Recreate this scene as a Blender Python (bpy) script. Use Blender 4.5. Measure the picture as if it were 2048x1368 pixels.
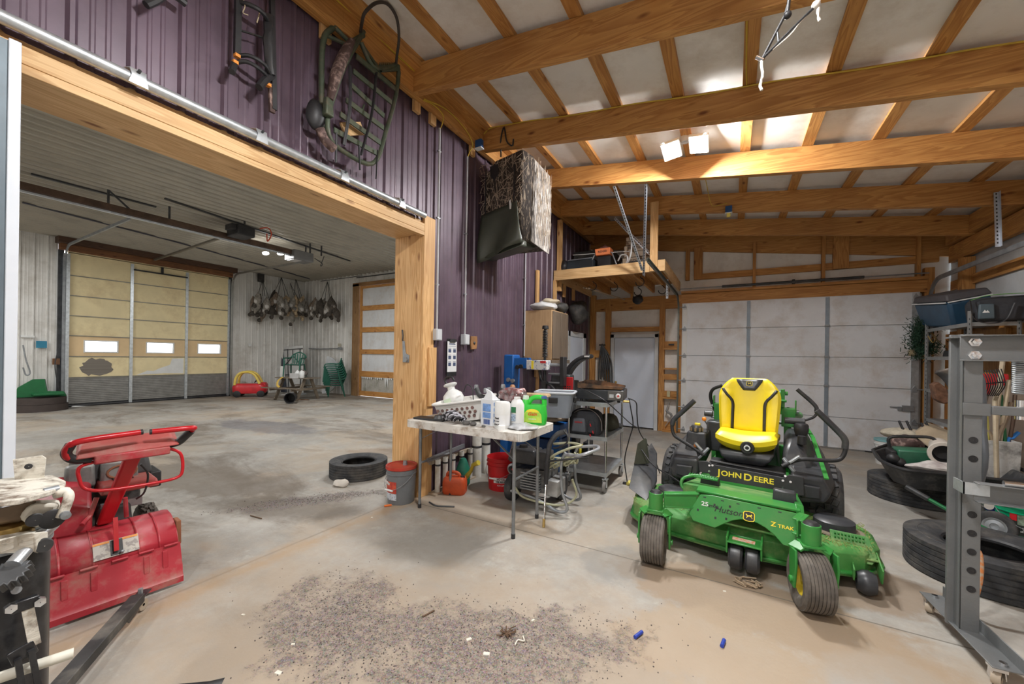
import bpy, bmesh, math, random
from mathutils import Vector, Matrix, noise
random.seed(7)
for o in list(bpy.data.objects): bpy.data.objects.remove(o)
S = bpy.context.scene; C = S.collection
PI = math.pi
# ---------------------------------------------------------------- camera
FOC, CX, CY, HC = 781.0, 1024.0, 713.5, 1.54
YAW, ROLL = math.radians(29.45), math.radians(0.87)
cd = bpy.data.cameras.new('camera'); cam = bpy.data.objects.new('camera', cd); C.objects.link(cam)
cd.sensor_width = 36; cd.sensor_fit = 'HORIZONTAL'; cd.lens = FOC/2048*36
cd.shift_y = (CY-684)/2048; cd.clip_start = .05; cd.clip_end = 200
Rv = Vector((math.cos(YAW), math.sin(YAW), 0)); Fv = Vector((-math.sin(YAW), math.cos(YAW), 0)); Uv = Vector((0, 0, 1))
r_ = math.cos(ROLL)*Rv + math.sin(ROLL)*Uv; u_ = -math.sin(ROLL)*Rv + math.cos(ROLL)*Uv
cam.matrix_world = Matrix(((r_.x, u_.x, -Fv.x, 0), (r_.y, u_.y, -Fv.y, 0), (r_.z, u_.z, -Fv.z, HC), (0, 0, 0, 1)))
S.camera = cam
S.view_settings.view_transform = 'Standard'; S.view_settings.look = 'None'; S.view_settings.gamma = 1
S.view_settings.use_curve_mapping = False; S.view_settings.exposure = 0.05
# ---------------------------------------------------------------- daylight outside the closed building
w = bpy.data.worlds.new('world'); S.world = w; w.use_nodes = True
w.node_tree.nodes['Background'].inputs[0].default_value = (.86, .93, 1, 1)
w.node_tree.nodes['Background'].inputs[1].default_value = 6.0
# ---------------------------------------------------------------- lamps (LED fixtures, opener light, and added bay lights out of view)
def area(name, loc, size, power, color=(.985, .985, .98), rot=(0, 0, 0), size_y=None, spread=PI):
    l = bpy.data.lights.new(name, 'AREA'); l.energy = power; l.color = color; l.size = size; l.spread = spread
    if size_y: l.shape = 'RECTANGLE'; l.size_y = size_y
    o = bpy.data.objects.new(name, l); C.objects.link(o); o.location = loc; o.rotation_euler = rot
    return o
LAMP_POS = [(-.52, 4.98, 4.04), (-.5, 1.35, 3.84), (-.5, -1.8, 3.84)]
LAMP_POW = [125, 100, 98]
for p, e, tl in zip(LAMP_POS, LAMP_POW, ((38, 38), (16, 52), (30, 52))):
    for s_ in (-1, 1): area('led_light', (p[0]+s_*.16, p[1], p[2]-.05), .2, e, size_y=.3, rot=(math.radians(-10), math.radians(-tl[s_ > 0]*s_), 0))
ADDED_BAY_LAMPS = [(-6.0, 7.5, 4.35), (-4.9, 5.2, 4.35), (-13.5, .5, 4.35), (-9.5, -1.2, 4.35), (-6, -1.2, 4.35), (-12.5, -2.2, 4.35)]  # extra lights out of view, added to brighten the far bay
for p in ADDED_BAY_LAMPS:
    area('bay_light', (p[0], p[1], p[2]-.05), 1.1, 88, size_y=.25)
area('opener_light', (-10.6, 5.7, 4.1), .5, 95, size_y=.2)
# ---------------------------------------------------------------- pixel -> point helpers (photo frame 2048x1368)
def ray(px, py):
    x = px-CX; y = CY-py; c, s = math.cos(ROLL), math.sin(ROLL)
    x, y = x*c-y*s, x*s+y*c
    return Rv*(x/FOC) + Uv*(y/FOC) + Fv
def atz(px, py, z=0.): d = ray(px, py); t = (z-HC)/d.z; return Vector((d.x*t, d.y*t, z))
def aty(px, py, Y): d = ray(px, py); t = Y/d.y; return Vector((d.x*t, Y, HC+d.z*t))
def atx(px, py, X): d = ray(px, py); t = X/d.x; return Vector((X, d.y*t, HC+d.z*t))
# ---------------------------------------------------------------- materials
MATS = {}
def mat(name, col, rough=.55, metal=0., var=.12, vscale=6., bump=0., bscale=40., stretch=(1, 1, 1), col2=None, thr=(.35, .65), dirt=None, dirtamt=.5, dscale=3., emit=0., alpha=None, coords='Object', trans=0.):
    if name in MATS: return MATS[name]
    m = bpy.data.materials.new(name); m.use_nodes = True; nt = m.node_tree; N = nt.nodes; L = nt.links
    b = N['Principled BSDF']; b.inputs['Roughness'].default_value = rough; b.inputs['Metallic'].default_value = metal
    if trans: b.inputs['Transmission Weight'].default_value = trans
    if emit:
        b.inputs['Emission Color'].default_value = (*col, 1); b.inputs['Emission Strength'].default_value = emit
    tc = N.new('ShaderNodeTexCoord'); mp = N.new('ShaderNodeMapping'); mp.inputs['Scale'].default_value = stretch
    L.new(tc.outputs[coords], mp.inputs['Vector'])
    last = None
    n = N.new('ShaderNodeTexNoise'); n.inputs['Scale'].default_value = vscale; n.inputs['Detail'].default_value = 6; n.inputs['Roughness'].default_value = .6
    L.new(mp.outputs[0], n.inputs['Vector'])
    r = N.new('ShaderNodeValToRGB'); e = r.color_ramp.elements
    e[0].position, e[1].position = thr
    c2 = col2 or tuple(min(1, c*(1+var)) for c in col); c1 = col if col2 else tuple(c*(1-var) for c in col)
    e[0].color = (*c1, 1); e[1].color = (*c2, 1)
    L.new(n.outputs['Fac'], r.inputs['Fac']); last = r.outputs['Color']
    if dirt:
        n2 = N.new('ShaderNodeTexNoise'); n2.inputs['Scale'].default_value = dscale; n2.inputs['Detail'].default_value = 8; n2.inputs['Roughness'].default_value = .7
        L.new(tc.outputs[coords], n2.inputs['Vector'])
        r2 = N.new('ShaderNodeValToRGB'); r2.color_ramp.elements[0].position = .48; r2.color_ramp.elements[1].position = .68
        r2.color_ramp.elements[0].color = (0, 0, 0, 1); r2.color_ramp.elements[1].color = (dirtamt, dirtamt, dirtamt, 1)
        L.new(n2.outputs['Fac'], r2.inputs['Fac'])
        mx = N.new('ShaderNodeMix'); mx.data_type = 'RGBA'; L.new(r2.outputs['Color'], mx.inputs[0])
        L.new(last, mx.inputs[6]); mx.inputs[7].default_value = (*dirt, 1); last = mx.outputs[2]
    L.new(last, b.inputs['Base Color'])
    if bump:
        n3 = N.new('ShaderNodeTexNoise'); n3.inputs['Scale'].default_value = bscale; n3.inputs['Detail'].default_value = 4
        L.new(mp.outputs[0], n3.inputs['Vector'])
        bp = N.new('ShaderNodeBump'); bp.inputs['Strength'].default_value = bump; bp.inputs['Distance'].default_value = .01
        L.new(n3.outputs['Fac'], bp.inputs['Height']); L.new(bp.outputs[0], b.inputs['Normal'])
    MATS[name] = m; return m
def wood(name, light, dark, axis, rough=.6, knots=True, scale=1.):
    """boards with grain along an axis (0,1,2), fine streaks and a few dark knots"""
    if name in MATS: return MATS[name]
    m = bpy.data.materials.new(name); m.use_nodes = True; nt = m.node_tree; N = nt.nodes; L = nt.links
    b = N['Principled BSDF']; b.inputs['Roughness'].default_value = rough
    g = N.new('ShaderNodeNewGeometry'); mp = N.new('ShaderNodeMapping')
    sc = [1., 1., 1.]; sc[axis] = .07
    mp.inputs['Scale'].default_value = [s*scale for s in sc]; L.new(g.outputs['Position'], mp.inputs['Vector'])
    n = N.new('ShaderNodeTexNoise'); n.inputs['Scale'].default_value = 9; n.inputs['Detail'].default_value = 3; n.inputs['Distortion'].default_value = .6
    L.new(mp.outputs[0], n.inputs['Vector'])
    mul = N.new('ShaderNodeMath'); mul.operation = 'MULTIPLY'; mul.inputs[1].default_value = 9.; L.new(n.outputs['Fac'], mul.inputs[0])
    fr = N.new('ShaderNodeMath'); fr.operation = 'FRACT'; L.new(mul.outputs[0], fr.inputs[0])
    r = N.new('ShaderNodeValToRGB'); e = r.color_ramp.elements
    e[0].position = 0; e[0].color = (*light, 1); e[1].position = .85; e[1].color = (*dark, 1)
    x = e.new(.97); x.color = tuple((a+c)/2 for a, c in zip(light, dark))+(1,)
    L.new(fr.outputs[0], r.inputs['Fac'])
    n2 = N.new('ShaderNodeTexNoise'); n2.inputs['Scale'].default_value = 1.3; n2.inputs['Detail'].default_value = 4; L.new(g.outputs['Position'], n2.inputs['Vector'])
    r2 = N.new('ShaderNodeValToRGB'); r2.color_ramp.elements[0].position = .3; r2.color_ramp.elements[1].position = .7
    r2.color_ramp.elements[0].color = (.78, .74, .7, 1); r2.color_ramp.elements[1].color = (1.05, 1.04, 1.02, 1); L.new(n2.outputs['Fac'], r2.inputs['Fac'])
    mx = N.new('ShaderNodeMix'); mx.data_type = 'RGBA'; mx.blend_type = 'MULTIPLY'; mx.inputs[0].default_value = 1
    L.new(r.outputs['Color'], mx.inputs[6]); L.new(r2.outputs['Color'], mx.inputs[7]); last = mx.outputs[2]
    if knots:
        mp2 = N.new('ShaderNodeMapping'); s2 = [6., 6., 6.]; s2[axis] = 2.2; mp2.inputs['Scale'].default_value = s2
        L.new(g.outputs['Position'], mp2.inputs['Vector'])
        v = N.new('ShaderNodeTexVoronoi'); v.inputs['Scale'].default_value = 1; L.new(mp2.outputs[0], v.inputs['Vector'])
        r3 = N.new('ShaderNodeValToRGB'); r3.color_ramp.elements[0].position = .05; r3.color_ramp.elements[1].position = .15
        r3.color_ramp.elements[0].color = (.35, .2, .12, 1); r3.color_ramp.elements[1].color = (1, 1, 1, 1); L.new(v.outputs['Distance'], r3.inputs['Fac'])
        mx2 = N.new('ShaderNodeMix'); mx2.data_type = 'RGBA'; mx2.blend_type = 'MULTIPLY'; mx2.inputs[0].default_value = 1
        L.new(last, mx2.inputs[6]); L.new(r3.outputs['Color'], mx2.inputs[7]); last = mx2.outputs[2]
    L.new(last, b.inputs['Base Color']); MATS[name] = m; return m
# ---------------------------------------------------------------- mesh builder
def rotm(rx=0, ry=0, rz=0): return Matrix.Rotation(rz, 4, 'Z') @ Matrix.Rotation(ry, 4, 'Y') @ Matrix.Rotation(rx, 4, 'X')
def frame(d, up=Vector((0, 0, 1))):
    d = d.normalized()
    if abs(d.dot(up)) > .999: up = Vector((0, 1, 0))
    s = up.cross(d).normalized(); t = d.cross(s)
    return s, t, d
class MB:
    def __init__(s, mx=None): s.bm = bmesh.new(); s.mx = mx or Matrix()
    def _v(s, p): return s.bm.verts.new(s.mx @ Vector(p))
    def face(s, vs):
        try: return s.bm.faces.new(vs)
        except ValueError: return None
    def box(s, c, d, rot=None):
        c = Vector(c); h = Vector(d)/2; M = rot or Matrix()
        v = [s._v(c + (M @ Vector((x*h.x, y*h.y, z*h.z)))) for x in (-1, 1) for y in (-1, 1) for z in (-1, 1)]
        for f in ((0, 1, 3, 2), (4, 6, 7, 5), (0, 4, 5, 1), (2, 3, 7, 6), (0, 2, 6, 4), (1, 5, 7, 3)): s.face([v[i] for i in f])
        return s
    def box2(s, a, b): a = Vector(a); b = Vector(b); return s.box((a+b)/2, [abs(x) for x in (b-a)])
    def tbox(s, c, d, top=1., topy=None, rot=None):
        """box tapered toward its top"""
        c = Vector(c); h = Vector(d)/2; M = rot or Matrix(); ty = top if topy is None else topy; v = []
        for x in (-1, 1):
            for y in (-1, 1):
                for z in (-1, 1):
                    kx, ky = (top, ty) if z > 0 else (1, 1)
                    v.append(s._v(c + (M @ Vector((x*h.x*kx, y*h.y*ky, z*h.z)))))
        for f in ((0, 1, 3, 2), (4, 6, 7, 5), (0, 4, 5, 1), (2, 3, 7, 6), (0, 2, 6, 4), (1, 5, 7, 3)): s.face([v[i] for i in f])
        return s
    def bar(s, p0, p1, w, h, up=(0, 0, 1)):
        """rectangular bar; w sideways, h along up"""
        p0 = Vector(p0); p1 = Vector(p1); a, b, d = frame(p1-p0, Vector(up)); q = []
        for p in (p0, p1): q.append([s._v(p + a*(x*w/2) + b*(y*h/2)) for x, y in ((-1, -1), (1, -1), (1, 1), (-1, 1))])
        s.face(q[0][::-1]); s.face(q[1])
        for i in range(4): s.face([q[0][i], q[0][(i+1) % 4], q[1][(i+1) % 4], q[1][i]])
        return s
    def tube(s, pts, r, n=10, caps=True, closed=False, sq=1.):
        pts = [Vector(p) for p in pts]; k = len(pts); rs = r if isinstance(r, (list, tuple)) else [r]*k; rings = []
        up = Vector((0, 0, 1)); prev = None
        for i, p in enumerate(pts):
            if closed: d = pts[(i+1) % k]-pts[i-1]
            else: d = pts[min(i+1, k-1)]-pts[max(i-1, 0)]
            if d.length < 1e-9: d = Vector((0, 0, 1))
            d.normalize()
            if prev is None:
                a, b, _ = frame(d)
            else:
                a = prev - d*prev.dot(d)
                a = a.normalized() if a.length > 1e-6 else frame(d)[0]
                b = d.cross(a)
            prev = a
            rings.append([s._v(p + a*(math.cos(t)*rs[i]) + b*(math.sin(t)*rs[i]*sq)) for t in [2*PI*j/n for j in range(n)]])
        for i in range(k if closed else k-1):
            A, B = rings[i], rings[(i+1) % k]
            for j in range(n): s.face([A[j], A[(j+1) % n], B[(j+1) % n], B[j]])
        if caps and not closed: s.face(rings[0][::-1]); s.face(rings[-1])
        return s
    def cyl(s, p0, p1, r, n=20, r2=None): return s.tube([p0, p1], [r, r if r2 is None else r2], n)
    def lathe(s, prof, c=(0, 0, 0), axis='Z', n=28, closed=False, M=None, sx=1., sy=1.):
        """prof: list of (radius, height)"""
        c = Vector(c); R = M or {'Z': Matrix(), 'X': Matrix.Rotation(PI/2, 4, 'Y'), 'Y': Matrix.Rotation(-PI/2, 4, 'X')}[axis]
        rings = []
        for (r, h) in prof:
            if r < 1e-6: rings.append([s._v(c + R @ Vector((0, 0, h)))])
            else: rings.append([s._v(c + R @ Vector((math.cos(2*PI*j/n)*r*sx, math.sin(2*PI*j/n)*r*sy, h))) for j in range(n)])
        k = len(rings)
        for i in range(k if closed else k-1):
            A, B = rings[i], rings[(i+1) % k]
            for j in range(n):
                a0 = A[j % len(A)]; a1 = A[(j+1) % n % len(A)] if len(A) > 1 else A[0]
                b0 = B[j % len(B)]; b1 = B[(j+1) % n % len(B)] if len(B) > 1 else B[0]
                vs = []
                for q in (a0, a1, b1, b0):
                    if q not in vs: vs.append(q)
                if len(vs) > 2: s.face(vs)
        return s
    def prism(s, poly, depth, M=None):
        """2-D polygon in local XY extruded along local Z by depth (centred)"""
        M = M or Matrix(); A = [s._v(M @ Vector((x, y, -depth/2))) for x, y in poly]; B = [s._v(M @ Vector((x, y, depth/2))) for x, y in poly]
        s.face(A[::-1]); s.face(B); n = len(poly)
        for i in range(n): s.face([A[i], A[(i+1) % n], B[(i+1) % n], B[i]])
        return s
    def loft(s, rings, caps=True):
        R = [[s._v(p) for p in r] for r in rings]; n = len(R[0])
        for A, B in zip(R, R[1:]):
            for j in range(n): s.face([A[j], A[(j+1) % n], B[(j+1) % n], B[j]])
        if caps: s.face(R[0][::-1]); s.face(R[-1])
        return s
    def sph(s, c, r, n=12, sc=(1, 1, 1), rot=None):
        m = max(6, n//2+2); c = Vector(c); M = rot or Matrix()
        rings = []
        for i in range(m+1):
            t = PI*i/m
            if i in (0, m): rings.append([s._v(c + M @ Vector((0, 0, math.cos(t)*r*sc[2])))])
            else: rings.append([s._v(c + M @ Vector((math.sin(t)*math.cos(2*PI*j/n)*r*sc[0], math.sin(t)*math.sin(2*PI*j/n)*r*sc[1], math.cos(t)*r*sc[2]))) for j in range(n)])
        for A, B in zip(rings, rings[1:]):
            for j in range(n):
                if len(A) == 1: s.face([A[0], B[j], B[(j+1) % n]])
                elif len(B) == 1: s.face([A[j], B[0], A[(j+1) % n]])
                else: s.face([A[j], B[j], B[(j+1) % n], A[(j+1) % n]])
        return s
    def grid(s, fn, nu, nv, thick=0.):
        V = [[s._v(fn(i/nu, j/nv)) for j in range(nv+1)] for i in range(nu+1)]
        for i in range(nu):
            for j in range(nv): s.face([V[i][j], V[i+1][j], V[i+1][j+1], V[i][j+1]])
        return s
    def jit(s, a, sc=8., seed=0.):
        for v in s.bm.verts: v.co += noise.noise_vector(v.co*sc + Vector((seed, seed*2, 0)))*a
        return s
    def build(s, name, m, parent=None, smooth=True, bevel=0., seg=2, sub=0, solid=0., wn=False):
        me = bpy.data.meshes.new(name); bmesh.ops.recalc_face_normals(s.bm, faces=s.bm.faces[:]); s.bm.to_mesh(me); s.bm.free()
        o = bpy.data.objects.new(name, me); C.objects.link(o); me.materials.append(m)
        if smooth:
            me.shade_smooth(); me.set_sharp_from_angle(angle=math.radians(38))
        if parent is not None:
            root = parent
            while root.parent: root = root.parent
            if root.name in WORLD: me.transform(WORLD[root.name])
            o.parent = parent
        else:
            vs = [v.co for v in me.vertices]
            c = Vector(((min(v.x for v in vs)+max(v.x for v in vs))/2, (min(v.y for v in vs)+max(v.y for v in vs))/2, min(v.z for v in vs)))
            me.transform(Matrix.Translation(-c)); o.location = c; WORLD[o.name] = Matrix.Translation(-c)
        if solid:
            md = o.modifiers.new('thickness', 'SOLIDIFY'); md.thickness = solid; md.offset = 0
        if bevel:
            md = o.modifiers.new('bevel', 'BEVEL'); md.width = bevel; md.segments = seg; md.limit_method = 'ANGLE'; md.angle_limit = .6; md.harden_normals = False
        if sub:
            md = o.modifiers.new('sub', 'SUBSURF'); md.levels = sub; md.render_levels = sub
        return o
WORLD = {}          # things whose parts are given in world coordinates: name -> inverse matrix
def thing(name, label, cat, loc=(0, 0, 0), rz=0, group=None, world=True):
    o = bpy.data.objects.new(name, None); C.objects.link(o); o.location = loc; o.rotation_euler = (0, 0, rz); o.empty_display_size = .1
    o['label'] = label; o['category'] = cat
    if group: o['group'] = group
    if world: WORLD[o.name] = (Matrix.Translation(Vector(loc)) @ Matrix.Rotation(rz, 4, 'Z')).inverted()
    return o
def tag(o, label, cat, group=None, kind=None):
    if label: o['label'] = label; o['category'] = cat
    if group: o['group'] = group
    if kind: o['kind'] = kind
    return o
def lab(o, label): o['label'] = label; return o
def copy_thing(r, loc, rz, label, group=None):
    c = r.copy(); C.objects.link(c); c.location = loc; c.rotation_euler = (0, 0, rz) if not hasattr(rz, '__len__') else rz; c['label'] = label
    if group: c['group'] = group
    def rec(a, b):
        for ch in list(a.children):
            d = ch.copy(); C.objects.link(d); d.parent = b; rec(ch, d)
    rec(r, c); return c
STR = [0]
def struct(name, mb, m, **k):
    o = mb.build(name, m, **k); o['kind'] = 'structure'; return o
def trim(mb, m, **k):
    STR[0] += 1; return struct('trim_%d' % STR[0], mb, m, **k)
def text(name, body, size, M, m, parent=None, ext=.001, bold=False, align='CENTER', sx=1., shear=0., spacing=1.):
    cu = bpy.data.curves.new('tmp', 'FONT'); cu.body = body; cu.size = size; cu.extrude = ext; cu.align_x = align; cu.align_y = 'CENTER'
    cu.resolution_u = 3; cu.offset = size*.02 if bold else 0; cu.shear = shear; cu.space_character = spacing
    t = bpy.data.objects.new('tmp', cu); C.objects.link(t)
    dg = bpy.context.evaluated_depsgraph_get(); me = bpy.data.meshes.new_from_object(t.evaluated_get(dg))
    bpy.data.objects.remove(t); bpy.data.curves.remove(cu)
    me.name = name; me.transform(M @ Matrix.Diagonal((sx, 1, 1, 1)))
    o = bpy.data.objects.new(name, me); C.objects.link(o); me.materials.clear(); me.materials.append(m)
    if parent is not None:
        root = parent
        while root.parent: root = root.parent
        if root.name in WORLD: me.transform(WORLD[root.name])
        o.parent = parent
    return o
def face_m(origin, right, up):
    """matrix taking local X,Y,Z to right, up, normal at origin"""
    r = Vector(right).normalized(); u = Vector(up); u = (u - r*u.dot(r)).normalized(); n = r.cross(u)
    o = Vector(origin); return Matrix(((r.x, u.x, n.x, o.x), (r.y, u.y, n.y, o.y), (r.z, u.z, n.z, o.z), (0, 0, 0, 1)))
def arc(c, r, a0, a1, n, M=None):
    M = M or Matrix(); c = Vector(c); return [c + M @ Vector((math.cos(a0+(a1-a0)*i/n)*r, math.sin(a0+(a1-a0)*i/n)*r, 0)) for i in range(n+1)]
def smoothpath(pts, n=6):
    pts = [Vector(p) for p in pts]; out = []
    P = [pts[0]*2-pts[1]] + pts + [pts[-1]*2-pts[-2]]
    for i in range(1, len(P)-2):
        a, b, c, d = P[i-1:i+3]
        for k in range(n):
            t = k/n; out.append(.5*((2*b)+(c-a)*t+(2*a-5*b+4*c-d)*t*t+(3*b-a-3*c+d)*t**3))
    out.append(pts[-1]); return out
# colours
BLK = mat('black_plastic', (.018, .018, .02), .5, var=.4, bump=.05)
BLKD = mat('dusty_black', (.03, .029, .028), .7, var=.4, dirt=(.13, .115, .095), dirtamt=.5, dscale=7)
STEEL = mat('grey_steel', (.32, .34, .36), .45, .6, var=.2)
GALV = mat('galvanised_steel', (.56, .6, .63), .38, .75, var=.15, vscale=14)
DKST = mat('dark_steel', (.07, .072, .075), .5, .6, var=.3)
WHITE = mat('white_plastic', (.72, .73, .72), .45, var=.05)
CHROME = mat('chrome', (.75, .76, .78), .15, 1., var=.05)
RUB = mat('tyre_rubber', (.03, .031, .034), .75, var=.35, vscale=12, dirt=(.16, .145, .125), dirtamt=.5, dscale=5, bump=.15)
WX = wood('pine_x', (.63, .33, .10), (.43, .19, .05), 0); WY = wood('pine_y', (.63, .33, .10), (.43, .19, .05), 1); WZ = wood('pine_z', (.63, .33, .10), (.43, .19, .05), 2)
LX = wood('light_pine_x', (.78, .54, .28), (.62, .38, .17), 0); LY = wood('light_pine_y', (.78, .54, .28), (.62, .38, .17), 1); LZ = wood('light_pine_z', (.78, .50, .24), (.60, .34, .13), 2)
# ================================================================ THE SETTING
XW, YB, XR, YF = -2.95, 8.85, 3.05, -4.0          # purple wall, back wall, right wall, wall behind the camera
XL, YL, ZL = -15.6, 9.95, 4.56                     # far bay: left wall, end wall, ceiling
def zr(x): return 4.2-.14*(x-XW)                   # underside of the rafters
# ---- concrete floor with stains, tan dust, gravel patch and control joints
def floor_material():
    m = bpy.data.materials.new('concrete'); m.use_nodes = True; nt = m.node_tree; N = nt.nodes; L = nt.links
    b = N['Principled BSDF']; geo = N.new('ShaderNodeNewGeometry')
    def nz(scale, det=6, rough=.6, stretch=(1, 1, 1), off=(0, 0, 0), dist=0):
        mp = N.new('ShaderNodeMapping'); mp.inputs['Scale'].default_value = stretch; mp.inputs['Location'].default_value = off; L.new(geo.outputs['Position'], mp.inputs['Vector'])
        n = N.new('ShaderNodeTexNoise'); n.inputs['Scale'].default_value = scale; n.inputs['Detail'].default_value = det; n.inputs['Roughness'].default_value = rough; n.inputs['Distortion'].default_value = dist
        L.new(mp.outputs[0], n.inputs['Vector']); return n.outputs['Fac']
    def ramp(f, a, b_, lo=0., hi=1.):
        r = N.new('ShaderNodeMapRange'); r.inputs['From Min'].default_value = a; r.inputs['From Max'].default_value = b_; r.inputs['To Min'].default_value = lo; r.inputs['To Max'].default_value = hi; r.interpolation_type = 'SMOOTHSTEP'
        L.new(f, r.inputs['Value']); return r.outputs[0]
    def op(o, a, c=None):
        n = N.new('ShaderNodeMath'); n.operation = o
        for i, v in enumerate((a, c)):
            if v is None: continue
            if isinstance(v, (int, float)): n.inputs[i].default_value = v
            else: L.new(v, n.inputs[i])
        return n.outputs[0]
    def mix(f, a, c):
        x = N.new('ShaderNodeMix'); x.data_type = 'RGBA'
        if isinstance(f, float): x.inputs[0].default_value = f
        else: L.new(f, x.inputs[0])
        for s_, v in ((6, a), (7, c)):
            if isinstance(v, tuple): x.inputs[s_].default_value = (*v, 1)
            else: L.new(v, x.inputs[s_])
        return x.outputs[2]
    sep = N.new('ShaderNodeSeparateXYZ'); L.new(geo.outputs['Position'], sep.inputs[0]); X, Y = sep.outputs[0], sep.outputs[1]
    def ell(cx, cy, rx, ry, ang=0., soft=.5):
        ca, sa = math.cos(ang), math.sin(ang)
        dx = op('SUBTRACT', X, cx); dy = op('SUBTRACT', Y, cy)
        u = op('DIVIDE', op('ADD', op('MULTIPLY', dx, ca), op('MULTIPLY', dy, sa)), rx); v = op('DIVIDE', op('SUBTRACT', op('MULTIPLY', dy, ca), op('MULTIPLY', dx, sa)), ry)
        return op('ADD', op('MULTIPLY', u, u), op('MULTIPLY', v, v))
    base = mix(ramp(nz(1.1, 8, .65), .35, .65), (.285, .27, .245), (.40, .38, .345))
    base = mix(ramp(nz(14, 8, .75), .35, .7, 0, .35), base, (.25, .225, .19))
    base = mix(ramp(nz(2.6, 9, .78, off=(5, 2, 0)), .50, .64, 0, .42), base, (.235, .205, .165))
    base = mix(ramp(nz(3.4, 9, .75, off=(0, 8, 0)), .56, .68, 0, .5), base, (.50, .49, .45))
    # tan dust
    tan = ramp(nz(.55, 8, .7, off=(3, 1, 0)), .44, .64, 0, .7)
    base = mix(tan, base, (.37, .295, .215))
    # dark smudges drawn out along the traffic direction in the far bay
    farm = ramp(X, -3.4, -3.0, 1, 0)
    sm = op('MULTIPLY', ramp(nz(.8, 8, .72, stretch=(.55, 1.1, 1), off=(7, 0, 0), dist=.5), .46, .64, 0, .78), farm)
    base = mix(sm, base, (.125, .095, .068))
    rustm = op('MULTIPLY', ramp(nz(.6, 6, .7, stretch=(.5, 1, 1), off=(2, 5, 0)), .55, .7, 0, .6), farm)
    base = mix(rustm, base, (.33, .21, .12))
    # wet mark between gravel and table, dust under the mower
    wob = op('MULTIPLY', op('SUBTRACT', nz(3.2, 8, .7), .5), 2.4)
    def blob(cx, cy, rx, ry, ang, col, amt, base, lo=.6, hi=1.1, w=wob):
        e = op('ADD', ell(cx, cy, rx, ry, ang), w); return mix(ramp(e, lo, hi, amt, 0), base, col)
    base = blob(-2.05, 2.45, .5, .34, .1, (.215, .2, .175), .6, base, .0, 1.5)
    base = blob(-2.2, 3.2, .9, .35, .0, (.3, .22, .14), .45, base)
    base = blob(-.9, 1.6, 2.2, .9, .25, (.35, .275, .20), .75, base, .2, 1.5)
    base = blob(.1, 2.9, .95, .35, -.1, (.28, .20, .13), .8, base)
    base = blob(-.1, 2.35, .5, .35, .2, (.36, .275, .19), .7, base)
    base = blob(.7, 3.5, .6, .35, .2, (.24, .17, .11), .7, base)
    base = blob(-.75, 2.95, .25, .3, 0., (.2, .2, .19), .5, base)
    base = blob(-3.9, 2.3, .9, .3, .35, (.12, .095, .07), .75, base, .2, 1.4)
    base = blob(-5.6, 2.3, 1.6, .45, .2, (.15, .12, .09), .7, base)
    base = blob(-8.5, 4.6, 1.6, .5, .1, (.12, .115, .13), .6, base)
    base = blob(-4.6, 4.4, .8, .3, .3, (.25, .17, .11), .5, base)
    base = blob(.75, 2.35, .3, .5, .3, (.33, .33, .32), .6, base)
    base = blob(.6, 2.75, .7, .3, .0, (.33, .25, .17), .6, base, .2, 1.4)
    # gravel sweepings: main patch and tail by the flat tyre
    big = op('ADD', op('MULTIPLY', op('SUBTRACT', nz(2.6, 9, .8, off=(1, 9, 0)), .5), 6.5), op('MULTIPLY', op('SUBTRACT', nz(9, 6, .8, off=(6, 3, 0)), .5), 2.2))
    e = op('MINIMUM', ell(-1.95, 1.45, .55, .36, -.5), ell(-1.2, 1.72, .85, .36, .55))
    e = op('MINIMUM', e, ell(-3.85, 2.55, .75, .16, .93))
    gm = ramp(op('ADD', e, big), .3, 1.2, 1, 0)
    grain = N.new('ShaderNodeTexVoronoi'); grain.inputs['Scale'].default_value = 130; L.new(geo.outputs['Position'], grain.inputs['Vector'])
    gr = mix(ramp(grain.outputs['Distance'], .1, .7), (.38, .32, .30), (.14, .11, .10))
    gv = N.new('ShaderNodeMix'); gv.data_type = 'RGBA'; gv.blend_type = 'MULTIPLY'; gv.inputs[0].default_value = .5; L.new(gr, gv.inputs[6]); L.new(grain.outputs['Color'], gv.inputs[7])
    gm2 = op('MULTIPLY', gm, ramp(nz(26, 4, .7), .36, .55, .35, 1))
    base = mix(op('MULTIPLY', gm2, .8), base, gv.outputs[2])
    # control joints
    def line(coord, c, wd, amt, base, mask=None):
        d = op('ABSOLUTE', op('SUBTRACT', coord, c)); f = ramp(d, wd*.5, wd*1.4, amt, 0)
        if mask is not None: f = op('MULTIPLY', f, mask)
        return mix(f, base, (.12, .105, .085))
    right = ramp(X, -2.9, -2.85, 0, 1)
    base = line(Y, 3.07, .006, .8, base, right); base = line(X, -3.07, .012, .45, base);
    jd = op('MULTIPLY', ramp(op('ADD', op('ABSOLUTE', op('SUBTRACT', X, -2.98)), op('MULTIPLY', nz(3, 6, .7), .5)), .22, .42, .8, 0), ramp(Y, 3.2, 3.3, 1, 0)); base = mix(jd, base, (.36, .25, .15))
    specks = ramp(nz(60, 3, .8, off=(4, 4, 0)), .7, .76, 0, .6)
    base = mix(specks, base, (.1, .08, .06))
    L.new(base, b.inputs['Base Color'])
    L.new(ramp(nz(2, 5), .3, .7, .48, .75), b.inputs['Roughness'])
    h = op('ADD', op('MULTIPLY', grain.outputs['Distance'], op('MULTIPLY', gm2, -1.2)), op('MULTIPLY', nz(45, 6, .7), .25))
    bp = N.new('ShaderNodeBump'); bp.inputs['Strength'].default_value = .45; bp.inputs['Distance'].default_value = .012; L.new(h, bp.inputs['Height']); L.new(bp.outputs[0], b.inputs['Normal'])
    return m
struct('floor', MB().box2((XL-.3, YF-.2, -.15), (XR+.2, YL+.2, 0)), floor_material())
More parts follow.
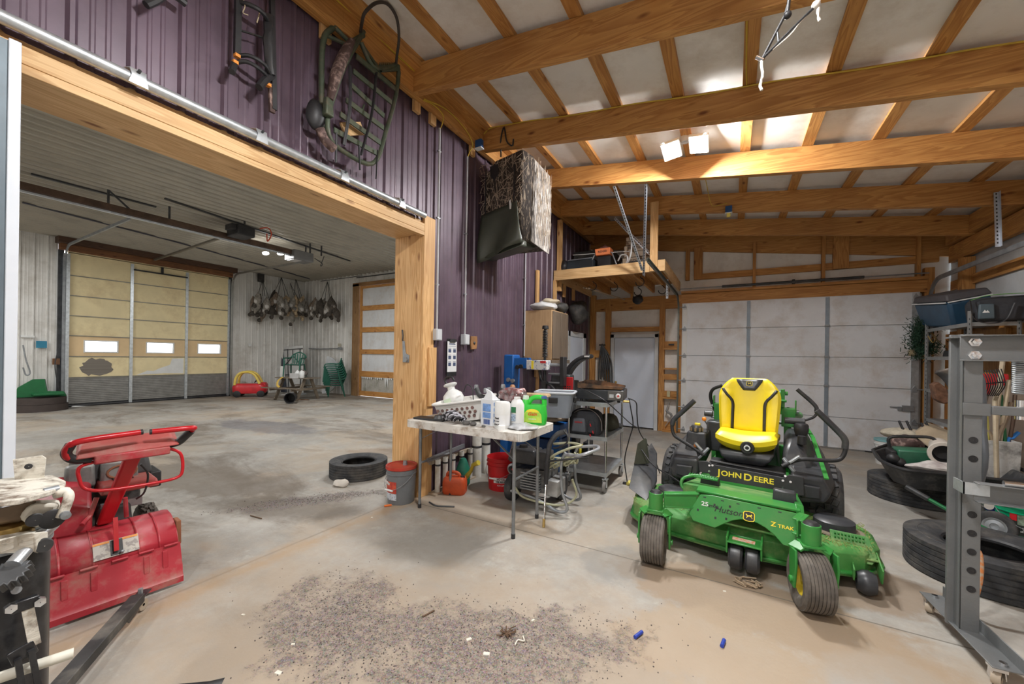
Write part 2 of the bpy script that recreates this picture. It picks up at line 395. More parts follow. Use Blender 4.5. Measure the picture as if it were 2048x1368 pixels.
# ---- ribbed metal sheets
def rib_profile(length, pitch=.2286, h=.019):
    """list of (s, height) along the sheet: one tall rib and low ribs between, per pitch"""
    pr = [(0, 0)]; s = 0.
    while s < length:
        for ds, hh in ((.02, 0), (.034, h), (.052, h), (.066, 0), (.105, 0), (.112, .003), (.124, .003), (.131, 0), (.165, 0), (.172, .003), (.184, .003), (.191, 0)):
            if s+ds < length: pr.append((s+ds, hh))
        s += pitch
    pr.append((length, 0)); return pr
def ribbed(p0, along, up, length, height, normal, h=.019, pitch=.2286, height2=None):
    mb = MB(); p0 = Vector(p0); a = Vector(along); u = Vector(up); n = Vector(normal); prev = None
    for s, hh in rib_profile(length, pitch, h):
        top = height if height2 is None else height + (height2-height)*s/length
        q = (mb._v(p0+a*s+n*hh), mb._v(p0+a*s+n*hh+u*top))
        if prev: mb.face([prev[0], q[0], q[1], prev[1]])
        prev = q
    return mb
PUR = mat('purple_sheet', (.10, .066, .092), .42, .15, var=.22, vscale=2.5, dirt=(.13, .09, .12), dirtamt=.35, dscale=9)
LIN = mat('white_liner', (.72, .71, .68), .5, .1, var=.08, vscale=2, dirt=(.36, .32, .26), dirtamt=.5, dscale=1.6, stretch=(1, 1, .3))
CEI = mat('ceiling_liner', (.40, .375, .315), .38, .25, var=.14, vscale=2, dirt=(.3, .26, .2), dirtamt=.35, dscale=2)
INS = mat('white_insulation', (.80, .785, .75), .5, var=.06, vscale=1.2, dirt=(.42, .33, .24), dirtamt=.45, dscale=1.4, bump=.35, bscale=5)
mbp = ribbed((XW, 3.22, 0), (0, 1, 0), (0, 0, 1), YB-3.22, 4.4, (1, 0, 0))
m2 = ribbed((XW, YF, 3.0), (0, 1, 0), (0, 0, 1), 3.22-YF, 1.4, (1, 0, 0))
def join(a, b):
    me = bpy.data.meshes.new('t'); b.bm.to_mesh(me); a.bm.from_mesh(me); b.bm.free(); bpy.data.meshes.remove(me); return a
o = struct('wall_left', join(mbp, m2), PUR, smooth=False)
struct('wall_partition', MB().box2((XW-.27, YF, 2.9), (XW-.004, 3.3, 4.6)).box2((XW-.27, 3.3, 0), (XW-.004, YB+1.1, 4.6)), LIN, smooth=False)
struct('wall_front', MB().box2((XL, YF-.15, 0), (XR+.1, YF, 4.9)), INS)
# far bay
mb = ribbed((XL, YF, 0), (0, 1, 0), (0, 0, 1), 3.08-YF, ZL, (1, 0, 0), h=.022); join(mb, ribbed((XL, 7.17, 0), (0, 1, 0), (0, 0, 1), YL-7.17, ZL, (1, 0, 0), h=.022)); join(mb, ribbed((XL, 3.08, 4.36), (0, 1, 0), (0, 0, 1), 4.09, ZL-4.36, (1, 0, 0)))
struct('wall_far_left', mb, LIN, smooth=False)
mb = ribbed((XL, YL, 0), (1, 0, 0), (0, 0, 1), 3.25, ZL, (0, -1, 0), h=.022); join(mb, ribbed((XL+3.25, YL, 4.16), (1, 0, 0), (0, 0, 1), -XL-3.25+XW-.2, ZL-4.16, (0, -1, 0), h=.022)); mb.box2((-9.6, YL, 0), (XW-.2, YL+.1, 4.3))
struct('wall_far_end', mb, LIN, smooth=False)
struct('ceiling_bay', ribbed((XL, YF, ZL), (1, 0, 0), (0, 1, 0), XW-XL-.2, YL-YF, (0, 0, -1), h=.045, pitch=.2286), CEI, smooth=False)
struct('trim_backing', MB().box2((XL-.3, YF, ZL+.05), (XW-.2, YL+.1, ZL+.12)), DKST)  # unseen sheet added above the liner to keep daylight out
# right bay: insulation lids and walls
TOP = .33
def roofq(mb, y0, y1, dz0, dz1):
    v = [mb._v((x, y, zr(x)+dz)) for dz in (dz0, dz1) for (x, y) in ((XW-.2, y0), (XR+.15, y0), (XR+.15, y1), (XW-.2, y1))]
    for f in ((0, 1, 2, 3), (7, 6, 5, 4), (0, 4, 5, 1), (1, 5, 6, 2), (2, 6, 7, 3), (3, 7, 4, 0)): mb.face([v[i] for i in f])
mb = MB(); roofq(mb, YF-.1, YB+.1, TOP, TOP+.06); struct('ceiling', mb, INS, smooth=False)
struct('wall_right', MB().box2((XR, YF, 0), (XR+.1, YB+.1, 4.2)), mat('right_wall_sheet', (.55, .57, .58), .55, var=.05, dirt=(.3, .27, .23), dirtamt=.3, dscale=2))
struct('wall_back', MB().box2((XW, YB+.12, 0), (-2.42, YB+.16, 4.6)).box2((-1.38, YB+.12, 0), (-.93, YB+.16, 4.6)).box2((-2.42, YB+.12, 2.06), (-1.38, YB+.16, 4.6)).box2((-.93, YB+.12, 2.72), (2.7, YB+.16, 4.6)).box2((2.7, YB+.12, 0), (XR, YB+.16, 4.6)), INS, smooth=False)
struct('trim_backing', MB().box2((XW-.2, YB+.2, 0), (XR+.1, YB+.26, 4.7)), DKST)  # unseen sheet added behind the back wall against daylight leaks
# rafters run down to the right; purlins run with the wall
RY = [-3.4, -2.13, -.86, .41, 1.68, 2.95, 4.2, 5.5, 6.82, 8.08]
for y in RY:
    mb = MB()
    v = [mb._v((x, y+dy, zr(x)+dz)) for x in (XW+.12, XR-.02) for dy in (-.04, .04) for dz in (0, .285)]
    for f in ((0, 1, 3, 2), (4, 6, 7, 5), (0, 4, 5, 1), (2, 3, 7, 6), (0, 2, 6, 4), (1, 5, 7, 3)): mb.face([v[i] for i in f])
    trim(mb, WX, bevel=.004)
for k in range(9):
    x = -2.33+.608*k
    for y0, y1 in zip([YF]+RY, RY+[YB+.05]):
        mb = MB(); mb.bar((x, y0+.0, zr(x)+.285+.0225), (x, y1, zr(x)+.285+.0225), .105, .04, (0.14, 0, 1)); trim(mb, WY)
x = XW+.05
for y0, y1 in ((YF, 2.1), (2.1, 5.9), (5.9, YB)):     # ledger along the purple wall
    trim(MB().box2((XW+.02, y0, 4.2), (XW+.06, y1, 4.47)), WY, bevel=.003); trim(MB().box2((XW+.062, y0, 4.18), (XW+.12, y1, 4.4)), WY, bevel=.003)
    trim(MB().box2((XW+.02, y0, 4.40), (XW+.22, y1, 4.5)), WY)
for y in (1.95, 3.0, 3.25, 5.9, 4.0): trim(MB().box2((XW+.02, y, 4.08), (XW+.055, y+.09, 4.2)), LZ)
# right-hand beam along the right wall, and hangers
trim(MB().box2((XR-.10, YF, 3.12), (XR-.03, YB-.1, 3.37)), WY, bevel=.003)
trim(MB().box2((XR-.14, YF, 3.40), (XR-.0, YB-.1, 3.66)), WY, bevel=.003)
# back wall framing
def stud(x0, x1, z0, z1, y0=YB+.02, y1=YB+.12, m=WZ):
    if m is WX: y0 += .006
    trim(MB().box2((x0, y0, z0), (x1, y1, z1)), m, bevel=.003)
for x0, x1, z0, z1 in ((-2.92, -2.80, 0, 3.0), (-2.56, -2.44, 0, 2.9), (-1.38, -1.27, 0, 2.9), (-.99, -.90, 0, 2.75), (-2.0, -1.95, 2.9, 3.9)): stud(x0, x1, z0, z1)
for x0, x1, z0, z1 in ((-2.44, -1.38, 2.14, 2.24), (-2.8, -2.56, 1.55, 1.72), (-2.8, -2.56, .55, .70), (-1.27, -.99, 1.78, 1.92), (-1.27, -.99, 1.10, 1.22), (-1.27, -.99, .74, .86), (-1.27, -.99, .03, .2), (-2.8, -.93, 2.62, 2.9)): stud(x0, x1, z0, z1, m=WX)
for z in (1.74, 1.32, .70, .0): trim(MB().box2((-1.28, YB-.06, z), (-.98, YB+.1, z+.035)), WX)
stud(-.95, 2.75, 2.70, 2.90, YB-.0, YB+.11, WX); stud(-.95, 2.75, 2.905, 2.955, YB-.05, YB+.11, WX)
stud(-.7, 2.9, 3.19, 3.31, YB+.05, YB+.118, WX)
for x in (.32, 1.38, 2.62): stud(x, x+.05, 2.955, 3.82, YB-.0, YB+.1)
for x0, x1 in ((-.72, -.56), (1.54, 1.76), (-.88, -.8)): stud(x0, x1, 3.19, 3.85, YB+.02, YB+.1)
mb = MB(); v = [mb._v((x, y, zr(x)+dz)) for x in (XW, XR) for y in (YB+.06, YB+.11) for dz in (-.1, .24)]
for f in ((0, 1, 3, 2), (4, 6, 7, 5), (0, 4, 5, 1), (2, 3, 7, 6), (0, 2, 6, 4), (1, 5, 7, 3)): mb.face([v[i] for i in f])
trim(mb, WX)
for z0, z1 in ((0, 3.1),): stud(2.72, 2.84, z0, z1)
# right wall: wooden posts seen between the shelves
for y in (8.2, 6.6, 5.0, 3.4, 1.8): trim(MB().box2((XR-.14, y, 0), (XR-.005, y+.14, 3.1)), WZ, bevel=.004)
trim(MB().box2((XR-.09, 7.25, .3), (XR-.045, 8.84, 2.0)), WZ)
for z in (.9, 1.9, 2.7): trim(MB().box2((XR-.04, YF, z), (XR-.002, YB, z+.14)), WY)
# ---- the doorway between the bays
trim(MB().box2((XW-.40, 3.2, 0), (XW-.075, 3.36, 2.86)), LZ, bevel=.004)                      # jamb post
trim(MB().box2((XW-.073, 3.195, 0), (XW-.002, 3.245, 2.9)), LZ, bevel=.003)
trim(MB().box2((XW-.0, 3.2, 0), (XW+.035, 3.375, 3.06)), LZ, bevel=.003)
trim(MB().box2((XW+.035, 3.28, .98), (XW+.06, 3.40, 1.63)), LZ, bevel=.003)
trim(MB().box2((XW-.40, YF, 2.86), (XW-.03, 3.34, 2.90)), LY, bevel=.003)                    # soffit board
trim(MB().box2((XW-.03, YF, 2.835), (XW+.035, 3.2, 2.878)), LY, bevel=.003)
trim(MB().box2((XW-.03, YF, 2.880), (XW+.035, 3.2, 2.965)), LY, bevel=.003)
trim(MB().box2((XW-.03, YF, 2.967), (XW-.0, 3.2, 3.065)), LY)
trim(MB().box2((XW+.0, YF, 3.045), (XW+.036, 3.2, 3.075)), LY, bevel=.002)
# ================================================================ doors of the setting
WD = mat('white_door_skin', (.70, .72, .75), .5, var=.05, vscale=2, dirt=(.42, .34, .26), dirtamt=.55, dscale=1.7)
DOORW = mat('white_painted_steel', (.62, .68, .78), .4, var=.05, vscale=1.5)
FRM = mat('door_frame_white', (.58, .6, .61), .5, var=.08)
d = struct('door_2', MB().box2((-2.34, YB+.05, .03), (-1.47, YB+.10, 2.0)), DOORW, bevel=.003)
mb = MB().box2((-2.42, YB-.01, 0), (-2.345, YB+.12, 2.08)).box2((-1.465, YB-.01, 0), (-1.39, YB+.12, 2.08)).box2((-2.42, YB-.01, 2.005), (-1.39, YB+.12, 2.08)); mb.build('door_frame', FRM, d, bevel=.003)
BRASS = mat('brass', (.55, .38, .14), .3, .9)
MB().cyl((-2.29, YB+.05, 1.0), (-2.29, YB+.01, 1.0), .012).sph((-2.29, YB-.01, 1.0), .03).build('door_knob', BRASS, d)
for z in (.3, 1.05, 1.75): MB().box((-1.462, YB+.045, z), (.012, .012, .1)).build('hinge', STEEL, d)
# white sectional overhead door
ZS = [0.02, .56, 1.105, 1.62, 2.17, 2.70]
d = struct('door_3', MB().box2((-.93, YB+.0, 0), (2.66, YB+.008, 2.705)), WD)
for a, b_ in zip(ZS, ZS[1:]):
    MB().box2((-.925, YB-.035, a+.003), (2.655, YB+.0, b_-.003)).build('door_section', WD, d, bevel=.004)
for x in (.26, 1.46):
    for a, b_ in zip(ZS, ZS[1:]):
        MB().box((x, YB-.043, (a+b_)/2), (.055, .016, b_-a-.03)).build('strut', mat('strut_steel', (.26, .31, .36), .55, .4), d, bevel=.002)
    for z in ZS[1:-1]: MB().box((x, YB-.052, z), (.07, .014, .05)).cyl((x-.04, YB-.06, z), (x+.04, YB-.06, z), .009, 8).build('hinge', STEEL, d)
for x, s in ((-.87, 1), (2.6, -1)):
    for a, b_ in zip(ZS, ZS[1:]): MB().box((x, YB-.04, (a+b_)/2), (.09, .012, b_-a-.012)).build('end_plate', GALV if s < 0 else WHITE, d)
    for z in ZS[1:-1]+[.1, 2.62]:
        MB().prism([(-.03, -.045), (.03, -.045), (.035, 0), (0, .06), (-.035, 0)], .012, Matrix.Translation((x, YB-.052, z)) @ rotm(PI/2)).cyl((x-.1*s, YB-.07, z), (x+.02, YB-.07, z), .008, 8).build('hinge', STEEL, d)
MB().box((2.42, YB-.055, .78), (.05, .03, .06)).box((2.52, YB-.06, .79), (.14, .03, .09)).cyl((2.3, YB-.06, .8), (2.5, YB-.06, .8), .008).build('slide_bolt', STEEL, d)
MB().cyl((2.0, YB-.03, .012), (2.65, YB-.03, .012), .012, 8).build('bottom_seal', BLK, d)
# bottom rubber
# tracks of that door
def track(name, label, pts, m=GALV, w=.028, h=.055, cat='door track'):
    o = MB(); pts = [Vector(p) for p in pts]
    for a, b_ in zip(pts, pts[1:]):
        dd = (b_-a).normalized(); sd = Vector((1, 0, 0)) if abs(dd.x) < .5 else Vector((0, 1, 0)); up = sd.cross(dd).normalized()
        for k, (ww, hh, ox, oy) in enumerate(((.004, h, 0, 0), (w, .004, w/2, h/2), (w, .004, w/2, -h/2))):
            e = dd*.002
            o.bar(a + sd*ox + up*oy - e, b_ + sd*ox + up*oy + e, ww, hh, up)
    return tag(o.build(name, m, smooth=False), label, cat)
def bend(x, s, ztop, y0, yend, r=.35):
    pts = [(x, y0, .05), (x, y0, ztop-r)]
    for i in range(1, 7): a = PI/2*i/6; pts.append((x, y0-r*(1-math.cos(a)), ztop-r+r*math.sin(a)))
    pts.append((x, yend, ztop)); return pts
track('door_track', 'bent galvanised track running under the storage loft to the white overhead door', bend(-1.0, 1, 2.84, YB-.08, 5.35), mat('grey_green_steel', (.16, .17, .15), .4, .7))
track('door_track', 'long galvanised track along the right wall above the shelving', bend(2.74, 1, 2.86, YB-.08, 3.0), STEEL)
tag(MB().cyl((-1.0, YB-.05, 3.0), (2.75, YB-.05, 3.0), .011, 8).build('torsion_bar', STEEL), 'thin steel shaft over the white overhead door', 'bar')
mb = MB()
for i, (a, b_) in enumerate(((-.2, .95), (.97, 1.95))): mb.cyl((a, YB-.05, 3.0), (b_, YB-.05, 3.0), .024, 10)
mb.lathe([(.045, -.02), (.045, .02)], (.96, YB-.05, 3.0), 'X')
tag(mb.build('torsion_spring', DKST), 'dark coiled torsion spring mounted over the white overhead door', 'spring')
# door beside the cabinet on the purple wall
d = struct('door_4', MB().box2((XW+.03, 7.5, .02), (XW+.06, 8.3, 1.98)), DOORW)
MB().box2((XW+.02, 7.4, 0), (XW+.075, 7.5, 2.08)).box2((XW+.02, 8.3, 0), (XW+.075, 8.46, 2.08)).box2((XW+.02, 7.4, 1.98), (XW+.075, 8.46, 2.08)).build('door_frame', FRM, d)
# ---- yellow overhead door of the far bay
YEL = mat('yellowed_foam_panel', (.82, .70, .42), .6, var=.07, vscale=1.5, dirt=(.4, .26, .12), dirtamt=.35, dscale=1.6)
ORG = mat('orange_foam_panel', (.72, .53, .30), .6, var=.08, vscale=1.5)
CORR = mat('grey_corrugated', (.27, .265, .25), .5, .4, var=.15)
X1 = XL+.08
zs = [.08, .80, 1.37, 1.93, 2.47, 3.01, 3.55, 4.18]
y0, y1 = 3.24, 7.08
ys = [3.24, 4.52, 5.86, 7.08]
SKYM = None
WIN = [(3.58, 4.22), (4.89, 5.52), (6.2, 6.83)]
d = struct('door_1', MB().box2((X1-.06, y0, 4.15), (X1, y1, 4.19)), YEL)
MB().box2((X1-.07, y0-.05, 0), (X1-.041, y1+.05, .82)).build('door_backing', DKST, d); MB().cyl((X1-.02, y0, .03), (X1-.02, y1, .03), .035, 8).build('bottom_seal', BLK, d)  # backing and seal added to stop daylight leaking through the door gaps
for i in range(7):
    a, b_ = zs[i]+.008, zs[i+1]-.008
    if i == 0:
        mb = MB(); n = 14
        for k in range(n):
            z = a+(b_-a)*k/n; mb.box2((X1-.04, y0, z+.004), (X1-(.0 if k % 4 else .01), y1, a+(b_-a)*(k+1)/n-.002))
        mb.build('door_section', CORR, d, smooth=False)
    elif i == 2:
        mb = MB(); c = y0; zz0, zz1 = a+.13, b_-.13
        for w0, w1 in WIN: mb.box2((X1-.04, c, a), (X1, w0, b_)).box2((X1-.04, w0, a), (X1, w1, zz0)).box2((X1-.04, w0, zz1), (X1, w1, b_)); c = w1
        mb.box2((X1-.04, c, a), (X1, y1, b_)); mb.build('door_section', ORG, d)
        for w0, w1 in WIN:
            f = MB().box2((X1-.03, w0-.03, zz0-.03), (X1+.012, w0, zz1+.03)).box2((X1-.03, w1, zz0-.03), (X1+.012, w1+.03, zz1+.03)).box2((X1-.03, w0, zz0-.03), (X1+.012, w1, zz0)).box2((X1-.03, w0, zz1), (X1+.012, w1, zz1+.03)).build('window_frame', WHITE, d)
            g = MB().box2((X1-.02, w0, zz0), (X1-.015, w1, zz1)).build('pane', GLASS if 'GLASS' in globals() else mat('clear_glass', (1, 1, 1), .02, trans=1., var=0), f)
    else: MB().box2((X1-.04, y0, a), (X1, y1, b_)).build('door_section', YEL, d, bevel=.004)
for i in range(1, 7): MB().box2((X1-.005, y0, zs[i]-.012), (X1+.02, y1, zs[i]+.012)).build('section_joint', mat('old_zinc', (.25, .24, .2), .5, .5), d)
for y in ys: MB().box2((X1, y-.035, .02), (X1+.035, y+.035, 4.12)).build('strut', GALV, d)
MB().box2((X1+.03, 4.55, 3.93), (X1+.06, 5.86, 3.97)).box2((X1+.03, 5.18, 3.95), (X1+.06, 5.24, 4.15)).build('brace_bar', BLK, d)
def ragged(cy, cz, ry, rz, n, seed, amp=.2):
    r = random.Random(seed); return [(cy+math.cos(2*PI*i/n)*ry*(1+r.uniform(-amp, amp)), cz+math.sin(2*PI*i/n)*rz*(1+r.uniform(-amp, amp))) for i in range(n)]
MX = Matrix(((0, 0, 1, X1+.003), (1, 0, 0, 0), (0, 1, 0, 0), (0, 0, 0, 1)))
MB().prism(ragged(3.83, 1.07, .31, .25, 26, 3), .004, MX).build('torn_patch', mat('torn_patch', (.15, .125, .1), .8, stretch=(.1, .1, 60), vscale=3, col2=(.26, .24, .21)), d)
MB().prism([(4.65, .82), (5.3, .86), (5.8, .84), (5.8, 1.33), (5.5, 1.32), (5.45, 1.12), (5.2, 1.02), (5.05, .93), (4.9, .95)], .004, MX).build('peeled_patch', WHITE, d)
trim(MB().box2((XL+.0, 3.08, 4.19), (XL+.16, 7.17, 4.36)), wood('brown_header', (.27, .12, .045), (.16, .065, .025), 1), bevel=.004)
trim(MB().box2((XL+.0, 3.02, 4.36), (XL+.30, 7.25, 4.52)), wood('dark_header', (.11, .055, .03), (.07, .035, .02), 1), bevel=.004)
for y in (3.12, 7.12): trim(MB().box2((XL+.02, y-.05, 0), (XL+.09, y+.05, 4.2)), DKST)
for y, s in ((3.16, 1), (7.14, -1)):
    pts = [(XL+.17, y, .05), (XL+.17, y, 3.9)]
    for i in range(1, 7): a = PI/2*i/6; pts.append((XL+.17+.4*(1-math.cos(a)), y, 3.9+.4*math.sin(a)))
    pts.append((XL+4.6, y, 4.32))
    track('door_track', '%s bent steel track of the yellow overhead door' % ('left' if s > 0 else 'right'), pts, STEEL if s > 0 else mat('worn_steel', (.4, .4, .38), .4, .7), h=.06)
tag(MB().cyl((XL+.2, 3.1, 4.42), (XL+.2, 7.2, 4.42), .015, 8).lathe([(.07, -.03), (.07, .03)], (XL+.2, 3.2, 4.42), 'Y').lathe([(.07, -.03), (.07, .03)], (XL+.2, 7.05, 4.42), 'Y').build('torsion_bar', DKST), 'dark shaft with drums above the yellow overhead door', 'bar')
# ---- wood framed sliding door with plastic panels in the end wall
PLS = mat('translucent_sheet', (.66, .68, .70), .3, var=.06, vscale=2.5, dirt=(.4, .3, .2), dirtamt=.35, dscale=2.2, stretch=(1, 1, .3))
x0, x1 = -12.05, -9.7
d = struct('door_5', MB().box2((x0, YL-.06, .02), (x1, YL-.03, 4.05)), PLS)
for z0, z1 in ((.02, .2), (.72, .93), (1.56, 1.73), (2.36, 2.54), (3.16, 3.33), (3.98, 4.06)): MB().box2((x0+.06, YL-.12, z0), (x1, YL-.05, z1)).build('rail', WX, d, bevel=.003)
MB().box2((x0, YL-.12, .02), (x0+.07, YL-.05, 4.06)).build('stile', WZ, d)
mb = ribbed((x0+.08, YL-.075, .2), (1, 0, 0), (0, 0, 1), x1-x0-.1, .5, (0, -1, 0)); mb.build('lower_sheet', mat('grimy_sheet', (.42, .40, .36), .6, dirt=(.12, .13, .08), dirtamt=.8, dscale=3), d, smooth=False)
mb = MB(); r = random.Random(5)
for k in range(22):
    x = x0+.1+k*.1; hh = r.uniform(.02, .1) + (.28 if k in (12, 13) else 0); mb.prism([(x, .72), (x+.1, .72), (x+.07, .72-hh), (x+.03, .72-hh*.6)], .004, Matrix(((1, 0, 0, 0), (0, 0, -1, YL-.11), (0, 1, 0, 0), (0, 0, 0, 1))))
mb.build('torn_edge', WHITE, d)
trim(MB().box2((x0-.38, YL-.16, 0), (x0-.03, YL-.0, 4.16)), wood('worn_post', (.34, .2, .09), (.22, .12, .05), 2), bevel=.004)
trim(MB().box2((x0-.38, YL-.16, 4.07), (x1, YL-.0, 4.2)), wood('worn_beam', (.34, .18, .07), (.22, .12, .05), 0), bevel=.004)
trim(MB().cyl((x0-.2, YL-.13, 4.40), (x1-.2, YL-.13, 4.40), .02, 8).cyl((-14.5, YL-.05, 4.47), (x0, YL-.05, 4.47), .012, 8), DKST)
# ================================================================ ZERO-TURN MOWER (local frame: +y points away from the camera, front casters at y=-1.35)
GRN = mat('mower_green', (.035, .24, .045), .3, var=.08, vscale=3, dirt=(.14, .24, .07), dirtamt=.3, dscale=5)
GRNG = mat('grass_dusted_green', (.06, .24, .05), .55, var=.15, vscale=8, dirt=(.30, .33, .14), dirtamt=.9, dscale=4)
YLW = mat('seat_yellow', (.86, .66, .012), .38, var=.05)
YRIM = mat('rim_yellow', (.62, .46, .03), .4, var=.15, dirt=(.3, .2, .08), dirtamt=.5, dscale=12)
YTX = mat('decal_yellow', (.9, .72, .04), .4, var=0)
MBK = mat('mower_black_plastic', (.035, .037, .042), .38, var=.3, dirt=(.16, .15, .13), dirtamt=.35, dscale=4)
DIRTT = mat('dusty_tread', (.12, .105, .09), .85, var=.35, vscale=14, bump=.2)
M_O = Vector((.085, 4.44, 0)); M_R = math.radians(-5.5)
mw = thing('riding_mower', 'green and yellow zero-turn lawn mower with a high-backed yellow seat and black lap bars', 'mower', M_O, M_R, world=False)
FX = lambda x, y, z: Matrix.Translation((x, y, z)) @ rotm(PI/2)      # local xy -> xz facing -y
def tyre(c, R, r_in, wd, parent, ribs=0, lugs=0, name='wheel', rimm=YRIM, axis='X', n=40, M=None, treadm=None, label=None):
    hw = wd/2; pr = [(r_in, -hw*.7), (r_in+(R-r_in)*.35, -hw*.98), (R*.88, -hw), (R*.965, -hw*.86)]
    if ribs:
        for i in range(ribs+1):
            z = -hw*.8+1.6*hw*i/ribs; pr += [(R, z-hw*.6/ribs), (R, z+hw*.6/ribs)]
            if i < ribs: pr += [(R-.006, z+hw*.65/ribs), (R-.006, z+hw*.95/ribs)]
    else: pr += [(R, -hw*.6), (R*1.005, 0), (R, hw*.6)]
    pr += [(R*.965, hw*.86), (R*.88, hw), (r_in+(R-r_in)*.35, hw*.98), (r_in, hw*.7)]
    o = MB(M).lathe(pr, c, axis, n).build(name, treadm or RUB, parent)
    A = {'X': Matrix.Rotation(PI/2, 4, 'Y'), 'Y': Matrix.Rotation(-PI/2, 4, 'X'), 'Z': Matrix()}[axis]; T = (M or Matrix()) @ Matrix.Translation(c) @ A
    if lugs:
        rr = random.Random(3); mb = MB(T); rows = 4
        for i in range(lugs):
            for k in range(rows):
                a = 2*PI*(i+.5*(k % 2))/lugs; z = -hw*.72+1.44*hw*(k+.5)/rows
                mb.tbox((math.cos(a)*(R+.004), math.sin(a)*(R+.004), z), (2*PI*R/lugs*.74, wd/rows*.62, .022), .88, rot=Matrix.Rotation(a, 4, 'Z') @ Matrix.Rotation(PI/2, 4, 'Y') @ rotm(0, 0, PI/2+rr.uniform(-.4, .4)))
        mb.build('tread', treadm or RUB, o, smooth=False)
    if rimm:
        MB(T).lathe([(.001, -hw*.2), (r_in*.35, -hw*.25), (r_in*.4, -hw*.55), (r_in*.8, -hw*.4), (r_in, -hw*.74), (r_in*1.05, -hw*.74), (r_in*1.05, hw*.74), (r_in, hw*.74), (r_in*.8, hw*.4), (r_in*.4, hw*.55), (r_in*.35, hw*.25), (.001, hw*.2)], n=24).build('rim', rimm, o)
    return o
# drive wheels
tyre((.62, .02, .31), .305, .15, .27, mw, lugs=26, name='drive_wheel'); tyre((-.55, .02, .31), .305, .15, .27, mw, lugs=26, name='drive_wheel')
# casters
for sx, x, st in ((-1, -.46, .14), (1, .49, .30)):
    w_ = tyre((0, 0, 0), .172, .085, .165, mw, ribs=7, name='caster_wheel', treadm=DIRTT, M=Matrix.Translation((x, -1.36, .172)) @ rotm(0, 0, st))
    Mc = Matrix.Translation((x, -1.32, 0)) @ rotm(0, 0, st); mb = MB(Mc)
    for s in (-1, 1):
        mb.prism([(-.035, .13), (.035, .13), (.05, .30), (.04, .36), (-.05, .37), (-.06, .28)], .014, Matrix.Translation((s*.108, -.04, 0)) @ rotm(PI/2, 0, PI/2))
        mb.bar((s*.10, -.03, .36), (s*.05, 0, .385), .09, .014); mb.cyl((s*.10, -.04, .172), (s*.128, -.04, .172), .02, 12)
    mb.box((0, 0, .385), (.12, .11, .016)); mb.build('caster_fork', GRN, mw, bevel=.004)
    MB(Mc).cyl((0, 0, .39), (0, 0, .515), .052, 24).build('caster_post', GRN, mw, bevel=.004)
    MB(Mc).lathe([(.0, .017), (.03, .015), (.046, 0)], (0, 0, .515), n=20).build('post_cap', BLK, mw)
# front beam with arched lower edge, decals on its sloped face
Mf = Matrix.Translation((.125, -1.18, .40)) @ rotm(math.radians(72))
top = [(-.335, .06), (-.30, .115), (-.22, .125), (.30, .115), (.345, .085)]
low = [(.39, -.04), (.385, -.12), (.22, -.105)] + [(.22-.40*i/8, -.105+.11*math.sin(PI*i/8)**.8) for i in range(1, 8)] + [(-.19, -.10), (-.34, -.085), (-.37, -.04)]
MB(Mf).prism([(x, z) for x, z in top]+low, .012).build('front_beam', GRN, mw, bevel=.004)
MB().loft([[(-.21, -1.11, .53), (.44, -1.11, .52), (.44, -1.0, .53), (-.21, -1.0, .54)], [(-.21, -1.11, .515), (.44, -1.11, .505), (.44, -1.0, .515), (-.21, -1.0, .525)]]).build('beam_top', GRN, mw, bevel=.003)
for s, x0_, x1_ in ((-1, -.41, -.2), (1, .42, .46)):
    mb = MB(); mb.bar((x0_, -1.28, .45), (x1_, -1.16, .46), .012, .11); mb.bar((x0_, -1.26, .50), (x1_, -1.14, .51), .06, .012); mb.bar((x0_, -1.26, .405), (x1_, -1.14, .405), .06, .012); mb.build('caster_arm', GRN, mw, bevel=.003)
for x in (-.27, -.15, -.05, .08, .2, .33): MB(Mf).box((x, .1, .006), (.02 if x != .33 else .05, .007, .003)).build('beam_slot', BLK, mw, smooth=False)
for x, z in ((-.31, 0), (-.1, .07), (-.12, -.02), (-.2, .06), (-.19, -.03), (.345, -.03)): MB(Mf).box((x, z, .006), (.013, .016, .003)).build('beam_slot', BLK, mw, smooth=False)
n_ = .009
text('power_decal', '25', .042, Mf @ Matrix.Translation((-.265, .052, n_)), WHITE, mw, sx=1.2, bold=True)
text('power_decal', 'ZTRAK', .022, Mf @ Matrix.Translation((-.205, .045, n_)), BLK, mw, bold=True)
text('dealer_script', 'Hutson', .062, Mf @ Matrix.Translation((-.11, .035, n_)), BLK, mw, shear=.3)
def badge(M, s, parent):
    o = MB(M).prism([(-s, -s*.55), (-s*.8, -s*.85), (0, -s), (s*.8, -s*.85), (s, -s*.55), (s, s*.55), (s*.8, s*.85), (0, s), (-s*.8, s*.85), (-s, s*.55)], .003).build('badge', YTX, parent)
    MB(M @ Matrix.Translation((0, 0, .002))).prism([(-s*.85, -s*.5), (-s*.7, -s*.72), (0, -s*.85), (s*.7, -s*.72), (s*.85, -s*.5), (s*.85, s*.5), (s*.7, s*.72), (0, s*.85), (-s*.7, s*.72), (-s*.85, s*.5)], .002).build('badge_field', BLK, o)
    deer = [(-.7, -.45), (-.35, -.05), (-.15, .0), (.2, -.1), (.45, -.5), (.55, -.45), (.4, -.05), (.45, .1), (.7, .35), (.6, .55), (.45, .4), (.2, .2), (-.2, .3), (-.45, .35), (-.5, .6), (-.65, .4), (-.75, .2), (-.5, .15), (-.55, -.1), (-.8, -.4)]
    MB(M @ Matrix.Translation((0, 0, .004))).prism([(-x*s*.8, z*s*.8) for x, z in deer], .002).build('deer_emblem', YTX, o)
badge(Mf @ Matrix.Translation((.02, .03, n_)), .036, mw)
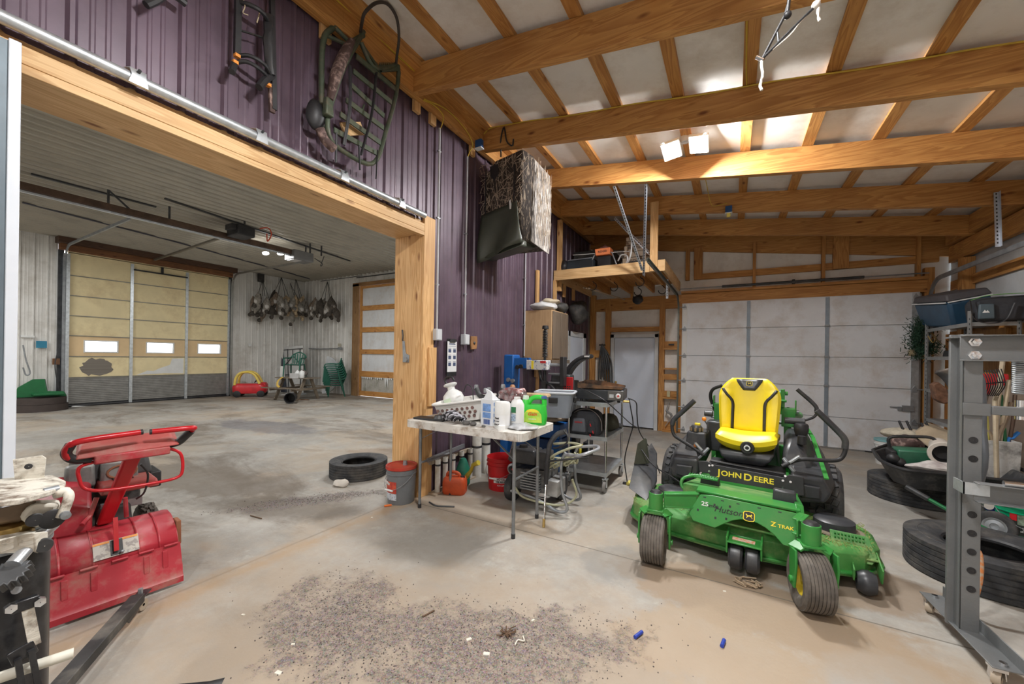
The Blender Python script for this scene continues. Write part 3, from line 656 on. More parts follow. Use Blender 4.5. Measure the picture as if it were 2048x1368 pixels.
text('beam_lettering', 'Z', .042, Mf @ Matrix.Translation((.165, .012, n_)), YTX, mw, bold=True, sx=1.1); text('beam_lettering', 'TRAK', .032, Mf @ Matrix.Translation((.235, .008, n_)), YTX, mw, bold=True, sx=1.1)
# frame floor, black front panel with the maker's name
MB().loft([[(-.30, -.56, .47), (.44, -.56, .45), (.44, -.56, .36), (-.30, -.56, .36)], [(-.33, -1.0, .53), (.43, -1.0, .52), (.43, -1.0, .43), (-.33, -1.0, .45)]]).build('floor_pan', GRNG, mw, bevel=.006)
MB().box2((-.29, -.575, .40), (.44, -.565, .485)).build('cross_panel', GRN, mw)
MB().box((-.02, -.582, .435), (.18, .006, .04)).build('info_plate', GALV, mw)
Mp = Matrix.Translation((.09, -.55, .545)) @ rotm(math.radians(80))
MB(Mp).prism([(-.385, .075), (-.31, .085), (-.27, .065), (.26, .045), (.29, .075), (.385, .07), (.39, -.07), (.32, -.085), (-.26, -.075), (-.29, -.02), (-.37, -.02)], .014).build('front_panel', BLK, mw, bevel=.004)
text('panel_lettering', 'J', .078, Mp @ Matrix.Translation((-.212, .0, .008)), YTX, mw, bold=True, sx=1.1); text('panel_lettering', 'OHN', .062, Mp @ Matrix.Translation((-.118, .0, .008)), YTX, mw, bold=True, sx=1.1)
text('panel_lettering', 'D', .078, Mp @ Matrix.Translation((.005, -.002, .008)), YTX, mw, bold=True, sx=1.1); text('panel_lettering', 'EERE', .062, Mp @ Matrix.Translation((.118, -.004, .008)), YTX, mw, bold=True, sx=1.1)
for x, z in ((-.29, .05), (-.29, .0), (-.265, .055), (.25, .02), (.25, -.035), (.3, .02), (.265, .06)): MB(Mp).cyl((x, z, .006), (x, z, .014), .009, 10).build('bolt', CHROME, mw)
# step loop and foot pads
MB().tube(smoothpath([(-.19, -1.0, .46), (-.33, -.98, .48), (-.34, -.95, .55), (-.25, -.88, .575), (-.12, -.86, .57)], 6), .013).build('step_loop', GRN, mw)
mb = MB().box((-.20, -.87, .57), (.22, .06, .012))
for i in range(12): mb.tbox((-.3+i*.018, -.87, .582), (.01, .05, .014), .4)
mb.build('step_tread', GRN, mw, smooth=False)
MB().tbox((-.16, -.78, .50), (.16, .1, .12), .8).build('foot_pad', MBK, mw, bevel=.01)
MB().tbox((.35, -.93, .53), (.15, .08, .13), .9).build('foot_pad', MBK, mw, bevel=.012)
MB().loft([[(.41, -1.0, .44), (.46, -1.0, .43), (.47, -1.2, .42), (.43, -1.24, .43)], [(.40, -.62, .5), (.44, -.62, .48), (.46, -1.05, .54), (.41, -1.05, .545)]]).build('side_rail', GRN, mw, bevel=.006)
# ---- mower deck: long stamped shell with rounded ends
def deck_ring(z, g):
    x0_, x1_, yf, yb = -.83-g, .90+g, -1.02-g, -.24+g
    p = [(x0_+.0, -.62, z), (x0_+.05, -.85, z), (x0_+.25, yf+.02, z), (-.2, yf-.02, z), (.2, yf-.04, z), (.55, yf+.02, z), (.80, yf+.12, z), (x1_, -.72, z), (x1_, -.45, z), (.78, yb, z), (.5, yb+.05, z), (.1, yb+.06, z), (-.4, yb+.05, z), (-.7, yb, z)]
    return p
MB().loft([deck_ring(.09, .02), deck_ring(.115, .02), deck_ring(.12, 0), deck_ring(.235, 0), deck_ring(.262, -.03), deck_ring(.27, -.07)]).build('mower_deck', GRNG, mw, bevel=.008)
MB().loft([deck_ring(.105, .028), deck_ring(.125, .028)]).build('deck_rim', GRN, mw, bevel=.004)
for x, y in ((.66, -.60), (-.49, -.62)):
    mb = MB().lathe([(.001, .05), (.10, .05), (.125, .035), (.13, -.04)], (x, y, .31), n=28); mb.build('pulley_cover', MBK, mw)
    MB().lathe([(.001, .0), (.155, 0), (.16, -.008)], (x+.02, y-.03, .285), n=28).build('cover_flange', mat('dusty_brown', (.17, .14, .1), .8), mw)
MB().lathe([(.001, .05), (.14, .04), (.15, -.04)], (.1, -.55, .32), n=28).build('pulley_cover', MBK, mw)
# clippings on the deck
CLIP = mat('grass_clippings', (.30, .30, .11), .9, col2=(.16, .24, .05), vscale=30)
mb = MB(); rr = random.Random(11)
for i in range(900):
    t = rr.random(); x = rr.choice([rr.uniform(.45, .86), rr.uniform(-.8, -.3), rr.uniform(.5, .86)]); y = rr.uniform(-.93, -.35); a = rr.uniform(0, PI); l = rr.uniform(.008, .022)
    mb.bar((x, y, .272), (x+math.cos(a)*l, y+math.sin(a)*l, .274+rr.uniform(0, .012)), .003, .002)
mb.build('clippings', CLIP, mw, smooth=False)['kind'] = 'stuff'
# anti-scalp rollers with brackets
mb = MB().bar((.015, -1.08, .235), (.015, -1.24, .215), .012, .12).bar((.225, -1.08, .235), (.225, -1.24, .215), .012, .12).box2((.01, -1.245, .235), (.23, -1.10, .248)).box2((.01, -1.11, .16), (.23, -1.098, .25)); mb.build('roller_bracket', GRN, mw, bevel=.004)
MB().box((.115, -1.175, .2505), (.14, .05, .003)).build('warning_decal', mat('decal_cream', (.7, .6, .5), .5, col2=(.75, .3, .15), vscale=60, thr=(.45, .55)), mw)
for x in (.068, .172): MB().lathe([(.02, -.045), (.07, -.045), (.088, -.03), (.092, 0), (.088, .03), (.07, .045), (.02, .045)], (x, -1.17, .125), 'X', 24).build('deck_roller', MBK, mw)
MB().lathe([(.02, -.05), (.055, -.05), (.075, -.02), (.078, .01), (.06, .05), (.02, .05)], (.80, -.96, .085), 'X', 20).build('deck_roller', MBK, mw)
mb = MB().bar((.735, -.86, .16), (.735, -1.0, .13), .01, .08).bar((.87, -.78, .19), (.88, -.96, .14), .01, .1).box2((.735, -.88, .2), (.875, -.80, .21)); mb.build('roller_bracket', GRNG, mw, bevel=.003)
Ms = Matrix.Translation((.74, -.83, .24)) @ rotm(math.radians(60))
MB(Ms).prism([(-.12, .1), (.09, .1), (.13, -.03), (.10, -.08), (-.1, -.08)], .02).build('deck_step', GRNG, mw, bevel=.004)
mb = MB(Ms)
for j in range(2):
    for i in range(9): mb.tbox((-.09+i*.019, .055+j*.025, .018), (.012, .016, .018), .4)
mb.build('step_teeth', GRN, mw, smooth=False)
text('deck_lettering', '7', .05, Ms @ Matrix.Translation((-.045, -.03, .012)), mat('decal_orange', (.75, .3, .03), .5), mw, bold=True); text('deck_lettering', 'IRON', .03, Ms @ Matrix.Translation((.03, -.04, .012)), mat('decal_dull_yellow', (.55, .42, .05), .5), mw, bold=True)
# discharge chute: folded up rubber flap on the viewer's left
mb = MB(); mb.loft([[(-.66, -.86, .27), (-.86, -.74, .31), (-.93, -.35, .46), (-.87, .05, .60), (-.80, .0, .52), (-.70, -.4, .33)], [(-.65, -.85, .255), (-.845, -.73, .30), (-.91, -.34, .445), (-.86, .04, .58), (-.79, -.01, .505), (-.69, -.39, .315)]]); mb.build('discharge_chute', MBK, mw, bevel=.006)
MB().loft([[(-.93, -.38, .44), (-.90, -.36, .66), (-.84, -.30, .72), (-.80, -.32, .46)], [(-.91, -.34, .44), (-.88, -.32, .64), (-.83, -.27, .70), (-.79, -.29, .46)]]).build('chute_flap', mat('flap_olive', (.06, .065, .045), .6), mw, bevel=.004)
MB().tube(smoothpath([(-.86, -.35, .6), (-.7, -.5, .5), (-.45, -.8, .50), (-.25, -1.0, .47)], 6), .006).build('chute_cable', BLK, mw)
# ---- engine deck, fenders, tanks
def fender(s, parent):
    c = .0 if s > 0 else .0
    def X(x): return x*s + (.055 if s > 0 else .04)
    o = MB().loft([[(X(.34), -.52, .62), (X(.55), -.50, .60), (X(.60), -.46, .50), (X(.56), -.48, .42), (X(.40), -.50, .40), (X(.33), -.50, .5)],
                   [(X(.34), -.30, .66), (X(.58), -.30, .64), (X(.64), -.26, .52), (X(.60), -.25, .40), (X(.40), -.3, .38), (X(.33), -.32, .5)],
                   [(X(.32), -.1, .74), (X(.56), -.1, .72), (X(.63), -.05, .60), (X(.60), 0, .55), (X(.40), 0, .5), (X(.32), -.05, .55)],
                   [(X(.32), .3, .80), (X(.54), .3, .78), (X(.60), .3, .66), (X(.56), .3, .60), (X(.40), .3, .55), (X(.32), .3, .60)]]).build('fender', MBK, parent, bevel=.02, seg=3)
    MB().loft([[(X(.38), -.515, .56), (X(.53), -.508, .55), (X(.53), -.50, .45), (X(.40), -.51, .44)], [(X(.39), -.53, .55), (X(.52), -.52, .54), (X(.52), -.515, .46), (X(.41), -.52, .45)]]).build('fender_ridge', MBK, o, bevel=.004)
fender(-1, mw); fender(1, mw)
MB().loft([[(.32, -.34, .62), (.55, -.34, .60), (.62, -.1, .6), (.60, .3, .66), (.34, .3, .66)], [(.34, -.30, .75), (.50, -.30, .72), (.55, -.08, .78), (.54, .26, .82), (.34, .26, .82)], [(.37, -.18, .84), (.46, -.18, .83), (.50, -.02, .87), (.50, .2, .90), (.37, .2, .90)]]).build('fuel_tank', MBK, mw, bevel=.03, seg=3)
MB().lathe([(.001, .05), (.045, .045), (.055, .03), (.055, -.02), (.045, -.06)], (.47, -.02, .93), n=20).build('fuel_cap', BLK, mw)
MB().lathe([(.001, .03), (.03, .03), (.035, -.04)], (.47, -.2, .86), n=16).build('tank_plug', BLK, mw)
MB().bar((.62, -.5, .62), (.56, .1, .84), .03, .012).bar((.56, .1, .84), (.52, .25, .9), .03, .012).build('fender_trim', GRN, mw)
MB().tbox((-.36, -.12, .72), (.2, .34, .22), .85).build('control_console', MBK, mw, bevel=.015)
MB().tbox((-.24, .12, .76), (.16, .2, .3), .9).build('battery_cover', MBK, mw, bevel=.015)
kd = MB().lathe([(.001, .045), (.04, .04), (.055, .02), (.055, -.02), (.05, -.03)], (-.37, -.2, .85), n=20).build('height_dial', MBK, mw)
mb = MB()
for i in range(8): a = PI*i/4; mb.cyl((-.37+.05*math.cos(a), -.2+.05*math.sin(a), .835), (-.37+.05*math.cos(a), -.2+.05*math.sin(a), .87), .012, 8)
mb.build('dial_grip', mat('dial_bronze', (.25, .18, .1), .5), kd); MB().box((-.36, -.2, .90), (.05, .03, .025)).build('yellow_knob', YLW, mw, bevel=.006)
MB().tube([(-.27, -.22, .82), (-.27, -.2, .9), (-.30, -.18, .94)], .006).build('throttle_lever', BLK, mw); MB().sph((-.305, -.18, .955), .021).build('throttle_knob', mat('knob_orange', (.8, .25, .02), .4), mw)
MB().tube([(-.3, -.42, .62), (-.33, -.42, .72)], .014).build('parking_lever', BLK, mw); MB().sph((-.335, -.42, .73), .02).build('parking_knob', mat('knob_rust', (.5, .16, .04), .4), mw)
# engine behind the seat
MB().tbox((.07, .55, .62), (.5, .42, .36), .85).build('engine', MBK, mw, bevel=.03)
MB().lathe([(.001, .06), (.12, .05), (.16, 0)], (.07, .6, .8), n=24).build('engine_fan_cover', MBK, mw)
MB().box2((-.30, -.45, .36), (.42, .75, .46)).build('chassis', GRN, mw, bevel=.01)
MB().box2((-.36, .72, .3), (.50, .8, .62)).build('rear_bumper', GRN, mw, bevel=.01)
for s, x in ((-1, -.22), (1, .37)):
    MB().box2((x-.03, .22, .45), (x+.03, .29, .95)).build('roll_bar_post', GRN, mw, bevel=.006)
    MB().box2((x-.05, .20, .90), (x+.06, .31, 1.08)).box((x-.055, .25, 1.1), (.012, .09, .12)).box((x+.062, .25, 1.1), (.012, .09, .12)).build('roll_bar_bracket', GRN, mw, bevel=.006)
    for z in (1.05, .93): MB().cyl((x-.08, .24, z), (x+.09, .24, z), .015, 10).build('pin', STEEL, mw)
MB().tube(smoothpath([(.37, .28, 1.06), (.43, .45, 1.0), (.48, .8, .95), (.45, 1.0, .95), (.2, 1.05, .95), (-.1, 1.05, .95), (-.33, 1.0, .95), (-.34, .8, .95), (-.27, .45, 1.0), (-.22, .28, 1.06)], 5), .028).build('folded_roll_bar', GRN, mw)
MB().box2((.31, .23, 1.08), (.345, .30, 1.26)).cyl((.29, .26, 1.22), (.37, .26, 1.22), .02, 10).cyl((.30, .2, 1.15), (.36, .2, 1.15), .014, 8).build('roll_bar_latch', GRN, mw, bevel=.004)
MB().tube(smoothpath([(-.25, .3, .95), (-.31, .26, 1.12), (-.29, .24, 1.22), (-.2, .22, 1.27)], 5), .017).build('hose_grip', BLK, mw)
for x, dx in ((-.27, -.06), (.38, .12)): MB().tube([(x-dx*.3, .0, .99), (x+dx, -.0, .99)], .03, 14).build('armrest_pivot', MBK, mw, bevel=.006)
# lap bars
def lever(pts, grip, r=.016):
    o = MB().tube(smoothpath(pts, 6), r, 12).build('lap_bar', BLK, mw); MB().tube(smoothpath(grip, 6), r+.007, 14).build('grip', MBK, o)
    return o
lever([(-.27, -.44, .66), (-.36, -.42, .71), (-.48, -.38, .76), (-.545, -.36, .80), (-.565, -.35, .9), (-.52, -.35, .98), (-.37, -.35, 1.14)], [(-.566, -.35, .89), (-.545, -.35, .95), (-.47, -.35, 1.03), (-.365, -.35, 1.145)])
lever([(.33, -.45, .66), (.46, -.42, .73), (.66, -.38, .745), (.725, -.36, .78), (.745, -.35, .88), (.70, -.35, .98), (.565, -.35, 1.13)], [(.742, -.35, .85), (.74, -.35, .92), (.69, -.35, .99), (.56, -.35, 1.135)])
MB().tube(smoothpath([(.40, .15, .95), (.46, .15, .97), (.57, .18, 1.02), (.59, .2, 1.1), (.55, .2, 1.17), (.44, .2, 1.27)], 6), .011).build('rear_hand_bar', BLK, mw)
MB().tube(smoothpath([(.59, .2, 1.07), (.575, .2, 1.13), (.44, .2, 1.27)], 6), .018).build('grip', MBK, mw)
for x, s in ((-.25, 1), (.36, -1)): MB().bar((x+.06*s*-1, -.44, .62), (x+.02*s, -.4, .72), .03, .02).bar((x-.02*s, -.47, .70), (x-.09*s, -.44, .76), .025, .018).build('lever_bracket', STEEL, mw, bevel=.004)
# ---- seat
def smooth_slab(fn, nu, nv, name, m, parent, thick=.1):
    """closed cushion: fn(u,v)->(x,y,z,nx,ny,nz half thickness)"""
    mb = MB(); F = []; B = []
    for i in range(nu+1):
        fr, br = [], []
        for j in range(nv+1):
            p, nrm, t = fn(i/nu, j/nv); fr.append(mb._v(Vector(p)+Vector(nrm)*t)); br.append(mb._v(Vector(p)-Vector(nrm)*t))
        F.append(fr); B.append(br)
    for i in range(nu):
        for j in range(nv):
            mb.face([F[i][j], F[i+1][j], F[i+1][j+1], F[i][j+1]]); mb.face([B[i][j], B[i][j+1], B[i+1][j+1], B[i+1][j]])
    for i in range(nu):
        mb.face([F[i][0], B[i][0], B[i+1][0], F[i+1][0]]); mb.face([F[i][nv], F[i+1][nv], B[i+1][nv], B[i][nv]])
    for j in range(nv):
        mb.face([F[0][j], F[0][j+1], B[0][j+1], B[0][j]]); mb.face([F[nu][j], B[nu][j], B[nu][j+1], F[nu][j+1]])
    return mb.build(name, m, parent)
def edge(u, v, k=3.): return max(0., 1-abs(2*u-1)**k)**.5*max(0., 1-abs(2*v-1)**k)**.5
SXC = .06
def bw(v):      # half width of the backrest at height v
    return .262-.03*(1-v)*(1-v) - (.115*max(0, (v-.62)/.38)**2.2) + .0
def backf(u, v):
    s = 2*u-1; x = SXC+s*bw(v); z = .84+v*.52; y = -.02+.12*v-.07*abs(s)**2*(1-v*.3)
    t = .018+.045*edge(u, v, 6)+.012*(abs(s) > .55)*(v < .75)*edge(u, v, 5)
    return (x, y, z), (0, -1, .2), t
smooth_slab(backf, 22, 20, 'seat_back', YLW, mw)
def cushf(u, v):
    s = 2*u-1; x = SXC+s*(.255-.02*(1-v)); y = -.40+v*.42; z = .80-.02*v+.045*abs(s)**2.2+.02*(1-v)*0
    return (x, y-.03*(1-abs(s)**2)*(v < .01), z), (0, -.1, 1), .02+.065*edge(u, v, 5)
smooth_slab(cushf, 20, 12, 'seat_cushion', YLW, mw)
MB().loft([[(-.16, -.36, .72), (.28, -.36, .72), (.30, .05, .74), (-.18, .05, .74)], [(-.13, -.38, .66), (.25, -.38, .66), (.26, .05, .64), (-.14, .05, .64)], [(-.08, -.34, .60), (.20, -.34, .60), (.2, .05, .6), (-.08, .05, .6)]]).build('seat_base', MBK, mw, bevel=.02, seg=3)
MB().box2((-.22, -.48, .56), (.36, -.2, .6)).cyl((-.2, -.47, .62), (.35, -.47, .60), .012, 8).build('seat_slide', BLK, mw)
# seat details follow the front of the back
def onback(x, z, d=.0):
    v = (z-.84)/.52; s = (x-SXC)/bw(v); p, nrm, t = backf((s+1)/2, v); return Vector(p)+Vector((0, -1, .2))*(t+d)
def strip(pts, wd, name, m):
    mb = MB(); P = smoothpath([Vector((x, 0, z)) for x, z in pts], 8); prev = None
    for i, p in enumerate(P):
        d = (P[min(i+1, len(P)-1)]-P[max(i-1, 0)]).normalized(); nn = Vector((d.z, 0, -d.x))*wd/2
        a = onback(p.x+nn.x, p.z+nn.z, .004); b_ = onback(p.x-nn.x, p.z-nn.z, .004); q = (mb._v(a), mb._v(b_))
        if prev: mb.face([prev[0], prev[1], q[1], q[0]])
        prev = q
    return mb.build(name, m, mw, solid=.006)
strip([(-.165, 1.25), (-.125, 1.19), (-.075, 1.12), (-.07, 1.0), (-.07, .86)], .022, 'seat_piping', BLK)
strip([(.285, 1.25), (.245, 1.19), (.195, 1.12), (.19, 1.0), (.19, .86)], .022, 'seat_piping', BLK)
mb = MB(); rows = []
for z, h in ((1.345, .112), (1.32, .105), (1.29, .088), (1.26, .068), (1.235, .048)): rows.append([mb._v(onback(SXC+h*s, z, .004)) for s in (-1, -.5, 0, .5, 1)])
for A, B_ in zip(rows, rows[1:]):
    for i in range(4): mb.face([A[i], A[i+1], B_[i+1], B_[i]])
hp = mb.build('head_patch', MBK, mw, solid=.006)
badge(face_m(onback(SXC, 1.30, .012), (1, 0, 0), (0, .2, 1)), .026, mw)
MB().lathe([(.001, .012), (.03, .012), (.035, .004), (.05, .004), (.055, -.01)], (SXC+.02, -.445, .775), M=Matrix.Rotation(PI/2, 4, 'X'), n=24).build('adjuster_dial', BLK, mw)
MB().lathe([(.015, .002), (.02, .006), (.025, .002)], (SXC+.02, -.459, .775), M=Matrix.Rotation(PI/2, 4, 'X'), n=18).build('dial_ring', WHITE, mw)
for s in (-1, 1): MB().box((SXC+s*.20, -.2, .835), (.10, .1, .01), rotm(0, -s*.15, 0)).build('cushion_stripe', BLK, mw)
# ================================================================ FOLDING TABLE AND WHAT LIES ON IT
TT = .905
TBL = mat('worn_white_laminate', (.62, .60, .56), .55, var=.12, vscale=5, dirt=(.22, .14, .08), dirtamt=1., dscale=7)
LEGM = mat('grey_leg_steel', (.25, .265, .28), .4, .7, var=.2)
tb = thing('folding_table', 'worn dirty white folding table with bent grey steel legs beside the wooden post', 'table', (-2.15, 3.17, 0))
x0, x1, y0, y1 = -2.80, -1.50, 2.84, 3.52
def rr_rect(x0, x1, y0, y1, r, n=5):
    p = []
    for cx, cy, a0 in ((x1-r, y0+r, -PI/2), (x1-r, y1-r, 0), (x0+r, y1-r, PI/2), (x0+r, y0+r, PI)):
        for i in range(n+1): a = a0+PI/2*i/n; p.append((cx+r*math.cos(a), cy+r*math.sin(a)))
    return p
MB().prism(rr_rect(x0, x1, y0, y1, .06), .02, Matrix.Translation((0, 0, TT-.01))).build('tabletop', TBL, tb, bevel=.004)
mb = MB(); P = rr_rect(x0, x1, y0, y1, .06)
for (a, b_) in zip(P, P[1:]+P[:1]): mb.bar((a[0], a[1], TT-.035), (b_[0], b_[1], TT-.035), .012, .068)
mb.build('table_skirt', TBL, tb)
for (lx, ly) in ((-1.60, 2.90), (-1.61, 3.38), (-2.735, 2.99), (-2.71, 3.45)):
    lg = MB().tube([(lx, ly, .03), (lx, ly, TT-.03)], .015, 12).build('leg', LEGM, tb); MB().cyl((lx, ly, 0), (lx, ly, .04), .018, 12).build('foot_cap', BLK, lg)
for (lx, ya, yb, z) in ((-1.605, 2.90, 3.38, .49), (-2.72, 2.99, 3.45, .46)): MB().tube([(lx, ya, z), (lx, yb, z)], .012, 10).build('cross_tube', LEGM, tb)
for a, b_ in (((-1.61, 2.92, .66), (-1.98, 3.0, TT-.03)), ((-1.61, 3.36, .66), (-1.98, 3.3, TT-.03)), ((-2.73, 3.01, .7), (-2.40, 3.05, TT-.03))): MB().bar(a, b_, .02, .006).build('brace', LEGM, tb)
# laundry basket, tilted
PLW = mat('basket_white', (.72, .72, .70), .4, var=.04)
Mb = Matrix.Translation((-2.34, 3.24, TT+.005)) @ rotm(math.radians(4), math.radians(-9), math.radians(9))
bk = thing('laundry_basket', 'white plastic laundry basket with round holes, tilted on the folding table', 'basket', Mb.translation)
W_, D_, H_ = .30, .19, .19
mb = MB(Mb); n = 48; hole = []
def rring(w, d, z, k=4.): return [(math.copysign(abs(math.cos(t))**(2/k), math.cos(t))*w, math.copysign(abs(math.sin(t))**(2/k), math.sin(t))*d, z) for t in [2*PI*i/n for i in range(n)]]
zs_ = [0, .03, .06, .09, .12, .15, .19]
R_ = [[mb._v(p) for p in rring(W_*(.82+.18*z/H_), D_*(.82+.18*z/H_), z)] for z in zs_]
mb.face(R_[0][::-1])
for k in range(6):
    for j in range(n): mb.face([R_[k][j], R_[k][(j+1) % n], R_[k+1][(j+1) % n], R_[k+1][j]])
mb.build('basket_body', PLW, bk, solid=.004)
HOLEM = mat('hole_dark', (.16, .09, .08), .8, var=.5, vscale=20)
mb = MB(Mb)
for row, z in enumerate((.045, .085, .125)):
    for i in range(8):
        xx = -.22+i*.055+.02*(row % 2); s = (.82+.18*z/H_)
        mb.cyl((xx, -D_*s*(1-.04*(abs(xx)/.3)**4)-.005, z), (xx, -D_*s*.97, z), .0155, 14)
mb.build('hole', HOLEM, bk)['kind'] = 'stuff'
mb = MB(Mb); mb.tube([Vector(p) for p in rring(W_+.012, D_+.012, .19)], .011, 8, closed=True, sq=1.); mb.build('rim', PLW, bk)
# things in the basket
sp = thing('sprayer_jug', 'round white sprayer jug with black handle standing in the back of the laundry basket', 'jug', (-2.62, 3.32, 1.02))
Mj = Matrix.Translation((-2.60, 3.36, 1.04)) @ rotm(0, math.radians(-18), 0)
MB(Mj).lathe([(.001, -.06), (.07, -.06), (.105, -.02), (.115, .04), (.10, .09), (.06, .125), (.04, .14), (.04, .17), (.07, .185), (.075, .2), (.06, .21), (.001, .21)], n=28).build('jug_body', WHITE, sp)
MB(Mj).tube(smoothpath([(-.04, 0, .2), (-.055, 0, .255), (-.02, 0, .285), (.04, 0, .275), (.065, 0, .225)], 5), .011).build('handle', BLK, sp)
MB(Mj).box((.0, -.112, .02), (.09, .006, .05)).build('label_sticker', mat('pale_green_label', (.55, .65, .5), .6), sp)
MB(Mj).sph((-.09, -.08, .0), .017).build('drain_plug', mat('plug_red', (.6, .1, .03), .5), sp)
tag(MB().tube(smoothpath([(-2.48, 3.36, 1.16), (-2.42, 3.33, 1.24), (-2.34, 3.32, 1.2), (-2.30, 3.3, 1.06), (-2.2, 3.3, 1.12)], 6), .006).build('sprayer_hose', BLK), 'thin black hose curling up out of the laundry basket', 'hose')
ft = thing('metal_fitting', 'dark worn metal fitting with three knobs sticking out of the laundry basket', 'fitting', (-2.2, 3.42, 1.1))
MB().tube(smoothpath([(-2.36, 3.42, 1.20), (-2.30, 3.42, 1.12), (-2.16, 3.42, 1.10), (-2.06, 3.42, 1.14), (-2.03, 3.42, 1.22)], 6), .028).build('casting', DKST, ft)
for p in ((-2.36, 3.42, 1.21), (-2.24, 3.42, 1.18), (-2.2, 3.42, 1.19), (-2.03, 3.42, 1.23)): MB().lathe([(.001, .03), (.02, .028), (.024, .01), (.024, -.02)], p, n=12).build('knob', STEEL, ft)
# carton
def pick(px, py, y): return aty(px, py, y)
def cap_box(): pass
c = thing('bleach_carton', 'blue and white cardboard carton with crumpled top on the folding table', 'carton', (-1.95, 3.06, TT), math.radians(-8), world=False)
CART = mat('carton_white', (.68, .70, .73), .5, var=.05); CBL = mat('carton_blue', (.16, .30, .60), .5, var=.25, vscale=30)
MB().tbox((0, 0, .12), (.15, .10, .24), 1.).build('carton_body', CART, c, bevel=.003)
MB().loft([[(-.05, -.045, .24), (.06, -.045, .24), (.06, .05, .24), (-.05, .05, .24)], [(-.02, -.03, .30), (.045, -.03, .285), (.045, .0, .285), (-.02, .0, .3)], [(-.035, -.03, .335), (.03, -.03, .31), (.03, -.015, .31), (-.035, -.015, .335)]]).build('carton_top', CART, c)
for z, h in ((.165, .07), (.095, .05)): MB().box((-.0, -.0515, z), (.095, .002, h)).build('blue_panel', CBL, c)
mb = MB(); rr = random.Random(2)
for i in range(14): mb.box((-.035+i*.0055, -.0515, .035), (rr.choice([.002, .003]), .002, .045))
mb.build('bar_code', mat('ink_blue', (.05, .1, .3), .6), c, smooth=False)
for z in (.2, .15, .1, .05): MB().box((.076, 0, z), (.002, .08, .028)).build('side_lettering', CBL, c)
# white bottles
c = thing('white_canister', 'tall plain white canister with handwriting, with its cap off, on the folding table', 'bottle', (-1.775, 2.985, TT), math.radians(-12), world=False)
MB().lathe([(.001, 0), (.065, 0), (.07, .01), (.07, .22), (.06, .235), (.001, .24)], n=28).build('canister_body', WHITE, c)
MB().lathe([(.0708, .03), (.0708, .12)], n=28).build('paper_label', mat('label_paper', (.75, .76, .77), .6, var=.03), c)
for z, t_, s_ in ((.095, 'Total', .024), (.07, 'for water', .016), (.04, 'SEALER', .018)): text('handwriting', t_, s_, Matrix.Translation((.0, -.0728, z)) @ rotm(PI/2), BLK, c, shear=.2, ext=.0015)
c = thing('white_bottle', 'white plastic bottle with a small green label behind the handwritten canister', 'bottle', (-1.70, 3.12, TT), 0, world=False)
MB().lathe([(.001, 0), (.06, 0), (.065, .01), (.065, .20), (.045, .24), (.03, .25), (.03, .27), (.001, .27)], n=24).build('bottle_body', WHITE, c)
MB().box((.0, -.066, .16), (.045, .006, .05)).build('green_label', mat('label_green', (.02, .17, .06), .5), c); MB().box((.0, -.066, .09), (.04, .006, .06)).build('paper_label', mat('label_blue_grey', (.3, .38, .48), .5, var=.5, vscale=60), c)
tag(MB().lathe([(.001, .042), (.03, .042), (.034, .036), (.034, 0), (.03, 0)], (-1.73, 2.895, TT), n=20).build('bottle_cap', WHITE), 'small white screw cap lying upright near the front edge of the folding table', 'cap')
# green jug
GJ = mat('jug_green', (.035, .55, .05), .35, var=.05)
c = thing('detergent_jug', 'bright green laundry detergent jug with a yellow sunburst label on the folding table', 'jug', (-1.63, 3.32, TT), math.radians(15), world=False); c.scale = (1.12, 1.1, 1.05)
MB().loft([[(x*1., y, z) for x, y in [(math.copysign(abs(math.cos(t))**.6, math.cos(t))*w+dx, math.copysign(abs(math.sin(t))**.6, math.sin(t))*d) for t in [2*PI*i/24 for i in range(24)]]] for z, w, d, dx in ((0, .10, .045, 0), (.015, .11, .052, 0), (.08, .115, .055, 0), (.15, .11, .052, -.002), (.18, .105, .045, -.002))]).build('jug_body', GJ, c)
MB().loft([[(math.cos(t)*w+dx, math.sin(t)*d, z) for t in [2*PI*i/16 for i in range(16)]] for z, w, d, dx in ((.17, .038, .04, -.065), (.21, .032, .034, -.068), (.225, .026, .026, -.068))]).build('neck', GJ, c)
MB().tube(smoothpath([(-.045, 0, .19), (-.01, 0, .235), (.05, 0, .245), (.085, 0, .23), (.09, 0, .17)], 5), .021, 12).build('handle', GJ, c)
MB().lathe([(.001, .035), (.024, .033), (.028, 0)], (-.068, 0, .222), n=18).build('clear_cap', mat('milky_cap', (.6, .75, .62), .3), c)
MB().lathe([(.001, .025), (.026, .022), (.028, 0)], (.085, 0, .235), n=18).build('blue_cap', mat('cap_blue', (.05, .12, .3), .4), c)
Ml = Matrix.Translation((0, -.0555, .075)) @ rotm(PI/2)
MB(Ml).prism([(-.08, -.05), (.08, -.05), (.075, .02), (.05, .055), (.0, .068), (-.05, .055), (-.075, .02)], .006).build('label_base', mat('label_lime', (.25, .6, .05), .4, col2=(.6, .75, .1), vscale=8), c)
MB(Ml @ Matrix.Translation((0, .04, .003))).prism([(math.cos(PI*i/12)*.055, math.sin(PI*i/12)*.03) for i in range(13)], .003).build('sunburst', mat('label_yellow', (.85, .75, .05), .4), c)
text('jug_lettering', 'Gain', .042, Ml @ Matrix.Translation((0, .025, .006)), mat('label_red', (.75, .1, .02), .4), c, bold=True, shear=.2); text('jug_lettering', 'ORIGINAL', .014, Ml @ Matrix.Translation((0, -.02, .004)), WHITE, c, bold=True)
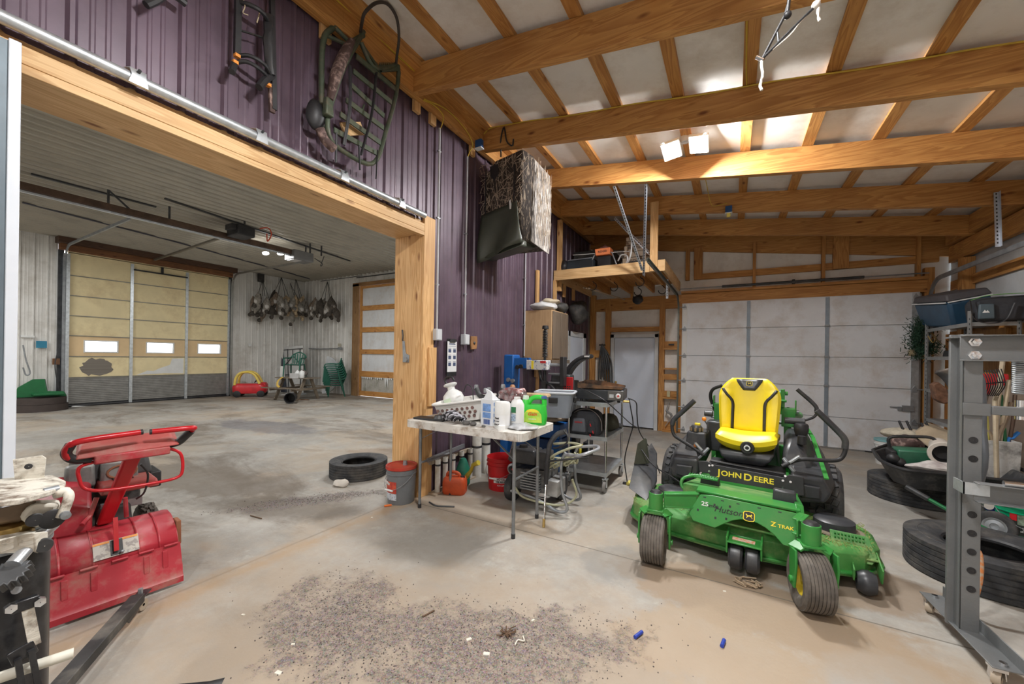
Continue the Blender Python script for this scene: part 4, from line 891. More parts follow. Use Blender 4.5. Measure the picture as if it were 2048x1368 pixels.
# wrapped packages on top of basket end, brown pad behind
PK = mat('red_package', (.30, .07, .07), .25, col2=(.55, .42, .42), vscale=22, thr=(.45, .6))
c = thing('wrapped_packages', 'clear bag of dark red wrapped packages resting on the end of the laundry basket', 'bag', (-1.92, 3.34, 1.11))
for i, (dx, dz, a) in enumerate(((-.06, 0, .2), (.05, .0, -.15), (0, .055, .1), (.06, .05, -.2))): MB(Matrix.Translation((-1.88+dx, 3.34, 1.15+dz)) @ rotm(.1, a, a)).tbox((0, 0, 0), (.14, .13, .05), .85).build('package', PK, c, bevel=.012)
MB(Matrix.Translation((-1.87, 3.34, 1.17))).sph((0, 0, 0), .15, 16, (1, .7, .5)).jit(.02, 14).build('clear_film', mat('clear_film', (.9, .9, .92), .08, trans=.95, var=0), c)
tag(MB(Matrix.Translation((-1.70, 3.49, 1.165)) @ rotm(0, 0, .1)).tbox((0, 0, 0), (.30, .14, .03), .9).jit(.008, 12).build('brown_sack', mat('sack_tan', (.42, .30, .17), .8, var=.35, vscale=20), smooth=True, bevel=.008), 'folded tan sack lying behind the green detergent jug', 'sack')
tag(MB(Matrix.Translation((-1.78, 3.46, TT)) @ rotm()).box2((-.10, -.03, 0), (.16, .04, .243)).build('brown_box', mat('plain_box', (.2, .2, .2), .8)), 'dark box standing under the tan sack at the back of the folding table', 'box')
# silver pouch, tray, strap, stones
tag(MB(Matrix.Translation((-1.60, 3.04, TT+.022)) @ rotm(.05, -.03, .25)).sph((0, 0, 0), .15, 18, (1, .6, .14)).jit(.018, 13).build('foil_pouch', mat('foil_silver', (.55, .56, .58), .3, .5, var=.3, vscale=10)), 'crumpled silver foil pouch in front of the green detergent jug', 'pouch')
c = thing('black_tray', 'shallow black plastic tray at the post end of the folding table', 'tray', (-2.6, 3.0, TT))
MB(Matrix.Translation((-2.58, 2.98, TT)) @ rotm(0, 0, .08)).box2((-.19, -.06, .0), (.17, .07, .02)).build('tray_body', BLK, c, bevel=.008); MB(Matrix.Translation((-2.5, 2.99, TT+.02)) @ rotm(0, 0, .1)).lathe([(.001, .035), (.04, .03), (.055, 0)], n=16).build('round_clip', DKST, c)
STR_ = mat('ratchet_strap', (.45, .45, .5), .6, col2=(.02, .02, .025), vscale=22, thr=(.48, .52))
mb = MB()
for k in range(5):
    c0 = Vector((-2.33+.035*k, 2.96-.01*k, TT+.035)); P = [c0+Vector((math.cos(t)*(.06-.006*k), math.sin(t*1.3)*.05, abs(math.sin(t))*(.07-.01*k))) for t in [PI*2*i/14 for i in range(14)]]
    mb.tube(P, .009, 6, closed=True, sq=1.6)
tag(mb.build('ratchet_strap', STR_), 'tangled black and white strap in front of the laundry basket', 'strap')
for i, (x, y, r, t_) in enumerate(((-2.13, 2.93, .035, 'largest dark stone beside the tangled strap on the folding table'), (-2.05, 2.93, .032, 'second dark stone, between strap and carton on the folding table'), (-1.93, 2.92, .02, 'small flat dark stone in front of the blue and white carton'))):
    tag(MB().sph((x, y, TT+r*.62), r, 12, (1.1, .9, .65)).jit(.006, 30, i).build('stone', mat('stone_dark', (.12, .115, .11), .8, var=.3, vscale=20)), t_, 'stone', 'stones on the folding table')
# grey tote behind the table
TZ = .90
c = thing('storage_tote', 'open grey plastic storage tote with light rim between table and cart', 'tote', (-1.78, 4.2, .86), math.radians(14), world=False)
GT = mat('tote_grey', (.24, .27, .32), .45, var=.08)
mb = MB(); ra = rr_rect(-.17, .17, -.13, .13, .04); rb = rr_rect(-.22, .22, -.18, .18, .05)
A = [(x, y, 0) for x, y in ra]; B_ = [(x, y, .28) for x, y in rb]
mb.loft([A, B_, [(x*.96, y*.96, .28) for x, y in rb], [(x*.94, y*.94, .01) for x, y in ra]]); mb.build('tote_body', GT, c)
mb = MB(); mb.tube([Vector((x, y, .28)) for x, y in rb], .014, 8, closed=True); mb.build('rim', mat('tote_rim', (.5, .53, .57), .4, var=.05), c)
MB().box((.0, -.185, .2), (.10, .03, .06)).build('latch', BLK, c, bevel=.006); MB().box((.225, .0, .2), (.03, .12, .06)).build('latch', BLK, c, bevel=.006)
# ================================================================ UNDER AND AROUND THE TABLE
def pail(name, label, c, r, h, m, lid=None, lidm=None, handle=True, rz=0, cat='bucket', open_=True, wall=.004):
    t = thing(name, label, cat, c, rz, world=False)
    r0 = r*.86
    if lid: MB().lathe([(.001, 0), (r0, 0), (r0+.004, .01), (r*.97, h*.78), (r*1.02, h*.79), (r*1.02, h*.81), (r*.98, h*.815), (r, h*.94)], n=36).build('bucket_body', m, t)
    else: MB().lathe([(.001, .0), (r0, 0), (r0+.004, .01), (r*.96, h*.74), (r*1.02, h*.75), (r*1.02, h*.77), (r*.965, h*.775), (r*.98, h*.86), (r*1.03, h*.87), (r*1.03, h*.885), (r*.985, h*.89), (r, h*.985), (r*1.01, h), (r*.97, h), (r*.95, h*.8), (r0*.97, .02), (.001, .015)], n=36).build('bucket_body', m, t)
    if lid: MB().lathe([(.001, h*.985), (r*.9, h*.985), (r*.93, h), (r*1.04, h), (r*1.05, h*.93), (r*1.02, h*.915)], n=36).build('lid', lidm, t)
    if handle:
        z = h*.8; mb = MB(); mb.tube([(math.cos(a)*(r+.008), -abs(math.sin(a))*(r+.02), z-abs(math.sin(a))*h*.38) for a in [PI*i/16 for i in range(17)]], .0028, 6); mb.build('bail_handle', STEEL, t)
        MB().cyl((-.05, -(r+.02), z-h*.38), (.05, -(r+.02), z-h*.38), .01, 10).build('grip', WHITE, t)
    return t
def wrap_label(t, r, z0, z1, a0, a1, m, name='label_sticker', h=1., rr0=None, n=10):
    mb = MB(); prev = None
    for i in range(n+1):
        a = a0+(a1-a0)*i/n; q = []
        for z in (z0, z1):
            R = (r*.86+.004+(r*.97-r*.86-.004)*((z-.01)/(h*.78-.01)))+.003; q.append(mb._v((math.cos(a)*R, math.sin(a)*R, z)))
        if prev: mb.face([prev[0], q[0], q[1], prev[1]])
        prev = q
    return mb.build(name, m, t)
GP = mat('pail_grey', (.16, .17, .18), .4, var=.1)
RED = mat('bucket_red', (.55, .015, .02), .38, var=.06)
p = pail('lubricant_pail', 'grey pail with red lid and red-white label at the foot of the wooden post', (-3.0, 3.0-.02+.02, 0), .155, .385, GP, lid=True, lidm=mat('lid_red', (.42, .03, .015), .5, var=.3, dirt=(.18, .1, .07), dirtamt=.7), rz=math.radians(0)); p.location = (-3.03, 3.03, 0)
wrap_label(p, .155, .12, .24, math.radians(-165), math.radians(-65), mat('label_crimson', (.4, .02, .03), .4, col2=(.65, .12, .05), vscale=20), h=.385)
wrap_label(p, .155, .05, .12, math.radians(-165), math.radians(-65), mat('label_pale', (.55, .6, .66), .5, col2=(.25, .3, .34), vscale=55, thr=(.5, .6)), h=.385)
Mt = Matrix.Translation((0, 0, 0)) @ rotm(0, 0, math.radians(-22)); text('pail_lettering', 'Alpine', .05, Mt @ Matrix.Translation((-.0, -.156, .225)) @ rotm(PI/2), WHITE, p, shear=.2, bold=True, ext=.002)
MB().lathe([(.001, .05), (.02, .05), (.024, .0)], (.03, .02, .375), n=14).build('spout_cap', STEEL, p)
p = pail('red_bucket', 'open red plastic bucket with a white printed panel below the folding table', (-2.34, 3.96, 0), .185, .37, RED)
wrap_label(p, .185, .10, .16, math.radians(-95), math.radians(-35), WHITE, h=.37)
text('bucket_lettering', 'TOTAL', .032, rotm(0, 0, math.radians(25)) @ Matrix.Translation((.0, -.176, .143)) @ rotm(PI/2), mat('ink_maroon', (.2, .02, .03), .5), p, bold=True, ext=.002)
text('bucket_lettering', 'WE REUSE', .026, rotm(0, 0, math.radians(25)) @ Matrix.Translation((.0, -.175, .115)) @ rotm(PI/2), BLK, p, bold=True, ext=.002)
text('bucket_lettering', 'FOR LIFE', .022, rotm(0, 0, math.radians(25)) @ Matrix.Translation((.0, -.174, .075)) @ rotm(PI/2), WHITE, p, ext=.002)
tag(MB().tube([(-2.30, 3.95, .16), (-2.18, 3.85, .42), (-2.06, 3.72, .62)], .014, 10).build('steel_pipe', STEEL), 'grey steel pipe leaning out of the open red bucket', 'pipe')
# PVC tube rack
PVC = mat('pvc_white', (.62, .61, .57), .45, var=.08, dirt=(.3, .24, .16), dirtamt=.6, dscale=6)
rk = thing('pipe_rack', 'low wooden rack of upright white plastic pipes against the purple wall behind the table', 'rack', (-2.88, 3.65, 0))
MB().box2((XW+.03, 3.32, .33), (XW+.065, 4.12, .37)).build('rack_rail', mat('weathered_wood', (.4, .33, .25), .7), rk)
MB().box2((XW+.03, 3.32, .0), (XW+.14, 4.12, .02)).build('rack_base', mat('weathered_wood', (.4, .33, .25), .7), rk)
for y in (3.40, 3.53, 3.67, 3.84, 4.02): p_ = MB().lathe([(.028, .0), (.030, 0), (.030, .36), (.024, .36), (.024, .05)], (XW+.10, y, .02), n=16).build('pipe', PVC, rk); MB().lathe([(.031, .29), (.033, .30), (.031, .31)], (XW+.10, y, .02), n=16).build('clamp', DKST, p_)
tag(MB().bar((XW+.08, 3.25, .40), (XW+.09, 3.9, .44), .02, .045).build('flat_bar', STEEL), 'grey steel bar lying along the top of the pipe rack', 'bar')
for i, (y, z1, r, t_) in enumerate(((4.15, .80, .062, 'fat white plastic pipe standing nearer the red bucket rack end'), (4.36, .84, .06, 'fat white plastic pipe standing farther along the purple wall'))):
    t = thing('drain_pipe', t_, 'pipe', (XW+.11, y, 0), 0, 'fat white pipes against the purple wall')
    MB().lathe([(r*.9, 0), (r*1.03, 0), (r*1.03, .05), (r, .055), (r, z1), (r*.9, z1), (r*.9, .1)], (XW+.11, y, 0), n=24).build('pipe', PVC, t); MB().lathe([(r, .37), (r*1.05, .38), (r*1.05, .395), (r, .4)], (XW+.11, y, 0), n=24).build('band', DKST, t)
# gas can and watering can
c = thing('fuel_can', 'squat orange-red plastic fuel can on the floor under the folding table', 'fuel can', (-2.70, 3.52, 0), math.radians(20), world=False)
OR = mat('can_orange', (.55, .08, .02), .5, var=.12, bump=.2, bscale=50)
MB().loft([[(x*k, y*k, z) for x, y in rr_rect(-.13, .13, -.08, .08, .04)] for z, k in ((0, .92), (.02, 1), (.13, 1), (.17, .92), (.185, .8))]).build('can_body', OR, c)
MB().tube(smoothpath([(-.09, 0, .15), (-.08, 0, .22), (0, 0, .232), (.05, 0, .21), (.05, 0, .16)], 5), .018, 10).build('handle', OR, c); MB().lathe([(.001, .035), (.022, .03), (.026, 0)], (.09, 0, .17), n=14).build('cap', BLK, c)
c = thing('watering_can', 'small green watering can with a yellow spout behind the orange fuel can', 'watering can', (-2.78, 3.78, 0), 0, world=False)
MB().lathe([(.001, 0), (.08, 0), (.085, .02), (.08, .18), (.05, .26), (.03, .30), (.001, .31)], (0, 0, .02), n=20).build('can_body', mat('teal_green', (.015, .17, .11), .45, var=.1), c)
MB().tube([(.05, -.02, .1), (.15, -.06, .2), (.20, -.08, .29)], [.03, .022, .018], 12).build('spout', mat('spout_yellow', (.55, .45, .05), .5), c); MB().tube([(.19, -.08, .285), (.28, -.09, .33)], [.02, .03], 12).build('rose', mat('spout_yellow', (.55, .45, .05), .5), c)
tag(MB().tube(smoothpath([(-2.74, 3.14, .008), (-2.62, 3.10, .008), (-2.54, 3.13, .008), (-2.44, 3.18, .008)], 4), .008, 6).build('dark_twig', DKST), 'thin black strip lying on the floor under the folding table', 'strip')
# ---- pressure washer
PW = thing('pressure_washer', 'black pressure washer with engine, rubber tyres, grey tube frame and coiled hose', 'pressure washer', (-1.8, 3.75, 0))
ENG = mat('engine_grey', (.12, .12, .12), .5, .4, var=.6, vscale=16, bump=.5, bscale=25)
tyre((-2.04, 3.68, .14), .14, .06, .085, PW, M=None, rimm=BLK, lugs=0, name='wheel')
tyre((-1.62, 3.98, .14), .14, .06, .085, PW, M=None, rimm=BLK, lugs=0, name='wheel')
MB().box2((-1.98, 3.60, .16), (-1.62, 3.92, .38)).jit(.02, 9).build('engine_block', ENG, PW, bevel=.01)
mb = MB()
for i in range(7): mb.box((-1.78, 3.585, .19+i*.027), (.22, .05, .012))
mb.build('cooling_fins', STEEL, PW)
MB().tbox((-1.90, 3.72, .50), (.32, .26, .15), .85).build('fuel_tank', MBK, PW, bevel=.025, seg=3); MB().lathe([(.001, .03), (.04, .03), (.045, 0)], (-1.93, 3.70, .575), n=18).build('fuel_cap', BLK, PW)
MB().tbox((-1.68, 3.72, .48), (.12, .2, .18), .9).build('air_filter', MBK, PW, bevel=.012)
MB().lathe([(.04, -.06), (.06, -.05), (.06, .05), (.04, .06)], (-2.05, 3.72, .33), 'Y', n=18).build('muffler', STEEL, PW)
MB().sph((-1.99, 3.58, .36), .014).build('start_knob', RED, PW)
MB().box2((-1.62, 3.62, .14), (-1.5, 3.84, .3)).jit(.015, 12).build('pump', mat('cast_aluminium', (.4, .4, .4), .45, .6, var=.3), PW, bevel=.008)
for yy in (3.56, 3.94): MB().tube(smoothpath([(-2.0, yy, .14), (-1.7, yy, .11), (-1.50, yy-.02, .05), (-1.40, yy-.03, .05), (-1.36, yy-.03, .1), (-1.42, yy-.02, .25), (-1.44, yy, .5), (-1.40, yy, .62)], 5), .014).build('frame_tube', STEEL, PW)
MB().tube(smoothpath([(-1.40, 3.56, .60), (-1.26, 3.5, .62), (-1.15, 3.5, .66), (-1.12, 3.7, .66), (-1.2, 3.9, .64), (-1.40, 3.94, .60)], 5), .016).build('push_handle', mat('handle_pale', (.5, .52, .56), .35, .5), PW)
HOSE = mat('hose_olive', (.36, .36, .24), .5, var=.15)
mb = MB(); P = []
for i in range(150):
    a = i*.33; r = .165+.012*math.sin(i*.7); P.append((-1.50+math.cos(a)*r, 3.70+math.sin(a)*r*.6, .44+.10*((i*7 % 40)/40.)+.05*math.cos(a)))
mb.tube(smoothpath(P, 1), .0105, 7); mb.build('coiled_hose', HOSE, PW)
MB().tube(smoothpath([(-1.34, 3.6, .36), (-1.30, 3.6, .2), (-1.45, 3.55, .1), (-1.8, 3.5, .12), (-1.93, 3.52, .2)], 6), .011).build('loose_hose', HOSE, PW)
MB().tube(smoothpath([(-1.58, 3.5, .50), (-1.45, 3.4, .62), (-1.30, 3.42, .70), (-1.22, 3.5, .72), (-1.35, 3.55, .72), (-1.5, 3.5, .70)], 6), .012).build('loose_hose', HOSE, PW)
sg = thing('spray_gun', 'black spray wand with steel lance and brass tip leaning on the pressure washer', 'spray wand', (-1.47, 3.23, 0))
MB().tube([(-1.535, 3.42, .33), (-1.525, 3.41, .50), (-1.515, 3.42, .64)], [.018, .026, .022], 12).build('grip', BLK, sg)
MB().tube(smoothpath([(-1.515, 3.42, .62), (-1.50, 3.42, .72), (-1.44, 3.46, .81), (-1.36, 3.48, .84)], 5), [.024]*15+[.03], 12).build('gun_handle', MBK, sg)
MB().tube(smoothpath([(-1.38, 3.46, .85), (-1.33, 3.44, .80), (-1.34, 3.43, .74), (-1.42, 3.43, .69), (-1.47, 3.43, .68)], 5), .008).build('trigger_guard', BLK, sg)
MB().cyl((-1.535, 3.42, .34), (-1.475, 3.25, .06), .008, 10).build('lance', CHROME, sg); MB().cyl((-1.475, 3.25, .07), (-1.468, 3.23, .0), .013, 10).build('nozzle', BRASS, sg)
tag(MB().tube(smoothpath([(-1.53, 3.40, .55), (-1.3, 3.42, .60), (-1.15, 3.5, .62)], 5), .009).build('gun_hose', BLK), 'short black hose running from the spray wand over the washer handle', 'hose')
# ---- blue tyre changer
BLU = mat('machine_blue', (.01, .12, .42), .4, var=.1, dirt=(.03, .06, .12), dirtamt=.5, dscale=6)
tc = thing('tyre_changer', 'blue tyre changing machine with swing arm and black spring post against the purple wall', 'tyre changer', (-2.35, 4.85, 0))
MB().box2((-2.78, 4.62, .0), (-2.66, 4.74, .5)).build('leg', BLU, tc, bevel=.01); MB().box2((-2.0, 4.6, 0), (-1.9, 4.72, .5)).build('leg', BLU, tc, bevel=.01)
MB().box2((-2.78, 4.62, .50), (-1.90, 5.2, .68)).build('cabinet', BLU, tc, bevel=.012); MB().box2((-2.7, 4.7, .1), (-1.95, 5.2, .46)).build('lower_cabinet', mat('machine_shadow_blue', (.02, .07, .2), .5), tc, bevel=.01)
MB().box2((-2.80, 4.85, .58), (-2.68, 5.0, 1.2)).build('column', BLK, tc, bevel=.01); MB().box2((-2.80, 4.72, 1.08), (-2.64, 4.92, 1.57)).build('column_head', BLU, tc, bevel=.02)
MB().box2((-2.66, 4.74, 1.38), (-2.44, 4.88, 1.53)).build('swing_arm', BLU, tc, bevel=.015)
DECW = mat('decal_white', (.65, .66, .66), .5, col2=(.12, .14, .3), vscale=26, thr=(.55, .62))
MB().box2((-2.44, 4.72, 1.37), (-2.14, 4.86, 1.50)).build('sticker_block', DECW, tc, bevel=.006); MB().box2((-2.36, 4.713, 1.38), (-2.33, 4.72, 1.49)).build('yellow_sticker', YTX, tc); MB().box2((-2.23, 4.713, 1.46), (-2.15, 4.72, 1.49)).build('red_sticker', RED, tc)
sl = MB().cyl((-2.20, 4.80, 1.0), (-2.20, 4.80, 1.95), .018, 12).build('spring_post', BLK, tc)
mb = MB(); mb.tube([(-2.20+math.cos(a)*.032, 4.80+math.sin(a)*.032, 1.54+.36*a/(2*PI*17)) for a in [i*.4 for i in range(268)]], .006, 6); mb.build('coil_spring', DKST, sl); MB().lathe([(.001, .05), (.04, .045), (.045, 0)], (-2.20, 4.80, 1.92), n=16).build('knob', BLK, sl)
MB().tbox((-2.20, 4.80, 1.12), (.05, .05, .2), 1.2).sph((-2.20, 4.78, 1.02), .035, sc=(1.2, 1, .7)).build('mount_head', DKST, tc)
mb = MB()
for z, x in ((1.44, -1.98), (1.32, -1.99), (1.20, -1.97)): mb.cyl((-2.16, 4.84, z), (x, 4.84, z), .022 if z > 1.4 else .014, 12)
mb.build('control_rods', STEEL, tc); MB().box2((-1.98, 4.78, 1.16), (-1.92, 4.9, 1.55)).build('rod_bracket', BLK, tc, bevel=.01)
for p_ in ((-2.70, 4.70, 1.22), (-2.62, 4.68, 1.21), (-2.56, 4.70, 1.40), (-2.50, 4.69, 1.41)): MB().lathe([(.001, .03), (.028, .028), (.03, 0)], p_, M=Matrix.Rotation(PI/2, 4, 'X'), n=14).build('clamp_knob', BLK if p_[2] > 1.3 else STEEL, tc)
MB().tube(smoothpath([(-2.30, 4.85, 1.36), (-2.25, 4.83, 1.22), (-2.1, 4.8, 1.16), (-2.0, 4.82, 1.05)], 5), .02).build('bead_arm', DKST, tc)
MB().lathe([(.001, .03), (.3, .03), (.32, 0), (.3, -.03), (.001, -.05)], (-2.05, 4.55, .80), n=32).build('turntable', mat('rusty_plate', (.3, .24, .18), .6, .3, var=.3, vscale=10), tc)
MB().cyl((-2.05, 4.7, .6), (-2.05, 4.7, .78), .07, 18).build('turntable_shaft', DKST, tc)
for a in (0, PI/2, PI, 1.5*PI): MB().box((-2.05+math.cos(a+.4)*.24, 4.55+math.sin(a+.4)*.24, .85), (.06, .05, .05)).build('jaw', DKST, tc, bevel=.006)
tag(MB().box2((-2.40, 4.57, .68), (-1.98, 4.66, .70)).build('dummy_board', DKST), 'narrow dark bar fixed under the turntable of the tyre changer', 'bar')
# small canister and yellow things by the changer
tag(MB().lathe([(.001, 0), (.035, 0), (.035, .16), (.02, .18), (.001, .18)], (-2.47, 4.4, 1.0), n=16).build('spray_can', mat('can_rust', (.5, .25, .12), .5)), 'small rust-coloured spray can standing left of the changer column', 'spray can')
tag(MB().box2((-2.5, 4.3, .98), (-2.42, 4.5, 1.0)).build('small_shelf', DKST), 'small dark ledge under the rust-coloured spray can', 'shelf')
rl = thing('hose_reel', 'yellow hose reel on the floor behind the rolling cart', 'hose reel', (-1.95, 5.45, 0))
MB().lathe([(.02, -.12), (.12, -.12), (.125, -.1), (.10, -.09), (.10, .09), (.125, .1), (.12, .12), (.02, .12)], (-1.98, 5.45, .16), 'X', n=28).build('reel_drum', mat('reel_yellow', (.62, .5, .03), .45, var=.15), rl)
MB().box2((-1.84, 5.35, .05), (-1.76, 5.58, .34)).build('motor_housing', BLK, rl, bevel=.01)
MB().box2((-2.12, 5.33, .0), (-1.76, 5.57, .03)).build('reel_stand', DKST, rl)
# ---- cart
KC = mat('cart_aluminium', (.50, .53, .55), .35, .75, var=.15, vscale=8)
ct = thing('equipment_cart', 'three-shelf grey metal rolling cart carrying a black griddle', 'cart', (-1.47, 4.82, 0))
cx0, cx1, cy0, cy1 = -1.72, -1.24, 4.43, 5.2
def shelf(z, name='shelf'):
    mb = MB().box2((cx0, cy0, z-.004), (cx1, cy1, z+.004))
    for a, b_ in (((cx0, cy0), (cx1, cy0)), ((cx1, cy0), (cx1, cy1)), ((cx1, cy1), (cx0, cy1)), ((cx0, cy1), (cx0, cy0))): mb.bar((a[0], a[1], z-.012), (b_[0], b_[1], z-.012), .008, .045)
    return mb.build(name, KC, ct)
for z in (.21, .62, 1.01): shelf(z)
for x in (cx0+.015, cx1-.015):
    for y in (cy0+.015, cy1-.015):
        MB().cyl((x, y, .15), (x, y, 1.0), .014, 12).build('post', CHROME, ct)
        k = MB().lathe([(.02, -.016), (.058, -.018), (.065, -.012), (.065, .012), (.058, .018), (.02, .016)], (x, y-.02, .065), 'X', 22).build('caster', mat('caster_rubber', (.2, .19, .18), .6), ct)
        mb = MB(); [mb.bar((x+s*.022, y-.02, .06), (x+s*.02, y, .145), .004, .05, (0, 1, 0)) for s in (-1, 1)]; mb.box((x, y, .15), (.06, .06, .012)); mb.build('caster_fork', GALV, k)
g = thing('griddle', 'black tabletop gas griddle with rusty tray top on the rolling cart', 'griddle', (-1.42, 4.75, 1.02))
Mg = Matrix.Translation((-1.40, 4.76, 1.03)) @ rotm(0, 0, math.radians(8))
MB(Mg).tbox((0, 0, .075), (.56, .44, .12), 1.0).build('griddle_body', mat('griddle_black', (.03, .033, .038), .35, .2, var=.3), g, bevel=.01)
for x, y in ((-.22, -.17), (.22, -.17), (.22, .17), (-.22, .17)): MB(Mg).cyl((x, y, -.012), (x, y, .02), .018, 12).build('foot', BLK, g)
mb = MB(Mg); mb.box((0, 0, .15), (.52, .42, .01))
mb.prism([(-.26, .0), (.26, .0), (.26, .02), (-.05, .07), (-.26, .075)], .006, Matrix.Translation((0, .21, .15)) @ rotm(PI/2)); mb.prism([(-.26, .0), (.26, .0), (.26, .015), (-.2, .055), (-.26, .06)], .006, Matrix.Translation((0, -.21, .15)) @ rotm(PI/2)); mb.box((-.26, 0, .18), (.006, .42, .065))
mb.build('cooking_plate', mat('seasoned_steel', (.05, .035, .028), .4, .4, col2=(.33, .17, .08), vscale=5, thr=(.45, .7)), g)
Mk = Mg @ Matrix.Translation((.30, 0, .07))
MB(Mg).box2((.1, -.245, .02), (.28, -.22, .13)).build('control_panel', mat('panel_brushed', (.12, .115, .11), .4, .5), g, bevel=.004)
MB(Mg).box2((.12, -.247, .05), (.17, -.243, .09)).build('badge_plate', GALV, g)
MB(Mg).lathe([(.001, .035), (.03, .033), (.035, 0)], (.225, -.245, .075), M=Matrix.Rotation(PI/2, 4, 'X'), n=18).build('knob', CHROME, g); MB(Mg).lathe([(.001, .01), (.012, .009)], (.225, -.28, .075), M=Matrix.Rotation(PI/2, 4, 'X'), n=14).build('knob_centre', RED, g)
MB(Mg).cyl((.27, -.2, .01), (.34, -.2, .01), .014, 10).build('regulator', BRASS, g)
def cable(name, label, pts, r, m=BLK, n=6, cat='cable'): return tag(MB().tube(smoothpath(pts, n), r, 8).build(name, m), label, cat)
cable('gas_hose', 'black gas hose curving from the griddle down to the floor beside the cart', [aty(1258, 797, 4.75), aty(1262, 820, 4.75), aty(1266, 850, 4.8), aty(1258, 880, 4.8), (-1.13, 4.84, .3), (-1.10, 4.86, .03)], .007)
cable('gas_hose', 'second black hose bulging farther right from the griddle', [aty(1256, 796, 4.9), aty(1272, 805, 4.9), aty(1274, 830, 4.95), (-1.0, 5.05, .62), (-.9, 5.3, .35), (-.82, 5.5, .02)], .007)
cable('extension_cord', 'long thin dark cord slanting from the griddle top down past the cart', [aty(1160, 776, 4.5), aty(1185, 787, 4.42), aty(1212, 803, 4.40), aty(1240, 828, 4.6), aty(1265, 850, 5.0), aty(1284, 858, 5.6)], .006)
c = thing('yellow_plug', 'yellow plug hanging on its cord end just above the floor right of the cart', 'plug', (-1.02, 4.85, 0))
MB().cyl((-1.10, 4.86, .0), (-1.06, 4.82, .05), .022, 12).build('plug_body', mat('plug_yellow', (.75, .65, .15), .5), c); MB().box((-1.12, 4.86, .012), (.06, .05, .02)).build('plug_prongs', BLK, c)
# bag on the middle shelf
bg = thing('tool_bag', 'black and grey zip-up tool bag with red pulls on the cart middle shelf', 'bag', (-1.55, 4.62, .625))
BAGM = mat('bag_cloth', (.03, .032, .038), .8, var=.3, bump=.3)
Mq = Matrix.Translation((-1.55, 4.62, .63)) @ rotm(0, 0, math.radians(6))
MB(Mq).loft([[(x*k, y*k, z) for x, y in rr_rect(-.19, .19, -.16, .16, .06)] for z, k in ((0, .95), (.03, 1.02), (.16, 1.0), (.23, .9), (.27, .7), (.285, .4))]).jit(.012, 10).build('bag_body', BAGM, bg)
MB(Mq).tbox((-.05, -.17, .11), (.18, .05, .17), .8).build('front_pocket', mat('bag_grey', (.10, .11, .13), .7, var=.2), bg, bevel=.02); text('pocket_lettering', 'cyclone', .03, Mq @ Matrix.Translation((-.05, -.199, .15)) @ rotm(math.radians(88)), RED, bg, bold=True)
MB(Mq).tbox((.1, -.17, .10), (.1, .04, .15), .8).build('side_pocket', BAGM, bg, bevel=.015)
for x, z in ((.09, .14), (.12, .06), (.09, .02)): MB(Mq).tube([(x, -.2, z), (x+.01, -.205, z-.03)], .007).build('zip_pull', RED, bg)
MB(Mq).tube(smoothpath([(-.17, -.1, .16), (-.1, -.12, .26), (.02, -.12, .30), (.12, -.12, .27), (.2, -.13, .18), (.22, -.16, .06)], 6), .012, 8, sq=.4).build('strap', mat('strap_taupe', (.25, .22, .21), .7), bg)
tag(MB(Matrix.Translation((-1.36, 4.95, .63))).sph((0, 0, .1), .16, 14, (.8, 1, .68)).jit(.03, 8).build('olive_bag', mat('olive_cloth', (.045, .045, .03), .8)), 'dark olive soft bag behind the tool bag on the cart', 'bag')
tag(MB(Matrix.Translation((-1.35, 5.08, .63))).lathe([(.001, .02), (.12, .03), (.14, .05), (.001, .10)], n=20).build('plastic_dome', BLK), 'flat black dome on the far end of the cart middle shelf', 'dome')
# red charger and black fender on a stand behind the cart
c = thing('battery_charger', 'red and dark battery charger standing behind the tote', 'charger', (-2.0, 5.02, 1.03))
MB().tbox((-2.02, 5.0, 1.18), (.30, .2, .26), .9).build('charger_body', DKST, c, bevel=.02); mb = MB().box2((-1.97, 4.885, 1.09), (-1.83, 4.90, 1.28)); mb.build('red_face', RED, c, bevel=.004)
mb = MB(); [mb.box((-1.96+.03*i, 4.88, 1.1+.028*j), (.018, .008, .015)) for i in range(4) for j in range(3)]; mb.build('vent_grille', BLK, c)
tag(MB().box2((-2.2, 4.90, .69), (-1.86, 5.09, 1.04)).build('dark_cabinet', DKST, bevel=.01), 'dark steel cabinet under the red battery charger', 'cabinet')
c = thing('plastic_fender', 'curved black plastic fender standing up behind the cart', 'fender', (-1.95, 5.3, 1.06))
pts = [(-2.10, 1.2), (-2.04, 1.3), (-1.94, 1.44), (-1.82, 1.53), (-1.68, 1.565)]
mb = MB(); rings = []
for i, p_ in enumerate(smoothpath([Vector((x, 0, z)) for x, z in pts], 5)):
    t = i/20.; w_ = .16; h_ = .11*(1-.75*t)+.02
    d = Vector((1, 0, .7+(-.7)*t)).normalized(); nn = Vector((-d.z, 0, d.x))
    rings.append([p_+Vector((0, 5.2+s_*w_, 0))+nn*k_*h_*.5 for s_, k_ in ((-.5, -1), (.5, -1), (.6, 0), (.45, .9), (0, 1.2), (-.45, .9), (-.6, 0))])
mb.loft(rings); mb.build('fender_shell', BLK, c, bevel=.01); MB().box((-1.72, 5.11, 1.56), (.07, .01, .02)).build('slot', WHITE, c)
tag(MB().box2((-2.25, 5.1, .9), (-1.9, 5.32, 1.22)).build('dark_crate', BLKD, bevel=.01), 'dusty black crate holding the black plastic fender', 'crate')
tag(MB().box2((-2.25, 5.22, .0), (-1.9, 5.42, .9)).build('tall_locker', BLKD, bevel=.01), 'tall dusty black locker under the dusty crate', 'locker')
